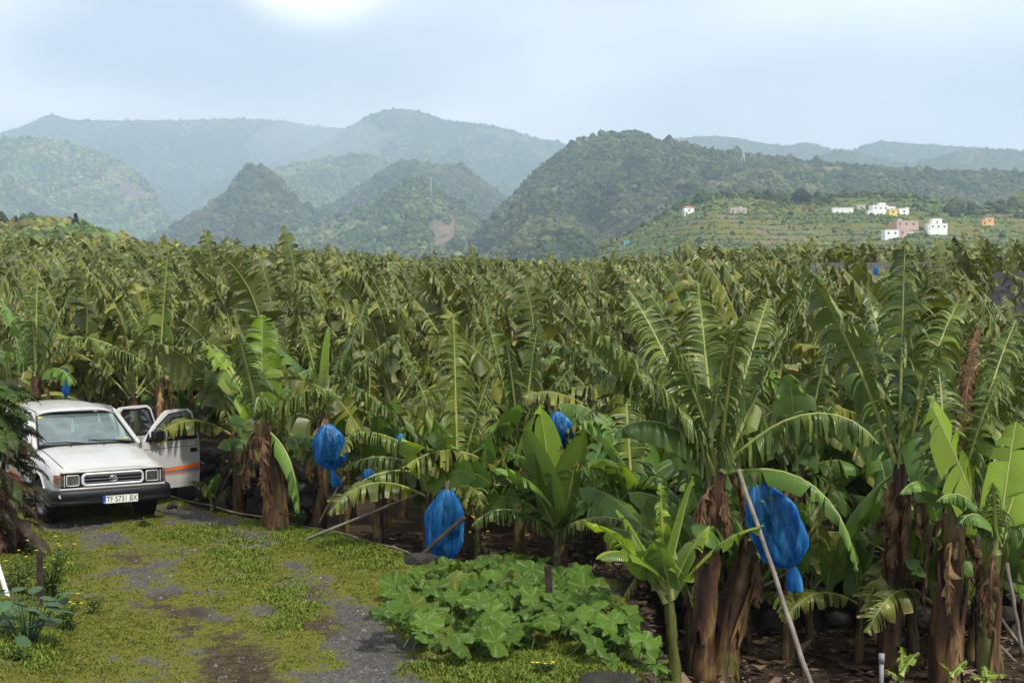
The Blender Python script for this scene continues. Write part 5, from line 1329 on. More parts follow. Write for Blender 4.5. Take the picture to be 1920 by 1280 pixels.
moss = 0.74 + 1.3 * (f_a - .5) + 1.2 * (f_b - .5) + 0.8 * (f_c - .5) - (.44 * rutL + .58 * rutR) * (.45 + 1.1 * f_a) + blobs([(480, 1080, 110, 50, .25), (620, 1010, 120, 45, .4), (960, 1255, 190, 45, .8), (60, 1230, 120, 90, .3), (700, 1080, 60, 30, .3), (200, 985, 110, 14, -.4), (760, 1250, 100, 30, -.35)])
soil = 0.15 + .45 * rutL + .15 * rutR + 1.3 * (fbm(Xr * .9, Yr * .8, 41, 4) - .5) + blobs([(180, 1180, 90, 80, .5), (570, 1200, 60, 50, .55), (420, 1260, 90, 40, .3), (300, 1000, 90, 20, .3)])
moss = np.clip(moss, 0, 1); soil = np.clip(soil, 0, 1)
Zr = 0.02 + 0.05 * (fbm(Xr * .7, Yr * .7, 51, 3) - .5) + 0.030 * (f_b - .5) + 0.022 * (f_c - .5) + 0.012 * moss - .035 * rutL - .04 * rutR
Zr = Zr - 0.10 * sstep(0.985, 1.0, tt)[None, :] 
Zr = Zr + 0.22 * sstep(150, -60, PXr) * sstep(1010, 1100, PYr)                # bank at the left
n = N('track_moss'); a_ = n.n('SeparateColor', {0: n.attr('mask').outputs['Color']}); tcn = n.n('TexCoord').outputs['Object']
fine = n.noise(38, 4, 0.65, tcn); fine2 = n.noise(120, 3, 0.6, tcn); mid = n.noise(9, 4, 0.6, tcn)
grav = n.ramp(n.n('TexVoronoi', {'Vector': tcn, 'Scale': 55.0}).outputs['Color'], [(0.1, (0.045, 0.043, 0.041)), (0.5, (0.098, 0.094, 0.090)), (0.9, (0.150, 0.142, 0.135))])
grav = n.mix(n.mr(fine2, 0.4, 0.65, 0, 0.6), grav, (0.06, 0.052, 0.045))
soilc = n.mix(n.mr(mid, 0.35, 0.65), (0.042, 0.030, 0.016), (0.080, 0.058, 0.028))
base = n.mix(n.mr(n.math('ADD', a_.outputs[1], n.math('MULTIPLY', n.math('SUBTRACT', mid, .5), .8)), 0.50, 0.85), grav, soilc)
mossc = n.ramp(fine, [(0.3, (0.060, 0.064, 0.011)), (0.5, (0.120, 0.124, 0.018)), (0.7, (0.190, 0.192, 0.024))])
mossc = n.mix(n.mr(mid, 0.5, 0.72, 0, .6), mossc, (0.10, 0.085, 0.022))
mk = n.math('ADD', a_.outputs[0], n.math('MULTIPLY', n.math('SUBTRACT', fine, .5), 1.0)); mk = n.math('ADD', mk, n.math('MULTIPLY', n.math('SUBTRACT', fine2, .5), .6))
c = n.mix(n.mr(mk, 0.26, 0.60), base, mossc)
n.bsdf(c, 0.95, 0.15, normal=n.bump(n.math('ADD', fine, n.math('MULTIPLY', fine2, .5)), 0.9, 0.03))
link('track', mesh_np('track', np.stack([Xr, Yr, Zr], -1).reshape(-1, 3), gridF(*Xr.shape), MAT['track_moss'], col={'mask': np.stack([moss, soil, 0 * moss], -1).reshape(-1, 3)}),
     kind='structure', label='mossy gravel track with worn wheel ruts', category='track')
_r = np.random.default_rng(91)
def on_track(i, j): return Xr[i, j], Yr[i, j], Zr[i, j]
# tufts and clover-like greens: small bent blades
def tufts(N_, wt, h0, h1, wid, nb, name, mat, spread=0.03, z=None, flat=0.6, **kw):
    p = wt.ravel() * (Yr.ravel() ** -0.3) * ((PXr > -40) & (PYr < 1330)).ravel(); p = p / p.sum()
    k = _r.choice(len(p), N_, p=p); X0 = Xr.ravel()[k] + _r.normal(0, .02, N_); Y0 = Yr.ravel()[k] + _r.normal(0, .02, N_); Z0 = Zr.ravel()[k]
    M_ = N_ * nb; X = np.repeat(X0, nb) + _r.normal(0, spread, M_); Y = np.repeat(Y0, nb) + _r.normal(0, spread, M_); Z = np.repeat(Z0, nb) - .004
    a = _r.random(M_) * 6.283; h = _r.uniform(h0, h1, M_) * np.repeat(_r.uniform(.6, 1.3, N_), nb); w = wid * _r.uniform(.6, 1.3, M_); ln = h * flat * _r.uniform(.3, 1.6, M_)
    dx, dy = np.cos(a), np.sin(a); sx, sy = -dy, dx
    b0 = np.stack([X - sx * w * .4, Y - sy * w * .4, Z], 1); b1 = np.stack([X + sx * w * .4, Y + sy * w * .4, Z], 1)
    m0 = np.stack([X - sx * w + dx * ln * .45, Y - sy * w + dy * ln * .45, Z + h * .62], 1); m1 = np.stack([X + sx * w + dx * ln * .45, Y + sy * w + dy * ln * .45, Z + h * .62], 1)
    t = np.stack([X + dx * ln, Y + dy * ln, Z + h], 1)
    V = np.stack([b0, b1, m1, m0, t], 1).reshape(-1, 3); o = np.arange(M_) * 5
    tone = np.repeat(np.repeat(_r.random(N_), nb) * .7 + _r.random(M_) * .3, 5)
    return link(name, mesh_np(name, V, [np.stack([o, o + 1, o + 2, o + 3], 1), np.stack([o + 3, o + 2, o + 4], 1)], mat, col={'tone': np.stack([tone] * 3, 1)}), kind='stuff', **kw)
def grassmat(name, a, b, c_):
    n = N(name); t = n.n('SeparateColor', {0: n.attr('tone').outputs['Color']}).outputs[0]
    c = n.ramp(t, [(0.05, a), (0.5, b), (0.95, c_)])
    p = n.bsdf(c, 0.6, 0.3, finish=False); tr = n.n('BsdfTranslucent', {'Color': c}).outputs[0]; n.surf(n.n('MixShader', {0: .3, 1: p, 2: tr}).outputs[0]); return n.m
M_GR1 = grassmat('low_greens', (0.055, 0.075, 0.012), (0.12, 0.15, 0.016), (0.20, 0.21, 0.030))
M_GR2 = grassmat('verge_greens', (0.060, 0.095, 0.012), (0.125, 0.175, 0.018), (0.20, 0.24, 0.03))
wm = np.clip(moss - 0.42, 0, 1) ** 1.3
tufts(26000, wm, .008, .026, .006, 5, 'moss_greens', M_GR1, spread=.022, flat=.9, label='tiny yellow-green moss plants and sprouts on the track', category='ground cover')
wv = np.clip(blobs([(620, 1000, 90, 25, 1), (700, 1040, 50, 35, .8), (560, 985, 60, 12, 1), (440, 1060, 60, 40, .5), (540, 1150, 50, 50, .5), (980, 1262, 170, 28, 1.3), (1080, 1275, 80, 22, 1), (90, 1110, 60, 60, .5), (40, 1240, 70, 50, .7), (400, 1000, 50, 20, .25), (540, 1130, 40, 30, .4), (330, 1010, 40, 12, .4)]) - .12, 0, 2) * np.clip(f_b * 2.4 - .75, 0, 1) * np.clip(f_c * 3 - 1, 0, 1)
tufts(9000, wv, .015, .048, .008, 6, 'verge_grass', M_GR2, spread=.045, flat=.9, label='brighter green weeds and grass along the track verges', category='grass')
# gravel
wg = np.clip(0.62 - moss, 0, 1) ** 1.2 * (1 - .6 * soil) + .01
p = (wg * ((PXr > -40) & (PYr < 1330))).ravel(); p /= p.sum(); NP_ = 9000; k = _r.choice(len(p), NP_, p=p)
C = np.stack([Xr.ravel()[k], Yr.ravel()[k], Zr.ravel()[k]], 1) + np.concatenate([_r.normal(0, .015, (NP_, 2)), np.zeros((NP_, 1))], 1)
oc = np.array([(1, 0, 0), (0, 1, 0), (-1, 0, 0), (0, -1, 0), (.3, .2, .7), (-.35, -.2, .65), (0, 0, -.5)], float)
of = np.array([(0, 1, 4), (1, 2, 5), (2, 3, 5), (3, 0, 4), (1, 5, 4), (3, 4, 5), (1, 0, 6), (2, 1, 6), (3, 2, 6), (0, 3, 6)])
sz = _r.lognormal(math.log(.0075), .55, NP_).clip(.004, .05); an = _r.random(NP_) * 6.28
jit = oc[None] * _r.uniform(.6, 1.4, (NP_, 7, 3)); rx = jit[..., 0] * np.cos(an)[:, None] - jit[..., 1] * np.sin(an)[:, None]; ry = jit[..., 0] * np.sin(an)[:, None] + jit[..., 1] * np.cos(an)[:, None]
V = np.stack([rx, ry, jit[..., 2]], -1) * sz[:, None, None] + C[:, None]
F = (of[None] + (np.arange(NP_) * 7)[:, None, None]).reshape(-1, 3)
n = N('gravel_stone'); t = n.n('SeparateColor', {0: n.attr('tone').outputs['Color']}).outputs[0]; n.bsdf(n.ramp(t, [(0, (0.045, 0.042, 0.042)), (.6, (0.085, 0.081, 0.078)), (1, (0.18, 0.172, 0.165))]), .9, .2)
link('gravel', mesh_np('gravel', V.reshape(-1, 3), F, MAT['gravel_stone'], smooth=False, col={'tone': np.repeat(_r.random(NP_) ** 1.3, 7)[:, None] * np.ones((1, 3))}), kind='stuff', label='loose grey gravel on the track', category='gravel')

# ---- leaf litter under the plants
NL = 9000
X = _r.uniform(-2.5, 8.5, NL * 3); Y = _r.uniform(11.8, 20.5, NL * 3)
ok = (X > redge(Y) + .1) & (np.abs(X) < .37 * Y + .6); X, Y = X[ok][:NL], Y[ok][:NL]; n_ = len(X)
Zl = G(X, Y) + .0 + _r.uniform(.0, .05, n_); a = _r.random(n_) * 6.28; l = _r.lognormal(math.log(.038), .55, n_); w = l * _r.uniform(.2, .5, n_); cu = l * _r.normal(0, .35, n_)
dx, dy = np.cos(a), np.sin(a)
V = np.stack([np.stack([X - dx * l - dy * w * s1 * .6, Y - dy * l + dx * w * s1 * .6, Zl + np.abs(cu)], 1) for s1 in (-1, 1)] + [np.stack([X - dy * w * s1, Y + dx * w * s1, Zl + cu * .3 * s1 + .01], 1) for s1 in (1, -1)] + [np.stack([X + dx * l, Y + dy * l, Zl + np.abs(cu) * .7], 1)], 1).reshape(-1, 3)
o = np.arange(n_) * 5
n = N('dry_litter'); t = n.n('SeparateColor', {0: n.attr('tone').outputs['Color']}).outputs[0]; n.bsdf(n.ramp(t, [(0, (0.022, 0.014, 0.010)), (.6, (0.075, 0.046, 0.028)), (1, (0.24, 0.17, 0.12))]), .85, .2)
link('leaf_litter', mesh_np('leaf_litter', V, [np.stack([o, o + 1, o + 2, o + 3], 1), np.stack([o + 3, o + 2, o + 4], 1)], MAT['dry_litter'], col={'tone': np.repeat(_r.random(n_), 5)[:, None] * np.ones((1, 3))}), kind='stuff', label='dry brown leaf litter under the banana plants', category='leaf litter')

# ---- stones
n = N('basalt'); tcn = n.n('NewGeometry').outputs['Position']; f1 = n.noise(3, 5, .65, tcn); f2 = n.noise(22, 4, .65, tcn)
c = n.ramp(f1, [(.3, (0.018, 0.017, 0.016)), (.55, (0.042, 0.039, 0.035)), (.75, (0.080, 0.074, 0.064))]); c = n.mix(n.mr(f2, .5, .7, 0, .5), c, (0.045, 0.052, 0.022))
n.bsdf(c, .92, .2, normal=n.bump(f2, .9, .05)); M_BAS = n.m
def stone_mesh(r, sx=1, sy=1, sz=1):
    bm = bmesh.new(); bmesh.ops.create_icosphere(bm, subdivisions=2, radius=1)
    P = np.array([v.co[:] for v in bm.verts]); q = P / np.maximum(np.abs(P).max(1)[:, None], 1e-6); P = P * .45 + q * .45 * .75
    for _ in range(5):
        d = r.normal(0, 1, 3); d /= np.linalg.norm(d); h = r.uniform(.5, .72); t = P @ d; P = P - np.where(t > h, t - h, 0)[:, None] * d
    P += r.normal(0, .02, P.shape); P *= np.array([sx, sy, sz])
    for v, p in zip(bm.verts, P): v.co = p
    me = bpy.data.meshes.new('stone'); bm.to_mesh(me); bm.free(); me.materials.append(M_BAS); return me
ST_M = [stone_mesh(_r) for _ in range(9)]
def stone_wall(label, pts, z0f, z1f, size, jitter=.05):
    w = empty('stone_wall', (pts[0][0], pts[0][1], z0f(0)), label=label, category='stone wall')
    P = [Vector((x, y, 0)) for x, y in pts]; Ls = [(P[i + 1] - P[i]).length for i in range(len(P) - 1)]; tot = sum(Ls)
    z = z0f(0); row = 0
    top = z1f(0)
    while z < top:
        h = size * _r.uniform(.6, .85); s = _r.random() * size * .5
        while s < tot:
            wd = size * _r.uniform(.75, 1.6); c_ = s + wd / 2; i = 0; q = c_
            while i < len(Ls) - 1 and q > Ls[i]: q -= Ls[i]; i += 1
            d = (P[i + 1] - P[i]).normalized(); p = P[i] + d * q
            o = link('stone', ST_M[_r.integers(9)], w, loc=(p.x - pts[0][0] + _r.normal(0, jitter * .3), p.y - pts[0][1] + _r.normal(0, jitter), z + h / 2 - z0f(0)), rot=(_r.normal(0, .12), _r.normal(0, .12), math.atan2(d.y, d.x) + (PI if _r.random() < .5 else 0)), sc=(wd * .62, size * .5, h * .66))
            s += wd * .93
        z += h * .92; row += 1
    return w
stone_wall('dark stone retaining wall behind the sunken plot', [(1.2, 17.0), (4.5, 17.15), (8.6, 17.45)], lambda s: -.80, lambda s: .0, .42)
stone_wall('rough dark stones of a low wall by the open car door', [(-6.3, 24.6), (-4.9, 23.4), (-3.7, 21.9), (-3.1, 21.2)], lambda s: -.22, lambda s: .5, .36, .08)
def boulder(label, px, py, s, sc=(1, 1, .7), mat=None):
    p = gnd(px, py, 0.05); return link('boulder', ST_M[_r.integers(9)], loc=(p.x, p.y, 0.03), rot=(.1, .1, _r.random() * 6), sc=tuple(s * q for q in sc), label=label, category='stone')
boulder('flat grey stone beside the pumpkin patch and stick', 782, 1050, .30, (1.3, .8, .5))
boulder('lichened rock at the bottom edge below the pumpkin leaves', 1140, 1276, .26, (1.3, .8, .5))
boulder('small dark stone beside the pickup front wheel', 323, 946, .11)
b = MB(); pts = [(float(redge(y)) + .10, y, g1(float(redge(y)) + .1, y) * .25 + .035 + .01 * math.sin(y * 5)) for y in np.linspace(17.15, 24.0, 34)]
b.tube(pts, .017, 6, flat=.8); b.build('edge_pipe', plain('pale_pipe', (0.17, 0.145, 0.115), .8, .2, var=.4, scale=5), None, smooth=True, label='thin pale pipe lying along the track edge before the bananas', category='pipe')
# ================================================================== POLES, BAGS
M_POLE = plain('weathered_pole', (0.17, 0.15, 0.125), .8, .25, var=.3, scale=7, bump=.4)
M_POLE2 = plain('dark_stick', (0.045, 0.030, 0.022), .85, .2, var=.4, scale=9, bump=.5)
M_IRON = plain('rusty_iron', (0.030, 0.019, 0.017), .75, .3, var=.4, scale=14, bump=.3)
M_HOSE = plain('black_hose', (0.014, 0.014, 0.014), .6, .3)
def pole(label, a, Ya, b_, Yb, r0, r1=None, mat=None, name='support_pole', cat='pole', sag=0.0):
    A, B_ = at(*a, Ya), at(*b_, Yb); m = MB(); k = 9; r1 = r1 or r0
    j = [Vector((_r.normal(0, .004), 0, _r.normal(0, .004))) for _ in range(k)]
    m.tube([A.lerp(B_, i / (k - 1)) + j[i] + Vector((0, 0, -sag * math.sin(PI * i / (k - 1)))) for i in range(k)], [r0 + (r1 - r0) * i / (k - 1) for i in range(k)], 8)
    return m.build(name, mat or M_POLE, None, smooth=True, label=label, category=cat)
pole('long grey pole propping the tall plant in front of the big blue bag', (1385, 880), D - .55, (1524, 1292), D - 1.7, .021, .026)
pole('grey pole leaning from the track edge up into the bananas', (824, 908), 18.4, (556, 1019), 18.62, .018)
pole('thin short prop behind the long leaning pole', (646, 893), 19.6, (594, 988), 19.9, .02)
pole('dark brown stick leaning against the low blue bag', (872, 968), 17.15, (764, 1062), 16.95, .028, .022, M_POLE2, 'stick', 'stick')
pole('diagonal grey prop crossing behind the scaly trunk', (1722, 955), D + .9, (1925, 1224), D + .5, .02)
pole('lower diagonal grey prop running to the right edge', (1718, 1048), D + 1.2, (1925, 1262), D + .8, .02)
pole('upright dark iron stake between the right-hand stems', (1832, 1005), D + .4, (1832, 1285), D + .4, .022, None, M_IRON)
pole('slanting grey stake at the right edge by the last stem', (1888, 1055), D - .3, (1918, 1230), D - .3, .022)
pole('thin stick standing by the stones near the car door', (434, 880), 21.6, (398, 958), 21.5, .016, None, M_POLE2, 'stick', 'stick')
pole('black irrigation hose sagging between the stems', (1345, 1122), D + .1, (1482, 1070), D + .3, .018, None, M_HOSE, 'irrigation_hose', 'hose', .06)
pole('dark horizontal branch under the slim plant at the right edge', (1795, 1032), D + .3, (1930, 1010), D + .3, .025, None, M_POLE2, 'branch', 'branch')

def post(label, px, py0, py1, w, lean=0.0):
    p = gnd(px, py1, .02); t = at(px, py0, p.y); m = MB(); h = t.z - p.z + .06
    prof = [(-w / 2, -w / 2), (w / 2, -w / 2), (w / 2, -w / 2 + .012), (-w / 2 + .012, -w / 2 + .012), (-w / 2 + .012, w / 2), (-w / 2, w / 2)]
    m.prism(prof, h, Matrix.Translation((p.x, p.y, p.z - .08)) @ Matrix.Rotation(lean, 4, 'Y')); return m.build('iron_post', M_IRON, None, label=label, category='post')
post('rusty dark iron post among the weeds at left', 77, 1029, 1148, .062)
post('rusty dark iron post standing in the pumpkin leaves', 1034, 1056, 1168, .068, -.06)
b = MB(); A, B_ = at(-12, 1035, 14.4), at(22, 1142, 14.2); b.tube([A, A.lerp(B_, .5), B_, B_ + (B_ - A) * .12], .024, 10); b.build('white_pipe', plain('white_pvc', (.62, .63, .62), .5, .35, var=.15, scale=8), None, smooth=True, label='white plastic pipe slanting into the weeds at the left edge', category='pipe')
b = MB(); A = at(1653, 1242, 13.6); b.tube([A + Vector((0, 0, -.5)), A + Vector((0, 0, .05))], .022, 8); b.tube([A + Vector((0, 0, .0)), A + Vector((0, 0, .09))], .03, 8); b.build('grey_riser', plain('grey_pvc', (.22, .23, .24), .5, .3), None, smooth=True, label='short grey pipe riser among the stems at the bottom edge', category='pipe')

# bags
n = N('blue_film'); f = n.noise(9, 4, .6, None, (1, 1, .14)); f2 = n.noise(38, 3, .6, None, (1, 1, .12))
col = n.ramp(f, [(.3, (0.008, 0.10, 0.34)), (.55, (0.03, 0.24, 0.60)), (.75, (0.16, 0.50, 0.82))])  # pale blue highlight streaks painted into the film colour
p = n.bsdf(col, n.mr(f2, .3, .7, .14, .34), .6, normal=n.bump(n.math('ADD', n.noise(12, 4, .6, None, (1, 1, .22)), n.math('MULTIPLY', f2, .3)), .55, .05), finish=False)
tl = n.n('BsdfTranslucent', {'Color': n.mix(1.0, col, (1.3, 1.5, 1.4), 'MULTIPLY')}).outputs[0]; tr = n.n('BsdfTransparent', {'Color': (0.10, 0.42, 0.80, 1)}).outputs[0]
s1 = n.n('MixShader', {0: .35, 1: p, 2: tl}).outputs[0]; fc = n.n('LayerWeight', {'Blend': .45}).outputs['Facing']; n.surf(n.n('MixShader', {0: n.math('MULTIPLY', n.mr(f, .3, .7, .95, .45), n.mr(fc, .0, .9, .86, .12)), 1: s1, 2: tr}).outputs[0]); M_BAG = n.m
M_BUNCH = plain('green_bananas', (0.065, 0.12, 0.03), .5, .35, var=.3, scale=9)
M_STALK = plain('bunch_stalk', (0.06, 0.055, 0.03), .7, .3)
def finger(b, p, d, up, l, r_): 
    p = Vector(p); d = Vector(d).normalized(); up = Vector(up); b.tube([p, p + d * l * .4 + up * l * .05, p + d * l * .75 + up * l * .22, p + d * l * .92 + up * l * .40], [r_ * .55, r_, r_ * .95, r_ * .4], 5)
def bag(label, top, bot, Y, wid, seed=1, tail=None, open_top=True, bunch=True, squash=.8, dY=0.0):
    r = np.random.default_rng(seed); A, B_ = at(*top, Y), at(*bot, Y + dY); ax = (B_ - A); Ln = ax.length; ax.normalize()
    t = empty('bagged_banana_bunch', A, label=label, category='banana bag')
    e1 = ax.cross(Vector((0, 1, 0))).normalized(); e2 = ax.cross(e1).normalized()
    R = wid / 2 / (FPX / Y)
    nz, na = 30, 84; V = []; folds = [(r.integers(3, 14), r.random() * 6.28, r.uniform(.2, 1)) for _ in range(7)]
    for i in range(nz):
        q = i / (nz - 1)
        prof = (0.30 + 0.70 * math.sin(min(1, q / .42) * PI / 2)) * (1 - max(0, (q - .72) / .28) ** 2.2 * .80)
        g = 1.0 * (math.exp(-q * 5) * 1.4 + math.exp(-(1 - q) * 7) * 1.4) + .62
        for k in range(na):
            a = 2 * PI * k / na
            f = sum(am * math.sin(nn * a + ph + q * nn * .35) for nn, ph, am in folds) / 3.0
            f2 = (fbm(np.array([math.cos(a) * 3.2 + 5 + seed]), np.array([math.sin(a) * 3.2 + q * 1.3]), 60 + seed, 3)[0] - .5)
            rr = R * prof * (1 + .085 * g * f + .34 * f2 + .20 * (fbm(np.array([math.cos(a) * 7 + q * 3 + seed]), np.array([math.sin(a) * 7 + q * 8]), 80 + seed, 3)[0] - .5) + .022 * math.sin(23 * a + 3 * math.sin(q * 4 + a)) + .015 * math.sin(37 * a + 5 * q))
            V.append(ax * (q * Ln + .03 * f * g * R) + e1 * rr * math.cos(a) + e2 * rr * math.sin(a) * squash)
    F = [(i * na + k, i * na + (k + 1) % na, (i + 1) * na + (k + 1) % na, (i + 1) * na + k) for i in range(nz - 1) for k in range(na)]
    b = MB(); b.add(V, F); b.build('plastic_bag', M_BAG, t, smooth=True)
    if tail:
        T = at(*tail, Y + dY) - A; m0 = ax * Ln; V = []; na2 = 18
        for i in range(8):
            q = i / 7; c_ = m0.lerp(T, q); rr = R * (.10 + .20 * math.sin(min(1, q * 1.3) * PI / 2))
            for k in range(na2):
                a = 2 * PI * k / na2; V.append(c_ + Vector((1, 0, 0)) * rr * math.cos(a) * (1 + .2 * math.sin(5 * a)) + Vector((0, 1, 0)) * rr * math.sin(a) * .6)
        b = MB(); b.add(V, [(i * na2 + k, i * na2 + (k + 1) % na2, (i + 1) * na2 + (k + 1) % na2, (i + 1) * na2 + k) for i in range(7) for k in range(na2)]); b.build('bag_tail', M_BAG, t, smooth=True)
    if bunch:
        b = MB(); b.tube([ax * -Ln * .12, ax * Ln * .5, ax * Ln * .95], [R * .13, R * .12, R * .06], 7); b.build('stalk', M_STALK, t, smooth=True)
        for h in range(6):
            b = MB(); q = .24 + h * .11; Rb = R * (.86 - .07 * h) * .66
            for k in range(11):
                a = 2 * PI * k / 11 + h * .5; d = e1 * math.cos(a) + e2 * math.sin(a) * squash; finger(b, ax * Ln * q + d * Rb * .25, d - ax * .15, -ax, Rb * .75, R * .115)
            b.build('banana_hand', M_BUNCH, t, smooth=True)
    return t
bag('largest bright blue plastic bag, hanging behind the long grey pole', (1418, 908), (1487, 1060), D - .25, 96, 1, (1492, 1108), squash=.55)
bag('blue plastic bag hanging in the shade right of the orange-brown stem', (613, 796), (622, 880), 19.2, 56, 2, (632, 912))
bag('tall dark blue bag reaching the ground behind the stick', (838, 918), (832, 1052), 17.35, 66, 3, squash=.7)
bag('small blue bag peeping out behind the bright low leaves', (1042, 772), (1062, 860), 18.9, 46, 4)
bag('blue bag half hidden left of the orange-brown stem', (448, 812), (452, 905), 23.2, 30, 5, (456, 930))
bag('small blue bag far back beside the block wall', (1643, 498), (1643, 516), 58, 8, 6, bunch=False)
bag('blue bag scrap hanging among shaded stems behind the leaning pole', (690, 872), (690, 920), 20.6, 20, 7, bunch=False)
bag('narrow blue bag deep in the leaves above the pickup', (122, 690), (124, 745), 25.6, 14, 8, bunch=False)
bag('blue bag barely showing between leaves near the long slanting leaf', (752, 812), (748, 850), 20.2, 20, 9, bunch=False)

# ================================================================== PUMPKIN PATCH
def pkmat(name, a, b_):
    n = N(name); at_ = n.n('SeparateColor', {0: n.attr('lf').outputs['Color']}); t, an = at_.outputs[0], at_.outputs[1]
    c = n.mix(n.mr(n.noise(9, 4, .6), .3, .7), a, b_); c = n.mix(n.mr(n.rand(), 0, 1, 0, .85, 'LINEAR'), c, [x * .55 for x in a]); c = n.mix(n.mr(n.rand(), .86, 1, 0, .7), c, (0.17, 0.20, 0.03))
    v = n.mr(at_.outputs[2], .74, .98); c = n.mix(n.math('MULTIPLY', v, .8), c, (0.19, 0.26, 0.10))
    p = n.bsdf(c, n.mr(n.noise(30, 3), .3, .7, .50, .70), .25, normal=n.bump(n.math('ADD', n.noise(26, 4), at_.outputs[2]), .9, .02), finish=False)
    tr = n.n('BsdfTranslucent', {'Color': n.mix(1.0, c, (1.5, 1.5, .5), 'MULTIPLY')}).outputs[0]; n.surf(n.n('MixShader', {0: .22, 1: p, 2: tr}).outputs[0]); return n.m
M_PK = pkmat('pumpkin_leaf', (0.066, 0.160, 0.014), (0.155, 0.260, 0.036)); M_PKY = plain('pumpkin_leaf_yellow', (0.62, 0.30, 0.015), .6, .3, var=.35, scale=18); M_PKS = plain('pumpkin_stem', (0.10, 0.16, 0.05), .7, .3)
def pk_leaf(r, petl=.28):
    na, nr = 55, 6; V = [(0, 0, 0)]; C = [(0, 0, 1, 1)]
    lob = r.normal(0, .05, 5); wv = [(r.integers(3, 9), r.random() * 6.28, r.uniform(.3, 1)) for _ in range(4)]
    cup = r.uniform(-.25, .28)
    for j in range(1, nr + 1):
        q = j / nr
        for k in range(na):
            a = -PI + 2 * PI * k / na + PI / na
            m = (a + PI) / (2 * PI) * 5; lo = abs(m - math.floor(m) - .5) * 2           # 1 at notch between lobes
            edge = 1 - .12 * lo ** 2 + lob[int(m) % 5] - .50 * math.exp(-((abs(a) - PI) / .30) ** 2) + .035 * math.sin(a * 19)
            rr = q * edge
            z = cup * q * q + .16 * q * q * sum(am * math.sin(n_ * a + ph) for n_, ph, am in wv) / 1.6 + .20 * (1 - lo) ** 2 * q * (1 - .5 * q) * -1 + .035 * math.sin(a * 23 + q * 9) * q
            V.append((rr * math.cos(a), rr * math.sin(a), z)); C.append((q, .5, 1 - lo, 1))
    F3 = [(0, 1 + k, 1 + (k + 1) % na) for k in range(na)]
    F4 = [(1 + (j - 1) * na + k, 1 + j * na + k, 1 + j * na + (k + 1) % na, 1 + (j - 1) * na + (k + 1) % na) for j in range(1, nr) for k in range(na)]
    F4 = [f for f in F4]
    nv = len(V); pts = [(0, 0, 0), (-.12, .02, -.25), (-.22, .05, -.8), (-.25, .04, -1.7)]
    for i, p in enumerate(pts):
        for k in range(4):
            a = k * PI / 2; V.append((p[0] + .035 * math.cos(a), p[1] + .035 * math.sin(a), p[2])); C.append((0, 0, 0, 1))
    Fp = [(nv + i * 4 + k, nv + i * 4 + (k + 1) % 4, nv + (i + 1) * 4 + (k + 1) % 4, nv + (i + 1) * 4 + k) for i in range(3) for k in range(4)]
    return mesh_np('leaf', V, [np.array(F3), np.array(F4 + Fp)], (M_PK, M_PKS), [0] * (len(F3) + len(F4)) + [1] * len(Fp), True, {'lf': np.array(C)})
PKL = [pk_leaf(_r) for _ in range(14)]
vine = empty('pumpkin_vine', (0.0, 14.5, 0.0), label='sprawling pumpkin plant with broad lobed leaves beside the track', category='pumpkin plant')
cnt = 0; placed = []
outline = [(715, 1150), (735, 1095), (790, 1062), (880, 1050), (990, 1045), (1075, 1060), (1120, 1090), (1165, 1140), (1215, 1200), (1262, 1262), (1255, 1300), (1190, 1282), (1120, 1225), (1020, 1195), (950, 1205), (850, 1218), (780, 1200)]
def inside(x, y, poly):
    c_ = False; j = len(poly) - 1
    for i in range(len(poly)):
        if ((poly[i][1] > y) != (poly[j][1] > y)) and x < (poly[j][0] - poly[i][0]) * (y - poly[i][1]) / (poly[j][1] - poly[i][1] + 1e-9) + poly[i][0]: c_ = not c_
        j = i
    return c_
tries = 0
while cnt < 288 and tries < 30000:
    tries += 1
    px, py = _r.uniform(700, 1270), _r.uniform(1040, 1300)
    if not inside(px, py, outline): continue
    zt = .27 * min(1, (py - 1040) / 30) * (1 - .75 * max(0, (py - 1150) / 90)) if py < 1225 else .06
    zt = max(.05, zt) + _r.uniform(-.10, .10)
    if px > 1150 and py > 1200: zt = .02 - .45 * (px - 1150) / 110 * (py - 1200) / 80 + .05 + _r.uniform(-.05, .05)
    p = gnd(px, py, zt)
    if any((p - q).length < .105 for q in placed[-400:]): continue
    if abs(px - 1034) < 26 and 1165 < py < 1215: continue
    s = _r.uniform(.075, .17)
    placed.append(p)
    tilt = Vector((_r.normal(0, .45), _r.normal(-.35, .42), 1)).normalized(); q = tilt.to_track_quat('Z', 'Y').to_euler()
    o = link('leaf', PKL[_r.integers(14)], vine, loc=p - vine.location, sc=(s, s, s)); qq = tilt.to_track_quat('Z', 'Y') @ Matrix.Rotation(_r.random() * 6.28, 4, 'Z').to_quaternion(); o.rotation_euler = qq.to_euler(); cnt += 1
print('PUMPKIN LEAVES', cnt)
g_ = leaf = PKL[3].copy(); g_.materials.clear(); g_.materials.append(M_PKY); g_.materials.append(M_PKS)
p = gnd(930, 1192, .07); o = link('leaf', g_, vine, loc=p - vine.location, sc=(.13, .13, .13), rot=(1.05, .1, .3), label='withered orange-yellow leaf')
for k in range(9):           # trailing runners
    x0, y0 = _r.uniform(760, 1120), _r.uniform(1180, 1215); a = gnd(x0, y0, .05) - vine.location; b = MB(); pts = [a]
    for i in range(6): pts.append(pts[-1] + Vector((_r.uniform(-.09, .09), _r.uniform(-.13, -.02), _r.uniform(-.02, .02))))
    pts = [Vector((q.x, q.y, max(.035, q.z))) for q in pts]; b.tube(pts, .006, 5); b.build('runner', M_PKS, vine, smooth=True)

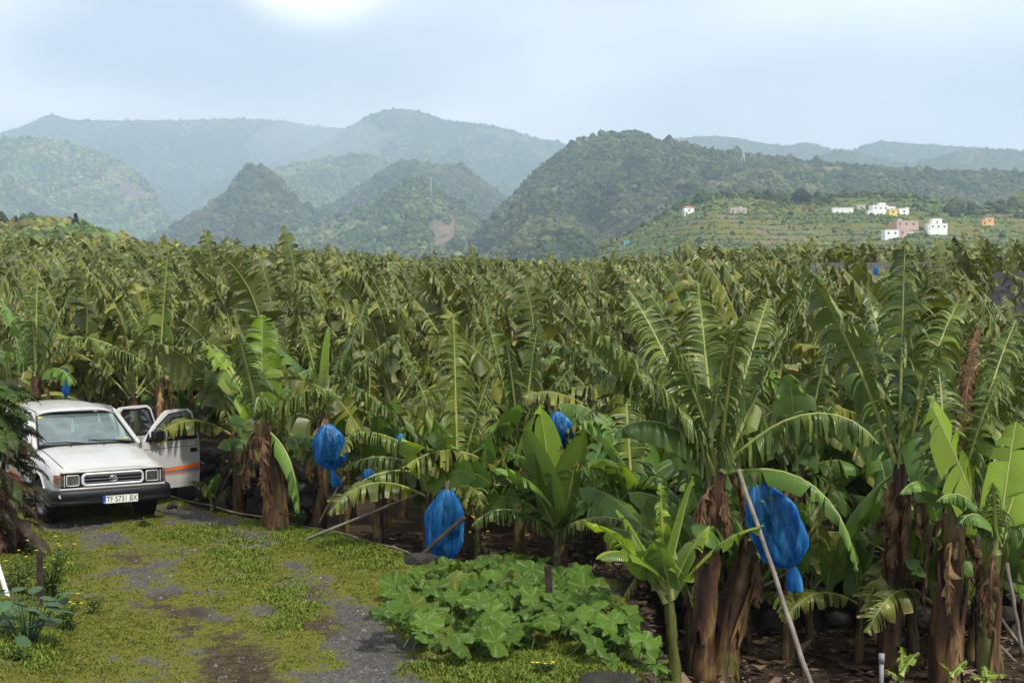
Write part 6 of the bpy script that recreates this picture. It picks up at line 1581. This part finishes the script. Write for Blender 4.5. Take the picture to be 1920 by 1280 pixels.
# ================================================================== FERN BUSH AT THE LEFT
def fernmat(name, a, b_):
    n = N(name); c = n.mix(n.mr(n.noise(5, 3), .3, .7), a, b_); c = n.mix(n.mr(n.rand(), 0, 1, 0, .6, 'LINEAR'), c, [x * .5 for x in a]); p = n.bsdf(c, .55, .35, finish=False); tr = n.n('BsdfTranslucent', {'Color': c}).outputs[0]; n.surf(n.n('MixShader', {0: .3, 1: p, 2: tr}).outputs[0]); return n.m
M_F1 = fernmat('fern_green', (0.030, 0.065, 0.010), (0.075, 0.125, 0.014)); M_F2 = fernmat('fern_brown', (0.035, 0.022, 0.016), (0.075, 0.05, 0.034)); M_F3 = fernmat('fern_olive', (0.030, 0.036, 0.010), (0.06, 0.06, 0.016)); M_F4 = fernmat('fern_rust', (0.07, 0.026, 0.012), (0.10, 0.04, 0.016))
def frond(r, mat, L_=.8, n=16):
    V, F = [], []; P = []; d = np.array([1., 0, .55]); p = np.zeros(3)
    for i in range(n + 1):
        P.append(p.copy()); d = d + np.array([0, 0, -1.6 / n]); d /= np.linalg.norm(d); p = p + d * L_ / n
    for i in range(1, n + 1):
        q = i / n; l = .20 * L_ * math.sin(min(1, (q + .12)) * PI) ** .7 + .015; w = .042 * L_ 
        for s in (-1, 1):
            c_ = P[i]; t = (P[i] - P[i - 1]); t /= np.linalg.norm(t); sd = np.array([t[0] * .4, s * .9, -.15 + r.normal(0, .12)]); sd /= np.linalg.norm(sd); k = len(V)
            V += [c_ - t * w * .5, c_ + t * w * .5, c_ + sd * l * .55 + t * w * .9, c_ + sd * l * .55 - t * w * .7, c_ + sd * l + t * w * .3 + np.array([0, 0, -.25 * l])]
            F += [(k, k + 1, k + 2, k + 3), (k + 3, k + 2, k + 4)]
    k = len(V)
    for i in range(0, n + 1, 2):
        V += [P[i] + np.array([0, .006 * L_, 0]), P[i] + np.array([0, -.006 * L_, .0]), P[i] + np.array([0, 0, -.01 * L_])]
    m = n // 2 + 1
    for i in range(m - 1):
        for q in range(3): F.append((k + i * 3 + q, k + i * 3 + (q + 1) % 3, k + (i + 1) * 3 + (q + 1) % 3, k + (i + 1) * 3 + q))
    me = bpy.data.meshes.new('frond'); me.from_pydata([tuple(v) for v in V], [], F); me.materials.append(mat); me.polygons.foreach_set('use_smooth', [True] * len(F)); me.update(); return me
FR = {k: [frond(_r, m) for _ in range(4)] for k, m in (('g', M_F1), ('b', M_F2), ('o', M_F3), ('r', M_F4))}
YF = 17.2; c0 = at(-24, 1000, YF); fb = empty('fern_bush', (c0.x, YF, 0), label='tall drooping fern bush, green on top and dry brown below, at the left edge', category='fern')
b = MB()
for k in range(5):
    a = k * 1.3; b.tube([(0.1 * math.cos(a), .1 * math.sin(a), -.05), (.16 * math.cos(a), .16 * math.sin(a), .7), (.25 * math.cos(a + .3), .2 * math.sin(a), 1.5 + .1 * k)], [.05, .04, .02], 7)
b.build('stem', M_POLE2, fb, smooth=True)
for k in range(295):
    q = _r.random(); z = .05 + q * 2.15; R_ = (.74 + .12 * math.sin(q * 5)) * (1 - max(0, q - .72) * 1.9) * _r.uniform(.35, 1.0)
    a = _r.uniform(-2.2, .7); x, y = R_ * math.cos(a) * .62, R_ * math.sin(a) * .8
    kind = ('g' if _r.random() < .75 else 'o') if q > .72 else (_r.choice(['o', 'g', 'r', 'b'], p=[.5, .22, .13, .15]) if q > .38 else _r.choice(['b', 'r', 'o'], p=[.68, .2, .12]))
    link('frond', FR[kind][_r.integers(4)], fb, loc=(x * .8, y * .8, z), rot=(_r.normal(0, .3), _r.normal(.15 if q > .5 else .55, .3), a + _r.normal(0, .35)), sc=_r.uniform(.40, .70))

# ================================================================== WEEDS
M_WD = fernmat('weed_green', (0.05, 0.10, 0.02), (0.10, 0.16, 0.03)); M_GLA = fernmat('glaucous_leaf', (0.055, 0.115, 0.05), (0.085, 0.155, 0.07)); M_FLY = plain('yellow_petal', (0.75, 0.55, 0.02), .6, .3)
def weed(label, px, py, h, nst, seed, flowers=6, leafn=9, wid=.02, name='flowering_weed'):
    r = np.random.default_rng(seed); p = gnd(px, py, .05); t = empty(name, p, label=label, category='weed')
    for s in range(nst):
        b = MB(); a = r.random() * 6.28; ln = r.uniform(.1, .5); hh = h * r.uniform(.55, 1.1); pts = [Vector((.04 * math.cos(a), .04 * math.sin(a), -.06))]
        for i in range(1, 6): q = i / 5; pts.append(Vector((ln * hh * q * q * math.cos(a) + .04 * math.cos(a) + r.normal(0, .012), ln * hh * q * q * math.sin(a) + r.normal(0, .012), hh * q)))
        b.tube(pts, [.005, .005, .004, .004, .003, .002], 4)
        for k in range(leafn):
            q = r.uniform(.1, .95) * 5; i = min(4, int(q)); c_ = pts[i].lerp(pts[i + 1], q - i); aa = r.random() * 6.28; l = wid * 3.2 * r.uniform(.6, 1.3); d = Vector((math.cos(aa), math.sin(aa), r.uniform(-.2, .7))); sd = Vector((-math.sin(aa), math.cos(aa), 0)) * wid * .5
            b.add([c_, c_ + d * l * .5 + sd, c_ + d * l + Vector((0, 0, -.2 * l)), c_ + d * l * .5 - sd], [(0, 1, 2, 3)])
        b.build('stem', M_WD, t)
        if s < flowers:
            b = MB(); c_ = pts[-1]; 
            for k in range(6): a2 = k * PI / 3; b.add([c_, c_ + Vector((math.cos(a2 - .4), math.sin(a2 - .4), .3)) * .014, c_ + Vector((math.cos(a2), math.sin(a2), .3)) * .022, c_ + Vector((math.cos(a2 + .4), math.sin(a2 + .4), .3)) * .014], [(0, 1, 2, 3)])
            b.build('flower', M_FLY, t)
    return t
weed('yellow-flowered weed clump wrapped round the left iron post', 98, 1132, .62, 16, 1, 11, 16, .026)
weed('tangled weeds with yellow flowers left of the iron post', 32, 1135, .55, 14, 2, 6, 16, .026)
weed('low weed sprays right of the left iron post', 128, 1180, .34, 10, 3, 6, 12, .024)
weed('small leafy weed sprig standing on the track right of the post', 176, 1148, .16, 6, 4, 0, 9, .022)
weed('thin yellow-flowered stalk beside the pickup wheel', 62, 985, .38, 2, 5, 2, 2, .016)
weed('yellow-flowered stalks behind the pumpkin leaves', 905, 1062, .55, 4, 6, 4, 6, .022)
weed('weed tuft with yellow flowers below the pumpkin leaves', 1020, 1262, .10, 9, 7, 5, 8, .02)
weed('green weed tuft growing under the pickup front tyre', 272, 985, .10, 8, 8, 0, 8, .022)
weed('ragged weeds on the track edge beside the thin prop', 560, 985, .22, 12, 9, 3, 10, .022)
weed('weeds at the bottom left corner', 30, 1262, .2, 16, 10, 0, 12, .03)
def broad(label, px, py, s, seed, n_=20):
    r = np.random.default_rng(seed); p = gnd(px, py, .08); t = empty('broad_leaf_weed', p, label=label, category='weed')
    for k in range(n_):
        a = r.random() * 6.28; z = r.uniform(.04, .42) * s; R_ = r.uniform(.05, .22) * s; c_ = Vector((R_ * math.cos(a), R_ * math.sin(a), z)); l = r.uniform(.09, .15) * s; V = []; d = Vector((math.cos(a), math.sin(a), r.uniform(-.3, .8))).normalized(); sd = Vector((-math.sin(a), math.cos(a), r.normal(0, .3))).normalized(); up = d.cross(sd)
        for i in range(6):
            q = i / 5; w = .42 * l * math.sin(PI * min(1, q * .93 + .05)) ** .7; c2 = c_ + d * l * q + Vector((0, 0, -.25 * l * q * q))
            V += [c2 - sd * w + up * -.15 * w, c2, c2 + sd * w + up * -.15 * w]
        b = MB(); b.add(V, [(i * 3 + j, i * 3 + j + 1, i * 3 + j + 4, i * 3 + j + 3) for i in range(5) for j in range(2)]); b.tube([(0, 0, -.05), c_ * .6 + Vector((0, 0, .02)), c_], .006, 4); b.build('leaf', M_GLA, t, smooth=True)
broad('blue-green broad-leaved weed below the left iron post', 52, 1222, 1.35, 1, 30)
broad('blue-green broad-leaved weed at the very left edge', 5, 1190, 1.0, 2, 14)
# young suckers at the foot of the picture
for i, (px, py, tips) in enumerate([(1690, 1300, [(1690, 1212), (1722, 1222), (1660, 1255)]), (1780, 1300, [(1760, 1240), (1812, 1238)]), (1850, 1305, [(1846, 1248), (1885, 1265), (1820, 1268)])]):
    hero(['small young banana sucker with notched leaf at the bottom edge', 'tiny banana sucker between the right-hand trunks', 'small pale sucker at the foot of the slim plant'][i], (px, py), (px, py - 38), D - 1.6, [(a, b_, .05, .4, 'y', .07, .5, .7, {}) for a, b_ in tips], seed=40 + i, r0=.025, r1=.018, stem_mat=M_STEMG, sheaths=0, deads=0, name='banana_sucker', cat='banana sucker')
# ================================================================== BLOCK WALLS
n = N('concrete_block'); f1 = n.noise(2.5, 4, .6, n.n('NewGeometry').outputs['Position']); c = n.mix(n.mr(f1, .35, .65), (0.12, 0.117, 0.114), (0.20, 0.195, 0.19)); c = n.mix(n.mr(n.rand(), 0, 1, 0, .5, 'LINEAR'), c, (0.14, 0.137, 0.135)); n.bsdf(c, .95, .15, normal=n.bump(n.noise(20, 3, .6, n.n('NewGeometry').outputs['Position']), .6, .03)); M_BLKW = n.m
def blk_mesh(w, h, d):
    b = MB(); b.box((0, 0, 0), (w - .02, d, h - .02)); return b.mesh('block', M_BLKW)
def block_wall(label, px0, px1, Y0, Y1, ztop, rows, w=.5, h=.25, seed=1, steps=None, hole=.12):
    r = np.random.default_rng(seed); A = at(px0, 500, Y0); B_ = at(px1, 500, Y1); A.z = B_.z = 0; d = (B_ - A); Ln = d.length; d.normalize(); ang = math.atan2(d.y, d.x); me = blk_mesh(w, h, .2)
    t = empty('block_wall', (A.x, A.y, ztop - rows * h), ang, label=label, category='block wall'); nb = 0
    for j in range(rows):
        x = (w / 2 if j % 2 else w)
        top = j == rows - 1
        while x < Ln:
            q = x / Ln; lim = steps(q) if steps else 1
            if j < lim * rows and (top or r.random() > hole or not (rows - 6 < j)):
                link('block', me, t, loc=(x, r.normal(0, .006), j * h + h / 2)); nb += 1
            x += w
    print('BLOCKS', nb)
block_wall('grey hollow block wall with gaps at the right edge', 1856, 1960, 45, 43.5, at(1900, 511, 45).z, 9, .42, .21, 1, lambda q: 1 if q > .13 else .62, .22)
block_wall('long grey block windbreak wall half hidden by leaves', 1508, 1745, 61, 59.5, at(1600, 492, 60.5).z, 7, .5, .25, 2, lambda q: 1 if q < .2 or q > .36 else .86, .13)

# ================================================================== HOUSES ON THE TERRACES
TP = TERR.reshape(-1, 3); TPX = 960 + FPX * TP[:, 0] / TP[:, 1]; TPY = 560 - (TP[:, 2] - CAM_H) / TP[:, 1] * FPX
def on_terr(px, py):
    i = np.argmin((TPX - px) ** 2 + (TPY - py) ** 2); return TP[i]
M_WHT = plain('white_render', (0.80, 0.80, 0.77), .8, .2, var=.06, scale=.3); M_PNK = plain('pink_render', (0.50, 0.35, 0.30), .85, .2, var=.08, scale=.3); M_YLW = plain('yellow_render', (0.75, 0.55, 0.15), .85, .2, var=.08, scale=.3); M_ORG = plain('orange_render', (0.70, 0.40, 0.16), .85, .2, var=.08, scale=.3); M_BEI = plain('beige_render', (0.45, 0.40, 0.33), .85, .2, var=.1, scale=.3)
M_TILE = plain('terracotta_roof', (0.42, 0.17, 0.10), .85, .2, var=.2, scale=1.5); M_WIN = plain('far_window', (0.05, 0.06, 0.07), .25, .5); M_SLAB = plain('roof_slab', (0.50, 0.48, 0.45), .85, .2, var=.1, scale=.4)
def house(label, blocks, base, mat, rot=.15, win=True, name='house'):
    """blocks: (px0,px1,py_top,py_bot, material or None, roof kind)"""
    P0 = on_terr(*base); Yh = P0[1] - 4; k = Yh / FPX
    c0 = at(base[0], base[1], Yh); t = empty(name, c0, rot, label=label, category='house')
    for (x0, x1, y0, y1, m, rk, dof) in blocks:
        w = (x1 - x0) * k; h = (y1 - y0) * k + 2.5; cx = ((x0 + x1) / 2 - base[0]) * k; zt = (base[1] - y0) * k; dp = max(4.0, w * .7)
        b = MB(); b.box((cx, dof, zt - h / 2), (w, dp, h)); wl = b.build('wall', m or mat, t)
        b = MB()
        if rk == 'flat': b.box((cx, dof, zt + .12), (w + .25, dp + .25, .24)); b.build('roof', M_SLAB if (m or mat) != M_WHT else M_WHT, t)
        else:
            V = [(cx - w / 2 - .3, dof - dp / 2 - .3, zt), (cx + w / 2 + .3, dof - dp / 2 - .3, zt), (cx + w / 2 + .3, dof + dp / 2 + .3, zt), (cx - w / 2 - .3, dof + dp / 2 + .3, zt), (cx - w / 4, dof, zt + min(1.8, w * .18)), (cx + w / 4, dof, zt + min(1.8, w * .18))]
            b.add(V, [(0, 1, 5, 4), (2, 3, 4, 5), (1, 2, 5), (3, 0, 4), (0, 3, 2, 1)]); b.build('roof', M_TILE, t)
        if win:
            nw = max(1, int(w / 3.0)); rowsn = max(1, int((y1 - y0) * k / 2.7))
            for rr in range(rowsn):
                for q in range(nw):
                    wx = cx - w / 2 + (q + .5) * w / nw; wz = zt - 1.5 - rr * 2.8
                    b = MB(); b.box((wx, dof - dp / 2 - .02, wz), (1.0, .10, 1.15 if rr or nw == 1 else 1.0)); b.build('window', M_WIN, t)
    return t
F_, T_ = 'flat', 'tile'
house('large white house with a tower block, highest of the village', [(1632, 1662, 386, 398, None, F_, 0), (1650, 1661, 381, 388, None, F_, 2), (1622, 1633, 396, 402, None, F_, -2), (1660, 1670, 388, 396, None, F_, 3)], (1645, 399), M_WHT)
house('small bright yellow house beside the large white house', [(1664, 1680, 393, 405, None, F_, 0)], (1672, 405), M_YLW)
house('white cube house just behind the yellow house', [(1671, 1683, 387, 396, None, F_, 5)], (1677, 396), M_WHT)
house('low white house with dark openings right of the yellow house', [(1683, 1702, 392, 401, None, F_, 0), (1698, 1703, 390, 400, None, F_, 1)], (1692, 401), M_WHT)
house('long pink house with two storeys in the middle of the village', [(1677, 1702, 415, 430, None, F_, 0), (1702, 1722, 415, 424, None, F_, 1), (1684, 1690, 411, 416, None, F_, 2)], (1698, 430), M_PNK)
house('low house with red-brown walls under the long pink house', [(1680, 1698, 431, 441, None, F_, 0)], (1689, 441), M_PNK)
house('white house lowest on the slope, left of the red-brown one', [(1655, 1682, 432, 447, None, F_, 0)], (1668, 447), M_WHT)
house('white cottage with terracotta roof below the pink house', [(1697, 1711, 434, 440, None, T_, 0), (1711, 1729, 436, 440, None, F_, 1)], (1712, 440), M_WHT)
house('white house with a square upper storey and terracotta terrace', [(1748, 1767, 411, 420, None, F_, 2), (1737, 1772, 420, 432, None, F_, 0), (1734, 1742, 423, 433, None, F_, -1)], (1754, 432), M_WHT)
house('orange house standing alone at the right of the village', [(1838, 1848, 414, 422, None, F_, 0), (1846, 1863, 409, 417, None, F_, 1)], (1850, 421), M_ORG)
house('long low white wall-like building above the village', [(1560, 1598, 391, 396, None, F_, 0)], (1580, 396), M_WHT, -.1, win=False)
house('grey-roofed shed right of the long low building', [(1604, 1621, 385, 391, None, F_, 0)], (1612, 391), M_BEI)
house('small white farmhouse at the left end of the terraces', [(1281, 1300, 390, 396, None, T_, 0), (1281, 1288, 396, 400, None, F_, -1)], (1290, 400), M_WHT)
house('beige farmhouse near the top of the terraces', [(1366, 1397, 391, 398, None, F_, 0), (1384, 1390, 388, 392, None, F_, 0)], (1381, 398), M_BEI)
# shade net fence on a terrace
p0 = on_terr(1170, 458); p1 = on_terr(1312, 456); k = p0[1] / FPX
b = MB(); m = 16; base_ = at(1170, 457, p0[1] - 6)
nf = empty('shade_net', base_, label='turquoise shade net fence on the lowest terrace', category='fence')
V = []
for i in range(m + 1): x = i / m * 142 * k; V += [(x, 1.5 * math.sin(i), -1.5), (x, 1.5 * math.sin(i), 2.0 + .15 * math.sin(3 * i)), (x, 1.5 * math.sin(i) + .12, 2.0 + .15 * math.sin(3 * i)), (x, 1.5 * math.sin(i) + .12, -1.5)]
b.add(V, [(i * 4 + q, (i + 1) * 4 + q, (i + 1) * 4 + (q + 1) % 4, i * 4 + (q + 1) % 4) for i in range(m) for q in range(4)]); b.build('net', plain('teal_net', (0.09, 0.33, 0.30), .8, .2, var=.15, scale=.4), nf)
for i in range(0, m + 1, 2): 
    b = MB(); b.tube([(i / m * 142 * k, 1.5 * math.sin(i) - .12, -1.5), (i / m * 142 * k, 1.5 * math.sin(i) - .12, 2.4)], .08, 5); b.build('fence_post', M_BEI, nf)
# masts
def mast(label, px, py0, py1, Y, w, name='power_pylon'):
    A, B_ = at(px, py1, Y), at(px, py0, Y); t = empty(name, A, label=label, category='pylon'); h = B_.z - A.z; M_M = MAT.get('pale_mast') or plain('pale_mast', (.6, .61, .62), .6, .3, metal=.2)
    for sx in (-1, 1):
        for sy in (-1, 1):
            b = MB(); b.tube([(sx * w, sy * w, -12), (sx * w * .25, sy * w * .25, h)], w * .12, 5); b.build('leg', M_M, t)
    for i in range(6):
        z = h * (i + .5) / 6; ww = w * (1 - .75 * z / h); b = MB(); b.tube([(-ww, -ww, z), (ww, -ww, z + h / 9)], w * .08, 4); b.tube([(ww, -ww, z), (-ww, -ww, z + h / 9)], w * .08, 4); b.build('brace', M_M, t)
    b = MB(); b.tube([(-w * 1.7, 0, h * .86), (w * 1.7, 0, h * .86)], w * .12, 4); b.build('cross_arm', M_M, t)
mast('pale lattice pylon on top of the dark hill', 1394, 281, 298, 1780, 2.0)
mast('slim white mast on the front knoll', 808, 333, 352, 2080, 1.2)
# conifer on the small left hill
def conifer(label, px, py0, py1, Y, seed):
    r = np.random.default_rng(seed); A, B_ = at(px, py1, Y), at(px, py0, Y); h = B_.z - A.z; t = empty('conifer_tree', A, label=label, category='tree')
    b = MB(); b.tube([(0, 0, -1), (0, 0, h * .95)], [h * .04, h * .01], 6); b.build('trunk', M_POLE2, t)
    V, F = [], []
    for k in range(420):
        q = r.random() ** .8; z = h * (.08 + .92 * q); R_ = h * .30 * (1 - q) ** .8 * r.uniform(.5, 1.1) + .03; a = r.random() * 6.28; c_ = np.array([R_ * math.cos(a), R_ * math.sin(a), z]); s = h * .05; i = len(V)
        for _ in range(4): V.append(c_ + r.normal(0, s, 3) * np.array([1, 1, .6]))
        F.append((i, i + 1, i + 2, i + 3))
    me = bpy.data.meshes.new('crown'); me.from_pydata([tuple(v) for v in V], [], F); me.materials.append(fernmat('conifer_green' + str(seed), (0.02, 0.04, 0.018), (0.04, 0.06, 0.025))); me.update(); link('crown', me, t)
conifer('dark conifer standing alone on the small left hill', 142, 400, 427, 408, 1)
conifer('low dark bush-like conifer at the left end of the small hill', 30, 404, 418, 405, 2)
